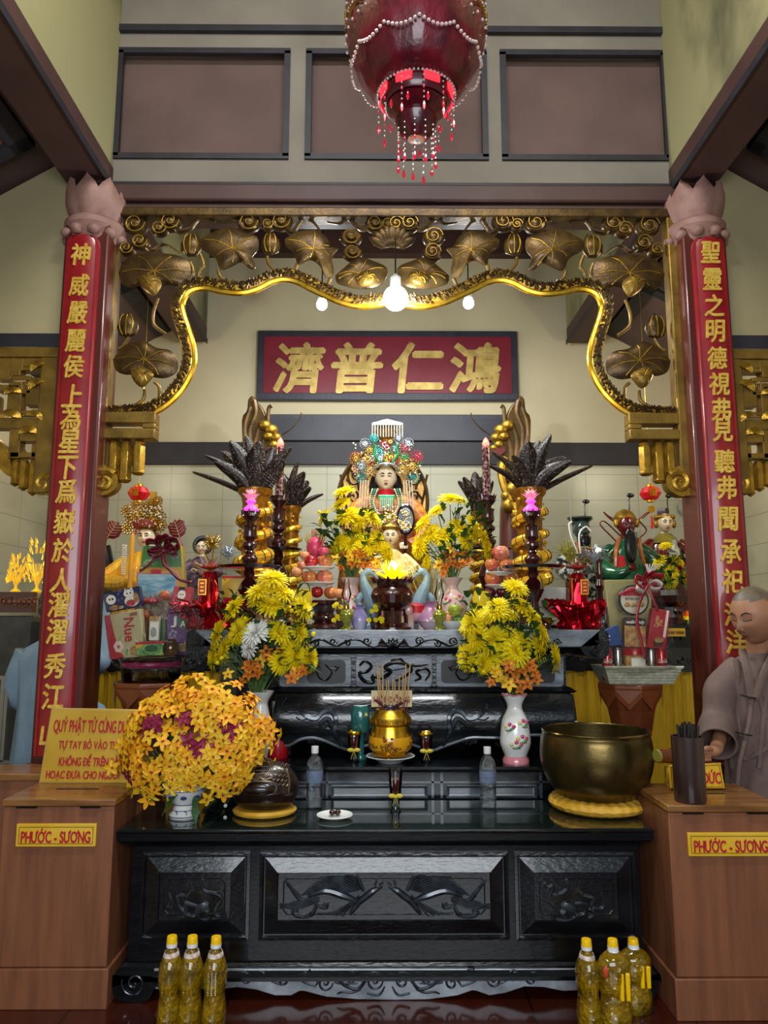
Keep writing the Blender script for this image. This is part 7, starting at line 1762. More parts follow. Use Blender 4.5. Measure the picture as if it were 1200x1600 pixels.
# red small carton right
t, M_, ob = facebox('red_carton', 'small red carton with a white round badge, upper right of the gift basket', 'box', [(272, 916), (301, 918), (296, 952), (264, 948)], 4.15, .05, redp)
decal(M_, circ(.5, .62, .2, .22), white2, ob, 'round_badge'); decal(M_, [(.3, .85), (.62, .85), (.62, 1), (.3, 1)], blk, ob, 'black_tab', .003)
for u in (.44, .56): decal(M_, circ(u, .64, .03, .04, 8), blk, ob, 'badge_eye', .004)
decal(M_, circ(.55, .2, .2, .14), cookie, ob, 'printed_biscuit')
# green tea box, white pack, jar, rose
t, M_, ob = facebox('tea_box', 'small green and yellow box at the front bottom of the gift basket', 'box', [(212, 1003), (256, 1001), (256, 1024), (213, 1025)], 3.96, .05, greenp)
decal(M_, [(0, .8), (1, .8), (1, 1), (0, 1)], redp, ob, 'red_strip'); decal(M_, circ(.55, .5, .24, .24), mat('dark green oval', '#1a5a30', .4), ob, 'green_oval', .003); decal(M_, [(0, .5), (.2, .62), (.3, .8), (0, .8)], signy, ob, 'yellow_corner')
t, M_, ob = facebox('white_packet', 'narrow white packet standing in the middle of the gift basket', 'box', [(234, 963), (249, 963), (248, 1001), (232, 1001)], 4.05, .03, white2)
decal(M_, circ(.45, .35, .3, .2), mat('grey print', '#9aa09a', .5), ob, 'grey_print'); decal(M_, [(0, .8), (1, .8), (1, 1), (0, 1)], cookie, ob, 'tan_top')
b = B(); c = at(267, 1012, 3.97); b.lathe([(.002, -.045), (.03, -.042), (.042, -.02), (.042, .01), (.03, .035), (.018, .045), (.002, .047)], c, 20); one('glazed_jar', b, mat('bronze glazed jar', '#3a2a14', .15, .4, c2='#7a5a2a', sc=20, coat=.8), 'small round bronze jar at the front of the gift basket', 'jar')
rosem = mat('red rose petals', '#8e1528', .5)
t = thing('rose', 'red rose head in the middle of the gift basket', 'flower', at(236, 950, 4.1)); c = at(236, 941, 4.1); b = B()
for n, r, el in ((5, .02, 1.2), (7, .032, .9), (8, .042, .5)):
    for j in range(n): a = 2*PI*j/n+r*40; b.ball(c+V((math.cos(a)*r*.6, math.sin(a)*r*.6, .01*el)), (.018, .018, .014), 8, 6)
mk('petals', b, rosem, t); b = B(); leafblade(b, c, (-1, -.2, -.2), .06, .015, RN); leafblade(b, c, (1, -.2, -.3), .06, .015, RN); b.tube([c, c-V((0, 0, .1))], .004, 5); mk('stem_and_leaves', b, leafg, t)
for x, y, lab in ((228, 960, 'yellow fruit left under the rose in the gift basket'), (257, 930, 'yellowish wrapped fruit right of the rose in the gift basket')):
    fruit(x, y, 9, 'gold', lab, 4.12, 'wrapped_fruit')
for i, (x, cc) in enumerate(((225, '#6a3a28'), (254, '#3d5a34'))):
    t, M_, ob = facebox('slim_packet', 'slim %s packet in the middle of the gift basket' % ('brown' if i == 0 else 'green'), 'box', [(x-6, 968), (x+5, 968), (x+5, 1003), (x-5, 1003)], 4.1, .03, mat('slim pack %d' % i, cc, .4, coat=.4))
# cellophane sheet
def cello(pts, Y, label, bulge_=.05):
    P = [at(x, y, Y) for x, y in pts]; cx_ = sum(p.x for p in P)/len(P); cz_ = sum(p.z for p in P)/len(P)
    b = B(); rr = random.Random(len(pts)); n = len(P); vs = [V((cx_, Y-bulge_, cz_))]; rings = 5
    for i in range(1, rings+1):
        for p in P: u = i/rings; vs.append(V((cx_+(p.x-cx_)*u, Y-bulge_*(1-u*u)+rr.uniform(-.008, .008), cz_+(p.z-cz_)*u)))
    fs = [(0, 1+(j+1) % n, 1+j) for j in range(n)]
    for i in range(rings-1): fs += [(1+i*n+j, 1+i*n+(j+1) % n, 1+(i+1)*n+(j+1) % n, 1+(i+1)*n+j) for j in range(n)]
    b.add(vs, fs); return one('cellophane_wrap', b, clear, label, 'wrapping', ang=180)
cello([(250, 858), (285, 862), (300, 900), (318, 960), (322, 1030), (285, 1052), (190, 1052), (160, 1020), (155, 930), (180, 905), (220, 880)], 3.93, 'clear cellophane wrapped round the left gift basket')
# bows
def bow(x, y, Y, s_, m_, label, tails, m2=None):
    c = at(x, y, Y); t = thing('ribbon_bow', label, 'ribbon', c)
    k = s_*px(Y)
    for sx, sz, L, a in ((-1, 1, 1.0, .5), (1, 1, 1.0, .55), (-1, -1, .8, -.2), (1, -1, .8, -.1), (-.5, 1, .8, 1.1), (.5, 1, .85, 1.0)):
        b = B(); d = V((sx*math.cos(a), -.2, math.sin(a)*1.0)).normalized()*k*L; n = V((-d.z, 0, d.x))*.42
        pts = smooth_path([c, c+d*.5+n+V((0, -.02, 0)), c+d+n*.3+V((0, -.03, 0)), c+d+V((0, -.01, 0))-n*.3, c+d*.5-n*.6, c], 4)
        vs = []; w_ = k*.26
        for p in pts: vs += [p+V((0, -w_, w_*.55)), p+V((0, w_, -w_*.55))]
        b.add(vs, [(2*i, 2*i+1, 2*i+3, 2*i+2) for i in range(len(pts)-1)]); mk('loop', b, m2 if (m2 and sz < 0) else m_, t, solid=.002)
    b = B(); b.ball(c+V((0, -.02, 0)), k*.16); mk('knot', b, m_, t)
    for L in tails:
        P = smooth_path([c+V((0, -.02, 0))]+[at(px_, py_, Y-.03) for px_, py_ in L], 4); b = B(); vs = []
        for i, p in enumerate(P):
            d = (P[min(i+1, len(P)-1)]-P[max(i-1, 0)]).normalized(); n = V((d.z, 0, -d.x))*k*.09; vs += [p-n, p+n]
        b.add(vs, [(2*i, 2*i+1, 2*i+3, 2*i+2) for i in range(len(P)-1)]); mk('tail', b, m_, t, solid=.002)
    return t
foilr = mat('dark red satin foil', '#6a0c20', .25, .35, coat=.6); bow(257, 862, 4.03, 27, foilr, 'dark red ribbon bow on top of the left gift basket', [[(235, 880), (218, 893)], [(262, 885), (280, 905), (300, 910)], [(255, 880), (268, 892)]])
# --- red foil gift towers ---
foil = mat('crumpled red foil', '#a3071c', .16, .85, c2='#c81a30', sc=12)
def foil_tower(x, yb, Y, label, tagdx, mirror=1):
    c = at(x, yb, Y); c.z = UZ; t = thing('foil_gift', label, 'gift', c); k = px(Y); rr = random.Random(int(x))
    b = B(); n = 64; rings = []
    for i, (r, z) in enumerate(((30, 0), (33, .02), (28, .045), (36, .07), (50, .11), (46, .13), (22, .12), (14, .10))):
        rings.append([c+V((math.cos(2*PI*j/n)*r*k*(1+.14*rr.uniform(-1, 1)*(i > 0)), math.sin(2*PI*j/n)*r*k*.8*(1+.14*rr.uniform(-1, 1)*(i > 0)), z+(.03 if 2 < i < 6 else .006)*rr.uniform(-1, 1)+.02*(i > 2)*abs(math.cos(2*PI*j/n))))for j in range(n)])
    b.loft(rings); mk('crumpled_skirt', b, foil, t, smooth=False)
    b = B()
    for j in range(46):
        a = rr.uniform(0, 2*PI); r = rr.uniform(20, 44)*k; q = c+V((math.cos(a)*r, math.sin(a)*r*.8-.02, rr.uniform(.06, .12))); d = V((math.cos(a), math.sin(a)-.3, rr.uniform(.1, 1.2))).normalized()*rr.uniform(.03, .07); s_ = V((-math.sin(a), math.cos(a), rr.uniform(-.4, .4)))*.03
        b.add([q-s_*.4, q+s_*.4, q+d+s_, q+d*1.1-s_*.6, q+d*.5+V((0, -.012, .01))], [(0, 1, 4), (1, 2, 4), (2, 3, 4), (3, 0, 4)])
    mk('foil_leaves', b, foil, t, smooth=False)
    b = B(); H = at(x, 862, Y).z-UZ
    rings = []
    for i, (r, z) in enumerate(((17, .08), (16, .14), (15, .2), (13, .26), (10, .31), (8, H*.72))):
        rings.append([c+V((math.cos(2*PI*j/20)*r*k*(1+.07*rr.uniform(-1, 1)), math.sin(2*PI*j/20)*r*k*(1+.07*rr.uniform(-1, 1)), z)) for j in range(20)])
    b.loft(rings); mk('foil_wrapped_bottle', b, foil, t, smooth=False)
    b = B(); q = c+V((0, 0, H*.76))
    for j in range(9): a = 2*PI*j/9; d = V((math.cos(a), math.sin(a)-.4, .35)).normalized()*.075; s_ = fr(d)[0]*.024; b.add([q, q+d*.5+s_, q+d, q+d*.5-s_], [(0, 1, 2, 3)])
    for j in range(6): a = 2*PI*j/6+.4; d = V((math.cos(a), math.sin(a)-.6, .8)).normalized()*.055; s_ = fr(d)[0]*.02; b.add([q, q+d*.5+s_, q+d, q+d*.5-s_], [(0, 1, 2, 3)])
    mk('red_fabric_flower', b, mat('red fabric petals', '#9c1c22', .5), t, solid=.002)
    b = B()
    for j in range(44): a = rr.uniform(0, 2*PI); L = rr.uniform(.04, .13); p = q+V((math.cos(a)*L*.8, -.03+rr.uniform(-.03, .03), math.sin(a)*L)); b.ball(p, .005, 6, 4); b.tube([q, p], .0015, 3)
    mk('gold_berry_sprigs', b, goldb, t)
    # little red tag with gold border
    tg = c+V((tagdx*k, -17.5*k, at(x, 918, Y).z-UZ)); b = B(); b.cbox(tg, .045, .004, .085); tb = mk('tag_card', b, gold, t); b = B(); b.cbox(tg+V((0, -.003, 0)), .035, .004, .072); mk('red_face', b, redm, tb)
    b = B()
    for z in (-.02, 0, .02): b.cbox(tg+V((0, -.006, z)), .02, .003, .009)
    mk('gold_marks', b, gold, tb)
    b = B()
    for j in range(16): b.ball(c+V((-tagdx*k*1.2-.02, -16*k, at(x, 905, Y).z-UZ-.009*j)), .0045, 5, 4)
    mk('gold_bead_string', b, gold, t)
    b = B()
    for L in ([(0, 0), (-10, -25), (-14, -45), (-9, -50)], [(4, 0), (2, -30), (12, -42), (20, -35)]):
        b.tube(smooth_path([at(x+mirror*u-2, 865+v, Y+.02) for u, v in L], 4), .005, 6)
    mk('curled_wires', b, white2, t) if mirror > 0 else None
    return t
foil_tower(325, 984, 4.06, 'red foil wrapped bottle gift at the left end of the upper altar', -7, -1)
foil_tower(905, 984, 4.25, 'red foil wrapped bottle gift with curled white wires, right end of upper altar', 6, 1)
b = B(); rr = random.Random(31); q = at(900, 872, 4.3)
for j in range(70): a = rr.uniform(-1.2, 1.2); L = rr.uniform(.05, .12); p = q+V((-.03+rr.uniform(-.02, .02), 0, -.02)); b.tube(smooth_path([p, p+V((math.sin(a)*L*.5, rr.uniform(-.03, .03), L*.7)), p+V((math.sin(a)*L, rr.uniform(-.05, .05), L*math.cos(a)+.02))], 3), .0018, 4)
one('green_tinsel', b, mat('green gold tinsel', '#6f8f2c', .3, .3, c2='#c8b048', sc=40), 'green and gold tinsel tuft on the right red foil gift', 'tinsel')
b = B()
for j in range(80): a = rr.uniform(-1.5, 1.5); L = rr.uniform(.05, .13); p = q+V((.10, 0, -.04)); b.tube(smooth_path([p, p+V((math.sin(a)*L*.5, rr.uniform(-.04, .04), L*.7)), p+V((math.sin(a)*L, rr.uniform(-.05, .05), L*math.cos(a)+.01))], 3), .0015, 4)
one('silver_tinsel', b, silver, 'silver tinsel tuft right of the green tinsel on the right altar end', 'tinsel')
# boxes behind left foil tower
t, M_, ob = facebox('offering_carton', 'red and yellow carton standing behind the left tall candlestick', 'box', [(347, 900), (420, 900), (420, 975), (347, 975)], 4.33, .08, redp)
decal(M_, [(0, .55), (1, .55), (1, .95), (0, .95)], signy, ob, 'yellow_band'); decal(M_, [(0, 0), (1, 0), (1, .2), (0, .2)], mat('peach band', '#c8805a', .5), ob, 'peach_band'); decal(M_, [(.05, .4), (.25, .4), (.25, .5), (.05, .5)], white2, ob, 'white_sticker', .003)
t, M_, ob = facebox('offering_carton', 'white carton with green print behind the right tall candlestick', 'box', [(826, 918), (885, 918), (885, 965), (826, 965)], 4.33, .08, mat('grey white carton', '#9c9c92', .5))
decal(M_, [(.5, 0), (.95, 0), (.9, .2), (.7, .28), (.55, .15)], greenp, ob, 'green_corner')
# gold glossy piece beside right foil
# --- right basket ---
c = V((pR.x+.02, pR.y-.05, hR)); k = px(4.05)
x0, x1 = at(935, 1050, 4.05).x, at(1052, 1050, 4.05).x; xa, xb = at(945, 1062, 4.05).x, at(1042, 1062, 4.05).x
zt_ = at(990, 1042, 3.95).z
t = thing('woven_basket', 'white woven tray basket holding red cans and gift packs on the right pedestal', 'basket', V(((x0+x1)/2, 4.05, hR)))
b = B()
def rect(x0_, x1_, y0_, y1_, z): return [V((x0_, y0_, z)), V((x1_, y0_, z)), V((x1_, y1_, z)), V((x0_, y1_, z))]
b.loft([rect(xa, xb, 3.97, 4.15, hR), rect(x0, x1, 3.92, 4.2, zt_), rect(x0+.01, x1-.01, 3.93, 4.19, zt_), rect(xa+.01, xb-.01, 3.98, 4.14, hR+.012)]); wm = mat('white wicker', '#a5a48e', .5, 0, c2='#c2c1ac', sc=40, bump=.3, bsc=120); mk('tray', b, wm, t, smooth=False)
b = B()
for i in range(6):
    u = (i+.5)/6; z = hR+(zt_-hR)*u; xl_, xr_, yf = xa+(x0-xa)*u, xb+(x1-xb)*u, 3.97+(3.92-3.97)*u
    b.tube([V((xl_+(xr_-xl_)*j/60, yf-.003+.003*math.sin(j*PI/1.5+i*PI), z)) for j in range(61)], .0045, 5)
b.tube([V((x0-.004, 3.92, zt_)), V((x1+.004, 3.92, zt_))], .007, 6); mk('weave', b, wm, t)
canr = mat('red drink can', '#b0141e', .22, .35, coat=.5); canm = mat('brushed can metal', '#a8a8a4', .25, .9)
def can(x, Y, label, kind, r=.028):
    p = at(x, 1042, Y); p.z = hR+.012; h = at(x, 1013, Y).z-p.z
    t = thing('drink_can', label, 'can', p)
    b = B(); b.lathe([(r*.8, 0), (r, .008), (r, h-.012), (r*.82, h), (r*.78, h-.004), (.002, h-.004)], p, 24); o = mk('can_shell', b, canr if kind == 'r' else canm, t)
    b = B(); b.lathe([(r*.82, h-.002), (r*.86, h+.001), (r*.8, h+.003), (r*.78, h-.002)], p, 24); mk('lid_rim', b, canm, t)
    wrap = lambda q: V((p.x+r*1.02*math.sin((q.x-p.x)/r), p.y-r*1.02*math.cos((q.x-p.x)/r)-(p.y-r-q.y), q.z))
    if kind == 'r': text('Coca-Cola', p+V((0, -r, h*.62)), r*1.9, .022, white2, t, depth=.002, bold=.02, shear=.35, fn=wrap)
    else: b = B(); b.prism([(p.x-r*.1+r*.45*math.cos(PI/2+j*PI/5)*(1 if j % 2 == 0 else .45), p.z+h*.42+r*.45*math.sin(PI/2+j*PI/5)*(1 if j % 2 == 0 else .45)) for j in range(10)], p.y-r-.002, p.y-r+.004); mk('red_star', b, redm, t, smooth=False)
    return t
can(949, 4.04, 'red drink can with white script at the left end of the white basket', 'r'); can(966, 4.06, 'silver can with a red star, left half of the white basket', 's', .022)
can(1018, 4.06, 'silver can with a red mark, right half of the white basket', 's', .022); can(1034, 4.04, 'red drink can with white script at the right end of the white basket', 'r')
p = at(992, 1042, 4.06); p.z = hR+.012; t = thing('cookie_jar', 'clear jar of biscuits with a red lid in the middle of the white basket', 'jar', p); h = at(992, 1013, 4.06).z-p.z
b = B(); b.lathe([(.055, 0), (.058, h*.78), (.052, h*.82)], p, 24); mk('jar_wall', b, cookie, t)
b = B(); b.lathe([(.060, h*.8), (.060, h), (.058, h+.003), (.002, h+.003)], p, 28); mk('red_lid', b, redm, t)
b = B(); b.grid(lambda u, v: (p.x+.060*math.sin((u-.5)*1.4+.1), p.y-.060*math.cos((u-.5)*1.4+.1), p.z+h*.3+v*h*.42), 10, 2); mk('paper_label', b, white2, t)
p = at(989, 938, 4.04); t = thing('cookie_tin', 'round tin of butter cookies with red top print upright in the white basket', 'tin', at(989, 962, 4.04)); r = 23*px(4.04)
TX = Matrix.Translation(p) @ Matrix.Rotation(PI/2, 4, 'X')
b = B(); b.lathe([(r*.97, -.05), (r, -.045), (r, 0), (r*1.03, .002), (r*1.03, .012), (r*.98, .016), (.002, .016)], (0, 0, 0), 36, T=TX); o = mk('tin_body', b, mat('dark blue tin edge', '#101820', .3, coat=.4), t)
b = B(); b.lathe([(r*.9, .014), (r*.9, .019), (.002, .019)], (0, 0, 0), 36, T=TX); mk('cream_face', b, mat('cream tin face', '#c8c0a8', .35, coat=.3), t)
b = B(); b.prism([(p.x+r*.86*math.cos(a), p.z+r*.86*math.sin(a)) for a in [.35+i*(PI-.7)/12 for i in range(13)]], p.y-.023, p.y-.016); mk('red_crest', b, redp, t, smooth=False)
text('BUTTER COOKIES', p+V((0, -.021, r*.1)), r*1.2, r*.16, mat('dark print', '#2a2420', .5), t, depth=.002, bold=.01)
for x_ in (-.5, -.15, .2, .5): b = B(); b.ball(p+V((r*x_, -.02, -r*.3)), (r*.2, .006, r*.16), 12, 8); mk('printed_cookie', b, cookie, t)
t, M_, ob = facebox('coffee_packet', 'dark packet lettered wake up with an orange picture in the white basket', 'packet', [(975, 964), (1009, 966), (1009, 1012), (975, 1011)], 4.0, .04, mat('dark brown packet', '#2a1c18', .35, coat=.4))
text('wake up', M_(.5, .84), .098, .026, white2, ob, depth=.003, bold=.03); decal(M_, [(.02, .02), (.98, .02), (.98, .72), (.02, .72)], mat('printed dried food', '#8a4a2c', .5, 0, c2='#c9a05a', sc=32), ob, 'printed_picture')
t, M_, ob = facebox('pie_carton', 'red carton lettered Combo Pie tilted at the right of the white basket', 'box', [(1020, 950), (1048, 955), (1041, 1014), (1010, 1012)], 4.02, .05, redp)
text('Combo', M_(.3, .68), .06, .024, mat('cream gold lettering', '#d9b070', .4), ob, right=(.15, 0, 1), up=(-1, 0, .15), depth=.002, bold=.02, shear=.2); text('Pie', M_(.52, .66), .032, .022, mat('cream gold lettering', '#d9b070'), ob, right=(.15, 0, 1), up=(-1, 0, .15), depth=.002, bold=.02)
decal(M_, circ(.55, .16, .26, .13), mat('chocolate print', '#4a2416', .4), ob, 'printed_pie'); decal(M_, circ(.55, .22, .24, .07), cookie, ob, 'printed_filling', .004); decal(M_, [(.75, .3), (.88, .3), (.9, 1), (.78, 1)], white2, ob, 'white_stripe')
t, M_, ob = facebox('blue_packet', 'blue foil snack packet at the left of the white basket', 'packet', [(946, 984), (966, 976), (973, 1008), (938, 1011)], 4.03, .03, mat('blue foil packet', '#1c3a78', .3, .2, c2='#2a529a', sc=8, coat=.5))
for v in (.3, .5): decal(M_, [(.1, v), (.4, v+.02), (.4, v+.08), (.1, v+.06)], white2, ob, 'white_print')
t, M_, ob = facebox('gold_carton', 'pale gold carton at the back of the white basket', 'box', [(945, 906), (1018, 905), (1018, 1000), (955, 1000)], 4.14, .04, mat('pale gold carton', '#8d8552', .4, 0, c2='#a39a66', sc=4, coat=.3))
striped = mat('white ribbon satin', '#c9bcb4', .4); bow(1010, 916, 3.98, 24, mat('red ribbon satin', '#9a1428', .35, coat=.4), 'red and white ribbon bow on top of the white basket gifts', [[(985, 922), (965, 930)], [(1020, 935), (1028, 955)], [(1000, 940), (995, 970), (1002, 1000), (1008, 1030)]], striped)
b = B(); q = at(1015, 898, 3.98)
for j in range(16): a = j*.4-1.6; d = V((math.sin(a)*.6+.2, -.3, .8)); b.tube([q, q+d*.07], [.008, .003], 5, flat=.4)
one('white_flower', b, wmum, 'white flower head on the ribbon of the white basket', 'flower')
cello([(955, 912), (1016, 905), (1052, 960), (1056, 1045), (990, 1056), (932, 1044), (935, 985)], 3.9, 'clear cellophane round the white basket gifts', .03)

# ================= on the plinth =================
def PT(name, label, cat, x, yb, Y): p = at(x, yb, Y); p.z = PZ; return thing(name, label, cat, p), p
PYY = 3.82
t, p = PT('incense_burner', 'gold and yellow incense burner standing on a white dish on the plinth', 'incense burner', 610, 1190, PYY); k = px(PYY)
b = B(); Z = lambda y: at(610, y, PYY).z-PZ
base = .035
b.lathe([(24*k, base), (28*k, base+.012), (26*k, base+.02), (32*k, base+.04)], p, 40); b.lathe([(31*k, Z(1150)), (29*k, Z(1142)), (28*k, Z(1133)), (31*k, Z(1129)), (31*k, Z(1120)), (28*k, Z(1117)), (24*k, Z(1112)), (22*k, Z(1108)), (18*k, Z(1108)), (18*k, Z(1116))], p, 40)
mk('gold_bands', b, gold, t)
b = B(); b.lathe([(31.5*k, base+.035), (34*k, (base+Z(1150))/2+.01), (31.5*k, Z(1149))], p, 40); mk('yellow_belly', b, mat('yellow enamel', '#d99a10', .2, coat=.6), t)
b = B(); rr = random.Random(2)
for j in range(46): a = -PI/2+rr.gauss(0, .18); z_ = (base+Z(1150))/2+.012+rr.gauss(0, .018); b.ball(p+V((math.cos(a)*33.5*k, math.sin(a)*33.5*k, z_)), .007, 6, 4)
for s in (-1, 1):
    for j in range(22): a = -PI/2+s*(.8+.5*rr.random()); b.ball(p+V((math.cos(a)*33*k, math.sin(a)*33*k, (base+Z(1150))/2+.012+(a+PI/2)*s*.02-.02+rr.uniform(-.01, .01))), .006, 6, 4)
mk('dark_gold_blossoms', b, goldd, t)
b = B(); keyr = [p+V((31.6*k*math.cos(a), 31.6*k*math.sin(a), Z(1124.5)+(.007 if int(i/2) % 2 else -.007))) for i, a in enumerate([2*PI*j/120 for j in range(121)])]; b.tube(keyr, .0016, 4); mk('key_fret', b, goldd, t)
b = B(); b.lathe([(17.5*k, Z(1113)), (.002, Z(1110))], p, 20); mk('ash', b, mat('ash', '#6d645a', .9), t)
sm = mat('tan incense stick', '#b8935c', .6); smr = mat('red incense foot', '#6a1430', .6)
for j, (x0_, x1_, y1_) in enumerate(((593, 589, 1036), (596, 592, 1044), (599, 598, 1038), (604, 604, 1063), (608, 607, 1061), (613, 614, 1060), (618, 617, 1065), (623, 624, 1056), (628, 630, 1052), (632, 634, 1038), (635, 641, 1036), (630, 633, 1060), (600, 597, 1070))):
    s = thing('incense_stick', 'tan incense stick in the gold burner, %s from the left by its tip' % ('first', 'third', 'second', 'fifth', 'sixth', 'seventh', 'eighth', 'ninth', 'tenth', 'twelfth', 'thirteenth', 'eleventh', 'fourth')[j], 'incense stick', V((at(x0_, 1112, PYY).x, PYY-.02+.01*(j % 4), PZ+Z(1114))), 'incense sticks in the gold burner')
    a_ = V(ORG[s.name]); e_ = at(x1_, y1_, PYY-.02+.012*(j % 4)); b = B(); b.tube([a_+(e_-a_)*.28, e_], .0032, 6); mk('tan_stick', b, sm, s); b = B(); b.tube([a_, a_+(e_-a_)*.28], .0022, 6); mk('red_foot', b, smr, s)
b = B(); b.lathe([(16*k, 0), (18*k, .004), (26*k, .02), (37*k, .034), (36*k, .036), (24*k, .024), (.002, .02)], p, 44); one('saucer', b, white, 'white dish under the gold incense burner', 'dish')
t, M_, ob = facebox('name_sign', 'small cream sign lettered HỘI ĐỒNG behind the gold incense burner', 'sign', [(580, 1079), (644, 1079), (644, 1105), (580, 1105)], 3.97-.09, .004, mat('cream sign', '#c9b98a', .4))
text('HỘI ĐỒNG', M_(.5, .5), .185, .052, mat('crimson letters', '#8a1018', .4), ob, depth=.003, bold=.025)
b = B(); q = M_(.5, 0, -.01); b.box(q.x-.03, q.x+.03, q.y, q.y+.02, PZ, q.z); mk('stand_strip', b, lacq, t)
# glasses of red drink
rwine = mat('red syrup', '#4c060c', .06, 0, coat=1); gcup = clearmat('drinking glass wall')
def wineglass(x, yb, yt, Y, z, label, frac=(.25, .6), gilt=True):
    p = at(x, yb, Y); p.z = z; t = thing('drinking_glass', label, 'glass', p); h = at(x, yt, Y).z-z; k = px(Y)
    b = B(); b.lathe([(7.5*k, 0), (8*k, .004), (6*k, h*.08), (6*k, h*.3), (8.5*k, h*.45), (11*k, h), (10.4*k, h), (7.6*k, h*.45), (5*k, h*.32), (.002, h*.3)], p, 28); mk('glass_wall', b, gcup, t)
    b = B(); b.lathe([(.003, h*.32), (5*k, h*.34), (7.4*k, h*.46), (9*k, h*.76), (.002, h*.76)], p, 24); mk('red_drink', b, rwine, t)
    if gilt: b = B(); b.lathe([(10.7*k, h*.88), (11.3*k, h*.99)], p, 28, cap=False); mk('gold_rim_band', b, gold, t, solid=.001)
    b = B(); q = p+V((0, -8*k, h*.38))
    for s in (-1, 1): b.ball(q+V((s*.016, -.004, .004)), (.017, .006, .010), 10, 6); b.tube([q, q+V((s*.014, -.004, -.04))], [.006, .003], 5, flat=.4)
    b.ball(q+V((0, -.006, 0)), .007); mk('yellow_ribbon', b, mat('lemon ribbon', '#cdb83a', .4), t)
wineglass(553, 1187, 1141, 3.84, PZ, 'gold rimmed glass with a yellow ribbon left of the gold incense burner')
wineglass(666, 1190, 1143, 3.82, PZ, 'gold rimmed glass of dark red drink right of the gold incense burner')
p = onz(618, 1268, HZ+.006); wineglass(618, 1268, 1202, p.y, HZ+.006, 'glass of red drink with yellow ribbon in the middle of the front table', gilt=False)
t, p = PT('glass_jar', 'round teal glass jar left of the gold incense burner', 'jar', 563, 1165, 3.90)
b = B(); k = px(3.9); z_ = at(563, 1143, 3.9).z-PZ; b.lathe([(10*k, 0), (11*k, .01), (6*k, .03), (6*k, z_-.01), (13*k, z_), (15.5*k, z_+.04), (15.5*k, z_+.09), (13*k, z_+.12), (11*k, z_+.13)], p, 24, lobes=10, amp=.02); mk('teal_glass', b, mat('teal glass', '#1f5c58', .15, 0, coat=1, bump=.3, bsc=60), t)
b = B(); p = at(434, 1160, 3.95); p.z = PZ; b.lathe([(.05, 0), (.055, .01), (.05, .09), (.045, .1), (.002, .1)], p, 20); one('red_canister', b, redm, 'dark red canister partly hidden behind the orchid mass on the plinth', 'canister')

# ================= on the front table =================
TZ = HZ+.006
petm = clearmat('clear water bottle', '#e6eef2', 2.6, .06, bump=.5)
def water(x, yb, yt, label):
    p = onz(x, yb, TZ); h = at(x, yt, p.y).z-TZ; k = px(p.y); r = 12.5*k; t = thing('water_bottle', label, 'bottle', p)
    b = B(); pr = [(r*.8, 0), (r*.95, .008)]+[(r*(.97+.03*math.cos(i*2.1)), .01+h*.5*i/22) for i in range(23)]+[(r*.86, h*.54), (r*1.0, h*.62), (r*.98, h*.72), (r*.7, h*.81), (r*.36, h*.86), (r*.34, h*.9)]; b.lathe(pr, p, 28); mk('bottle_shell', b, petm, t)
    b = B(); b.lathe([(r*1.0, h*.42), (r*.99, h*.62)], p, 28, cap=False); mk('blue_label', b, mat('clear blue label', '#8fa6cc', .3, alpha=.2), t, solid=.0008)
    b = B(); b.lathe([(r*.42, h*.89), (r*.44, h*.9), (r*.44, h), (.002, h)], p, 20); mk('white_cap', b, white, t)
    b = B(); b.lathe([(r*.5, h*.30), (r*.9, h*.32), (r*.88, h*.33)], p, 20); mk('grip_ring', b, petm, t)
water(491, 1263, 1166, 'clear water bottle with white cap, left one on the front table'); water(763, 1263, 1167, 'clear water bottle with white cap, right one on the front table')
p = onz(523, 1278, TZ); t_ = B(); k = px(p.y); t_.lathe([(16*k, 0), (18*k, .003), (27*k, .014), (26.5*k, .016), (18*k, .008), (.002, .007)], p, 40); one('saucer', t_, white, 'small white plate with dates on the front table', 'plate')
for dx, dy, lab in ((-.011, 0, 'left'), (.012, .006, 'right')):
    q = p+V((dx, dy, .022)); b = B(); b.ball(q, (.014, .02, .012), 12, 8); b.ball(q+V((0, .018, 0)), .004); one('date', b, mat('glossy dark date', '#2a0a0c', .2, coat=.8), 'dark glossy date on the small white plate, the %s one' % lab, 'fruit')
# wooden fish
c = onz(408, 1280, TZ); c.y += .10; k = px(c.y)
t = thing('wooden_fish', 'round dark carved wooden fish drum on a yellow cushion on the front table', 'drum', c+V((0, 0, .03)))
W_ = 50*k; Hh_ = at(408, 1184, c.y).z-TZ-.02; cc = c+V((0, 0, .01+Hh_*.5))
b = B(); vs = []; n, m = 40, 26
for i in range(m+1):
    tt_ = -PI/2+PI*i/m
    for j in range(n):
        a = 2*PI*j/n; X = math.cos(tt_)*math.cos(a); Y_ = math.cos(tt_)*math.sin(a); Z_ = math.sin(tt_); fl = 1 if Z_ > -.7 else 1
        X *= (max(.02, math.cos(tt_))**-.4 if Z_ < 0 and Z_ > -.9 else 1); X = max(-1.02, min(1.02, X)); vs.append(cc+V((X*W_, Y_*W_*.8*(1.1 if Z_ < 0 else 1), (max(Z_, -.86))*Hh_*.5*(1+.0))))
b.add(vs, [(i*n+j, i*n+(j+1) % n, (i+1)*n+(j+1) % n, (i+1)*n+j) for i in range(m) for j in range(n)]); fishm = mat('dark polished carved wood', '#140a08', .3, 0, c2='#22120e', sc=8, coat=.35); mk('hollow_body', b, fishm, t)
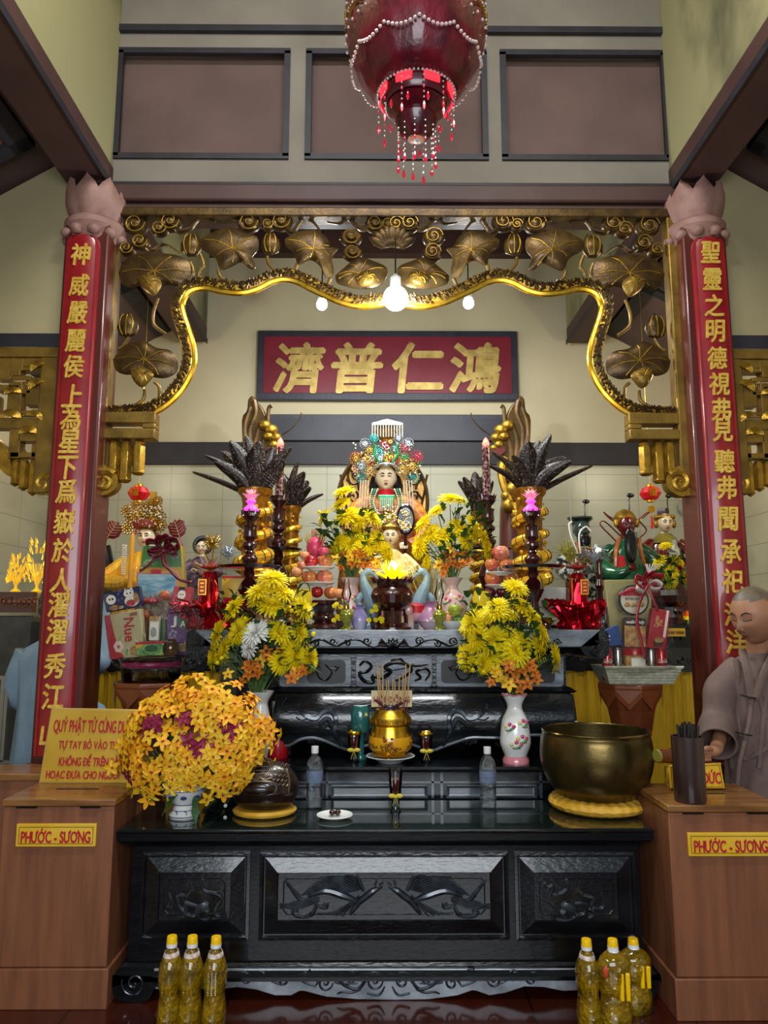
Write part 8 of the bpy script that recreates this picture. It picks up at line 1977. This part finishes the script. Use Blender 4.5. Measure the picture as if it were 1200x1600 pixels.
def fsurf(x, y, off=.0):     # photo point to the body front
    q = at(x, y, c.y-W_*.6); X = (q.x-cc.x)/W_; Z_ = (q.z-cc.z)/(Hh_*.5); s2 = max(.0, 1-X*X-Z_*Z_); return V((cc.x+X*W_, cc.y-math.sqrt(s2)*W_*.8-off, cc.z+Z_*Hh_*.5))
FS = lambda L: [(340+x/8.571, 1170+y/8.571) for x, y in L]
carv = mat('burnished carving edges', '#6a5a48', .3, .4)
b = B()
for L in ([(240, 300), (190, 480), (200, 620), (280, 760), (400, 830)], [(900, 300), (950, 430), (940, 600), (860, 720), (740, 800)], [(350, 480), (420, 430), (560, 420), (720, 430), (790, 480), (780, 560), (700, 620), (450, 620), (370, 570), (350, 480)], [(300, 640), (310, 740), (420, 800), (540, 780), (700, 790), (810, 720), (820, 620)], [(420, 380), (540, 400), (580, 380), (640, 400), (740, 380)], [(450, 760), (500, 720), (560, 770), (620, 720), (660, 760)]):
    b.tube([fsurf(x, y, .003) for x, y in [(p.x, p.y) for p in smooth_path([V((q[0], q[1], 0)) for q in FS(L)], 6)]], .0042, 5)
for r_ in (110, 135): b.tube([fsurf(340+(585+r_*math.cos(a))/8.571, 1170+(275+r_*.8*math.sin(a))/8.571, .004) for a in [2*PI*j/28 for j in range(29)]], .0032, 5)
for x_ in range(4): b.tube([fsurf(*q, .004) for q in FS([(510, 215+x_*40), (660, 215+x_*40)])], .002, 4)
b.tube([fsurf(*q, .004) for q in FS([(585, 190), (585, 360)])], .002, 4)
for s in (0, 1):
    for i in range(5):
        for j in range(5):
            x_ = 240+i*48+(j % 2)*20; y_ = 260+j*55+i*-12
            if s: x_ = 1160-x_
            if 180 < x_ < 420 or 740 < x_ < 980: b.tube([fsurf(*q, .002) for q in FS([(x_-20, y_), (x_, y_+24), (x_+20, y_)])], .0022, 4)
mk('scale_carving', b, carv, t)
b = B(); b.ball(fsurf(406, 1232, -.02), (.075, .04, .032), 20, 12); mk('sound_slit_boss', b, fishm, t)
for x_ in (393, 411): b = B(); q = fsurf(x_+2, 1272, .0); b.ball(q, (.02, .012, .018), 10, 8); mk('fish_nostril', b, fishm, t)
b = B(); b.lathe([(W_*.8, 0), (W_*.92, .008), (W_*.95, .018), (W_*.85, .028), (.002, .024)], c, 40, sy=.9); one('cushion', b, cush, 'flat yellow cushion under the wooden fish drum', 'cushion')
# dark bottles lying behind the orchids' foot
for i, (x0_, y0_, x1_, y1_) in enumerate(((318, 1278, 342, 1256), (352, 1268, 360, 1255))):
    a_ = onz(x0_, y0_, TZ); e_ = onz(x1_, y1_, TZ); a_.z = e_.z = TZ+.025; d = (e_-a_); e_ = a_+d.normalized()*.2
    b = B(); b.tube([a_, a_+d.normalized()*.01, a_+d.normalized()*.05, a_+d.normalized()*.08, e_], [.008, .012, .012, .025, .025], 16); one('wine_bottle', b, mat('dark green bottle', '#0d140c', .08, coat=1), ('small dark bottle lying by the foot of the orchid vase', 'small dark bottle lying against the wooden fish drum')[i], 'bottle')
# big bell bowl on its cushion
c = onz(938, 1281, TZ); c.y += .19; k = px(c.y); R_ = 81*k
t = thing('singing_bowl', 'big brass singing bowl on a yellow cushion at the right of the front table', 'bowl', c+V((0, 0, .05)))
c.x = at(932, 1200, c.y).x; zr = at(932, 1141, c.y).z-TZ; z0_ = .045
b = B(); P_ = [(R_*.45, z0_), (R_*.68, z0_+.015), (R_*.9, z0_+(zr-z0_)*.25), (R_*1.02, z0_+(zr-z0_)*.55), (R_*1.01, z0_+(zr-z0_)*.85), (R_*.975, zr-.012), (R_*.985, zr), (R_*.94, zr), (R_*.94, zr-.01), (R_*.98, z0_+(zr-z0_)*.6), (R_*.85, z0_+(zr-z0_)*.25), (R_*.4, z0_+.03), (.002, z0_+.025)]
P_ = [(p.x, p.z) for p in smooth_path([V((r, 0, z)) for r, z in P_[:6]], 5)]+P_[6:]
b.lathe(P_, c, 72); mk('bowl_wall', b, mat('aged brass', '#4a3d22', .3, .85, c2='#6b5a32', sc=7, bump=.05, bsc=60, detail=8), t)
b = B(); n = 72; b.tube([c+V((R_*.965*math.cos(2*PI*i/n), R_*.965*math.sin(2*PI*i/n), zr)) for i in range(n+1)], .006, 6); mk('polished_rim', b, mat('polished brass rim', '#8a7a50', .2, 1), t)
b = B(); rings = []
for i in range(13):
    a = 2*PI*i/12; rr_ = R_*.66+.058*math.cos(a); z_ = .032+.03*math.sin(a)
    rings.append([c+V((rr_*math.cos(2*PI*j/120)*(1+.008*math.sin(j*1.7)+.006*math.sin(j*3.1)), rr_*math.sin(2*PI*j/120)*(1+.008*math.sin(j*1.7)), z_*(1+.05*math.sin(j*1.3+a)))) for j in range(120)])
b.loft(rings, cap=False); o = one('ring_cushion', b, cush, 'gathered yellow ring cushion under the brass singing bowl', 'cushion')
# ================= donation boxes, desk things, people =================
def don_box(x0, x1, Yf, Yb, ytop, label, sign_px):
    k = px(Yf); a = at(x0, ytop, Yf); c = at(x1, ytop, Yf); zt_ = a.z
    t = thing('donation_box', label, 'donation box', V(((a.x+c.x)/2, (Yf+Yb)/2, 0)))
    b = B(); b.box(a.x+.005, c.x-.005, Yf+.004, Yb, .15, zt_-.03); mk('body', b, woodA, t, bevel=.004)
    b = B(); b.box(a.x-.006, c.x+.006, Yf-.006, Yb, 0, .148); mk('plinth', b, woodA, t, bevel=.004)
    b = B(); b.box(a.x, c.x, Yf-.004, Yb+.005, zt_-.027, zt_); mk('lid', b, woodB, t, bevel=.004)
    for u in (.22, .78): b = B(); q = a.x+(c.x-a.x)*u; b.box(q-.04, q+.04, Yf-.008, Yf+.01, zt_-.033, zt_-.026); mk('hinge', b, mat('dark hinge', '#1a1210', .4, .6), t)
    b = B(); b.box((a.x+c.x)/2-.09, (a.x+c.x)/2+.09, (Yf+Yb)/2-.008, (Yf+Yb)/2+.008, zt_-.001, zt_+.0015); mk('slot', b, blk, t)
    p0 = at(sign_px[0], sign_px[3], Yf-.006); p1 = at(sign_px[2], sign_px[1], Yf-.006); b = B(); b.box(p0.x, p1.x, Yf-.008, Yf+.004, p0.z, p1.z); pl = mk('sign_plate', b, signy, t, bevel=.002)
    b = B(); i = .012
    for q in (((p0.x+i, p0.z+i), (p1.x-i, p0.z+i)), ((p0.x+i, p1.z-i), (p1.x-i, p1.z-i)), ((p0.x+i, p0.z+i), (p0.x+i, p1.z-i)), ((p1.x-i, p0.z+i), (p1.x-i, p1.z-i))): b.bar((q[0][0], Yf-.0085, q[0][1]), (q[1][0], Yf-.0085, q[1][1]), .0015, .0015)
    mk('sign_border', b, blk, pl); text('PHƯỚC - SƯƠNG', V(((p0.x+p1.x)/2, Yf-.009, (p0.z+p1.z)/2)), (p1.x-p0.x)*.87, (p1.z-p0.z)*.68, redtxt, pl, depth=.002, bold=.045)
    return t, zt_
dl, DZ = don_box(4, 181, 3.15, 3.52, 1249, 'brown wooden donation box with yellow sign plate left of the altar', (24, 1287, 151, 1323))
dr, DZR = don_box(1042, 1222, 3.05, 3.44, 1258, 'brown wooden donation box with yellow sign plate right of the altar', (1076, 1301, 1206, 1338))
# far left desk
b = B(); q = onz(41, 1238, .80); zt_ = .80; q.y = 3.56; b.box(-2.4, q.x, q.y, q.y+.24, zt_-.03, zt_); 
t = thing('side_desk', 'varnished wooden desk edge at the far left behind the donation box', 'desk', V((-1.95, q.y+.12, 0))); mk('desk_top', b, woodB, t, bevel=.004)
b = B(); b.box(-2.38, q.x-.02, q.y+.02, q.y+.22, 0, zt_-.031); mk('desk_body', b, woodA, t)
# standing notice
t, M_, ob = facebox('notice_sign', 'large yellow notice sign with red lettering standing on the left donation box', 'sign', [(80, 1106), (236, 1109), (226, 1226), (60, 1224)], 3.46, .012, mat('gold framed edge', '#c9a45a', .3, .3))
decal(M_, [(.02, .025), (.98, .025), (.98, .975), (.02, .975)], mat('mustard sign face', '#b8912a', .35, 0, c2='#c8a43a', sc=5), ob, 'sign_face')
for s_, u0, u1, v, h in (('QUÝ PHẬT TỬ CÚNG DƯỜNG', .06, .93, .77, .235), ('TỰ TAY BỎ VÀO THÙNG', .14, .83, .52, .15), ('KHÔNG ĐỂ TRÊN BÀN', .16, .78, .32, .15), ('HOẶC ĐƯA CHO NGƯỜI', .06, .76, .125, .15)):
    p0 = M_(u0, v); p1 = M_(u1, v); text(s_, (p0+p1)/2+V((0, -.004, 0)), (p1-p0).length, .36*h, redtxt, ob, depth=.002, bold=.035, right=(p1-p0), shear=.12)
# right desk things
p = onz(1079, 1252, DZR); k = px(p.y); h = at(1079, 1150, p.y).z-DZR
t = thing('stick_jar', 'dark brown bamboo jar full of dark sticks on the right donation box', 'jar', p)
b = B(); r = 23*k; b.lathe([(r*.95, 0), (r, .01), (r*1.0, h*.5), (r*1.02, h), (r*.9, h), (r*.88, h-.05), (.002, h-.06)], p, 32); mk('jar_wall', b, mat('dark bamboo', '#2a1a18', .3, 0, c2='#3d2a26', sc=6, coat=.5, stretch=(4, 4, .6)), t)
rr = random.Random(14)
for j in range(26):
    a = rr.uniform(0, 2*PI); q = p+V((math.cos(a)*r*.8*rr.random(), math.sin(a)*r*.8*rr.random(), h-.06)); b = B(); e_ = q+V((rr.uniform(-.012, .012), rr.uniform(-.01, .01), rr.uniform(.09, .12))); b.tube([q, e_], .005, 6); s = one('divination_stick', b, mat('dark stick', '#1e1614', .5), 'short dark wooden stick in the bamboo jar', 'stick', 'dark sticks in the bamboo jar')
t, M_, ob = facebox('desk_sign', 'small yellow tent sign lettered in red behind the bamboo jar', 'sign', [(1045, 1196), (1126, 1192), (1133, 1232), (1047, 1232)], 3.3, .006, signy)
b = B()
for a_, c_ in (((.04, .07), (.96, .07)), ((.04, .93), (.96, .93)), ((.04, .07), (.04, .93)), ((.96, .07), (.96, .93))): b.bar(M_(*a_), M_(*c_), .0016, .0016)
mk('border_line', b, blk, ob); text('CÔNG ĐỨC', M_(.53, .5), .195, .062, redtxt, ob, depth=.002, bold=.04)
b = B(); q0 = M_(0, 0); q1 = M_(1, 0); b.add([M_(0, 1), M_(1, 1), q1+V((0, .07, 0)), q0+V((0, .07, 0))], [(0, 1, 2, 3)]); mk('back_leaf', b, signy, t, solid=.003)
b = B(); a_ = at(1027, 1181, 3.36); e_ = at(1100, 1182, 3.52); b.tube([a_, a_+(e_-a_)*.3], .030, 18); b.mi = 1; b.tube([a_+(e_-a_)*.3, e_], .034, 18); b.mi = 2; b.tube([a_+V((-.004, -.002, 0)), a_], [.024, .03], 18)
one('bamboo_tube', b, [walnut, walnut, mat('greenish bamboo end', '#8a8430', .5)], 'short bamboo tube with greenish end held by the person in brown robes', 'tube')
b = B(); p = onz(1040, 1225, DZR); b.box(p.x-.02, p.x+.06, 3.36, 3.38, DZR, DZR+.085); one('card_holder', b, mat('pale orange card', '#b88a3c', .5), 'pale orange card standing left of the small tent sign', 'card')

# --- the monk ---
skin = mat('tan skin', '#8f6248', .5, 0, c2='#9f7054', sc=6, sss=.05); stub = mat('shaven grey scalp', '#55493a', .5, 0, c2='#6a5c4a', sc=20); dk = mat('dark brow', '#1d1310', .5); lipm = mat('natural lip', '#7a4238', .5)
robem = mat('taupe robe cloth', '#5c4a44', .8, 0, c2='#6c5850', sc=9, bump=.25, bsc=18)
MY = 3.61
hc = at(1180, 960, MY-.08); tc_ = at(1203, 1100, MY); zs = at(1150, 1030, MY).z
mk_ = thing('person', 'person with shaven head in a taupe robe looking down at the right edge', 'person', V((tc_.x, MY, 0)))
b = B()
Hm = .27
n0 = len(b.f); TT = head_geo(b, hc, Hm, -1.12, .30, (0, 2, 3), w=.37, d=.43, closed=True, nose=1.3, roll=0)
inv = TT.inverted()
for i in range(n0, n0+30*40):
    c_ = inv @ (sum((V(b.v[j]) for j in b.f[i]), V())/len(b.f[i])); c_ /= Hm
    if c_.z > .30-.55*max(0, c_.y+.1) and not (c_.y < -.28 and c_.z < .34): b.m[i] = 1
b.mi = 0; neck = V((tc_.x-.02, MY+.01, zs+.01)); b.tube([neck-V((0, 0, .05)), neck+V((-.01, -.01, .05)), hc+V((.03, .04, -.06))], [.075, .06, .058], 20)
# arms and hands under the robe
sh = V((tc_.x-.17, MY, zs-.05)); el = at(1130, 1128, MY+.0); wr = at(1119, 1170, MY-.16)
b.tube(smooth_path([sh, el, wr], 4), [.05, .048, .045, .042, .04, .036, .032, .03, .028], 14)
hd = at(1103, 1178, MY-.2)
b.ball((wr+hd)/2, (.045, .032, .024), 14, 10)
for j in range(4):
    q = hd+V((.012, -.01+.0*j, .022-.014*j)); b.tube(smooth_path([q, q+V((-.028, -.008, 0)), q+V((-.04, .012, -.004)), q+V((-.03, .03, -.006))], 3), [.0105]*5+[.009]*5, 9)
b.tube(smooth_path([hd+V((.02, -.01, .02)), hd+V((-.005, -.03, .03)), hd+V((-.03, -.03, .02))], 3), [.012, .012, .011, .011, .010, .009, .008], 9)
sh2 = V((tc_.x+.19, MY, zs-.05)); b.tube(smooth_path([sh2, sh2+V((.06, -.02, -.26)), sh2+V((-.04, -.18, -.38))], 4), [.05, .048, .045, .042, .04, .036, .032, .03, .028], 14)
h2 = sh2+V((-.06, -.22, -.385)); b.ball(h2, (.03, .045, .02), 12, 8)
for j in range(4): q = h2+V((-.024+.016*j, -.035, 0)); b.tube([q, q+V((0, -.03, -.005)), q+V((0, -.045, -.02))], [.009, .0085, .007], 8)
b.tube([h2+V((-.03, 0, 0)), h2+V((-.05, -.03, -.005))], [.012, .008], 8)
mk('body', b, [skin, stub, dk, lipm], mk_)
b = B(); X = tc_.x
secs = [(X, MY+.02, 0.05, .24, .17, .05), (X, MY+.02, .4, .23, .16, .05), (X, MY+.01, .8, .215, .15, .035), (X, MY, 1.05, .215, .145, .03), (X, MY, zs-.14, .225, .14, .02), (X, MY, zs-.06, .215, .125, .008), (X, MY, zs-.015, .17, .10, 0), (X-.01, MY, zs+.03, .095, .08, 0)]
body_loft(b, secs, 72); mk('robe', b, robem, mk_)
def sleeve(p0, p1, p2, p3, nm='sleeve'):
    b = B(); P = smooth_path([p0, p1, p2, p3], 7); n = len(P)
    b.tube(P, [.070+.006*math.sin(i*.9)+.012*(i/(n-1))**2 for i in range(n)], 28, cap=False); mk(nm, b, robem, mk_, ang=80, solid=.008)
sleeve(V((X-.125, MY, zs-.055)), at(1131, 1070, MY), at(1122, 1128, MY-.02), at(1121, 1163, MY-.14))
sleeve(V((X+.125, MY, zs-.055)), V((X+.24, MY, zs-.2)), V((X+.25, MY-.04, zs-.32)), V((X+.16, MY-.17, zs-.41)))
def band(pts, w_, nm, m_=robem, y=0, yoff=None):
    b = B(); P = smooth_path([at(x, y_, MY-(yy)) for x, y_, yy in pts], 5); rings = []
    for i, p in enumerate(P):
        d = (P[min(i+1, len(P)-1)]-P[max(i-1, 0)]).normalized(); s_ = V((d.z, 0, -d.x)).normalized(); rings.append([p+s_*w_*math.cos(a)+V((0, -.012*math.sin(a), 0)) for a in [2*PI*j/10 for j in range(10)]])
    b.loft(rings); mk(nm, b, m_, mk_)
band([(1160, 1014, .06), (1165, 1035, .125), (1170, 1060, .15), (1174, 1090, .155)], .02, 'collar_band'); band([(1212, 1014, .07), (1202, 1035, .13), (1190, 1062, .152), (1178, 1092, .158)], .02, 'collar_band')
band([(1174, 1088, .15), (1172, 1120, .155), (1166, 1150, .155), (1156, 1190, .16), (1152, 1230, .165)], .010, 'front_placket')
for x_, y_ in ((1170, 1089), (1163, 1147)):
    band([(x_-12, y_-3, .145), (x_, y_, .172), (x_+11, y_+2, .165)], .0035, 'knot_fastening', dk)
for L in ([(1142, 1040, .08), (1146, 1080, .12), (1140, 1140, .13), (1144, 1200, .14)], [(1150, 1030, .08), (1156, 1070, .14), (1154, 1110, .148), (1158, 1150, .15)], [(1196, 1090, .15), (1192, 1140, .152), (1186, 1200, .155)], [(1150, 1170, .14), (1165, 1185, .152), (1180, 1180, .155), (1198, 1170, .15)], [(1185, 1060, .145), (1188, 1090, .152), (1196, 1120, .15)]):
    band([(q[0], q[1], .141*math.sqrt(max(.05, 1-((at(q[0], q[1], MY-.1).x-X)/.222)**2))-.004) for q in L], .013, 'robe_fold')
# --- two people in blue behind the left pillar ---
bluec = mat('pale blue grey cloth', '#6f8698', .8, 0, c2='#7f95a6', sc=6, bump=.15, bsc=20)
def back_person(xp, Y, ytop, zfoot, label, reach=None, seated=False):
    hc2 = at(xp, ytop, Y); zh = hc2.z-.12; X2 = hc2.x; t = thing('person', label, 'person', V((X2, Y, 0)))
    zs2 = zh-.21; b = B(); head_geo(b, (X2, Y, zh), .235, PI-.3, .2, (0, 1, 2, 3)); b.tube([V((X2, Y, zh-.06)), V((X2, Y, zs2-.02))], [.055, .06], 14)
    if reach: P = smooth_path([V((X2+.17, Y, zs2-.07)), V((X2+.22, Y+.12, zs2-.12)), reach], 4); b.tube(P, [.045, .044, .042, .04, .037, .034, .03, .028, .026], 12); b.ball(reach+V((.03, .03, 0)), (.04, .03, .02), 12, 8)
    if reach:
        for j in range(4): q = reach+V((.06, .02+.015*j, .0)); b.tube([q, q+V((.03, .005, 0)), q+V((.045, .01, -.012))], [.009, .008, .006], 7)
        b.tube([reach+V((.02, .0, .01)), reach+V((.05, -.015, .015))], [.011, .007], 7)
    e_ = V((X2-.225, Y+.02, zs2-.28)); P = smooth_path([V((X2-.17, Y, zs2-.07)), e_, V((X2-.12, Y+.16, zs2-.38))], 4); b.tube(P, [.045, .044, .042, .04, .037, .034, .03, .028, .026], 12); h3 = V((X2-.1, Y+.18, zs2-.385)); b.ball(h3, (.04, .03, .02), 10, 7)
    for j in range(4): b.tube([h3+V((.03, .012*j-.015, 0)), h3+V((.065, .012*j-.012, -.01))], [.009, .006], 6)
    b.tube([h3+V((.0, .02, .01)), h3+V((.03, .04, .012))], [.011, .007], 6)
    if not seated:
        for s in (-1, 1): b.tube([V((X2+s*.09, Y, .5)), V((X2+s*.09, Y, .08))], [.06, .045], 12); b.ball(V((X2+s*.09, Y+.05, .045)), (.045, .12, .045), 12, 8)
    else:
        for s in (-1, 1): b.tube([V((X2+s*.09, Y-.02, .3)), V((X2+s*.1, Y+.08, .08)), V((X2+s*.1, Y-.2, .06))], [.07, .065, .045], 12); b.ball(V((X2+s*.1, Y-.25, .05)), (.04, .08, .04), 12, 8)
    mk('body', b, [skin, dk, lipm, whitep], t)
    b = B(); b.ball(V((X2, Y-.02, zh+.03)), (.095, .11, .115), 20, 14); b.ball(V((X2-.01, Y-.1, zh-.02)), (.055, .05, .05), 12, 8); mk('hair', b, blackp, t)
    b = B(); z0_ = .22 if not seated else .02; body_loft(b, [(X2, Y, z0_, .23, .18, .07), (X2, Y, (z0_+zs2)*.5-.1, .2, .15, .05), (X2, Y, zs2-.35, .185, .13, .03), (X2, Y, zs2-.1, .21, .13, .02), (X2, Y, zs2-.03, .17, .10, 0), (X2, Y, zs2+.02, .08, .07, 0)], 48); mk('robe', b, bluec, t)
    b = B()
    if reach: P = smooth_path([V((X2+.15, Y, zs2-.06)), V((X2+.22, Y+.11, zs2-.12)), reach-V((.03, .02, 0))], 5); b.tube(P, [.08-.012*math.sin(i/10*PI) for i in range(11)], 16); mk('sleeve', b, bluec, t); b = B()
    P = smooth_path([V((X2-.15, Y, zs2-.06)), e_, V((X2-.14, Y+.14, zs2-.37))], 5); b.tube(P, [.08-.010*math.sin(i/10*PI) for i in range(11)], 16); mk('sleeve', b, bluec, t)
    return t
back_person(92, 4.44, 916, 0, 'person in a pale blue robe standing with their back to us behind the left pillar', reach=at(160, 942, 4.72))
back_person(126, 4.93, 1014, 0, 'kneeling person in pale blue with dark hair between the left pillar and the notice', seated=True)

# ================= cooking oil bottles =================
oil = mat('golden cooking oil bottle', '#f0c000', .05, 0, c2='#7d6200', sc=16, trans=.72, coat=1, bump=.9, bsc=55, bvoro=True, ior=1.35); capy = mat('yellow bottle cap', '#f0c000', .35)
def oil_bottle(x, ytop, Y, label, wide=False, lb=True, rz=0):
    tp = at(x, ytop, Y); p = V((tp.x, Y, 0)); h = tp.z; k = px(Y); t = thing('oil_bottle', label, 'bottle', p)
    hw = 17*k if not wide else 24*k; sy = 1.25 if not wide else .75
    b = B(); pr = [(hw*.8, 0), (hw*.95, .012), (hw, h*.2), (hw*.9, h*.33), (hw*.86, h*.42), (hw*1.0, h*.52), (hw*.98, h*.66), (hw*.72, h*.78), (hw*.42, h*.85), (hw*.36, h*.88)]
    if wide: pr[5:9] = [(hw*.98, h*.5), (hw*1.0, h*.7), (hw*.8, h*.8), (hw*.4, h*.87)]
    b.lathe([(q.x, q.z) for q in smooth_path([V((r, 0, z)) for r, z in pr], 3)], p, 28, sy=sy); mk('bottle_shell', b, oil, t)
    b = B(); b.lathe([(hw*.36, h*.87), (10.5*k*.75, h*.885), (10.5*k*.75, h*.925)], p, 20); mk('white_collar', b, white, t)
    b = B(); b.lathe([(7.6*k, h*.926), (7.2*k, h-.004), (6.6*k, h), (.002, h)], p, 22); mk('yellow_cap', b, capy, t)
    if not wide and lb:
        b = B(); b.lathe([(hw*.74, h*.755), (hw*.56, h*.84)], p, 24, sy=sy, cap=False); mk('neck_label', b, mat('grey pink neck label', '#a58c84', .5, 0, c2='#d4ccc4', sc=60), t, solid=.001)
    if wide:
        for dx in (.25, .62): b = B(); q = p+V((hw*dx, -hw*sy*.85, h*.53)); b.cbox(q, hw*.26, .012, h*.3); mk('yellow_label_strip', b, capy, t, bevel=.004)
        b = B(); b.ball(p+V((-hw*.6, -hw*sy*.72, h*.68)), (hw*.22, .006, h*.07), 12, 8); mk('red_label_patch', b, mat('orange red label', '#b8401c', .4), t)
    else:
        b = B()
        for i in range(11):
            for j in (-1, 0, 1): a = -PI/2+.32*j; z_ = h*(.44+.022*i); b.ball(p+V((hw*.97*math.cos(a), hw*sy*.97*math.sin(a), z_)), .0055, 6, 4)
        mk('moulded_studs', b, oil, t)
for x, y, lab in ((269, 1462, 'leftmost of the three oil bottles on the floor at the left'), (301, 1462, 'middle one of the three oil bottles on the floor at the left'), (338, 1463, 'rightmost of the three oil bottles on the floor at the left')): oil_bottle(x, y, 3.0, 'golden oil bottle, '+lab)
oil_bottle(916, 1467, 3.0, 'narrow golden oil bottle with neck label, leftmost of three at the right')
oil_bottle(957, 1467, 2.98, 'golden oil bottle with yellow label strips, middle of three at the right', True); oil_bottle(989, 1466, 3.12, 'golden oil bottle with yellow label strips, rightmost of three at the right', True)
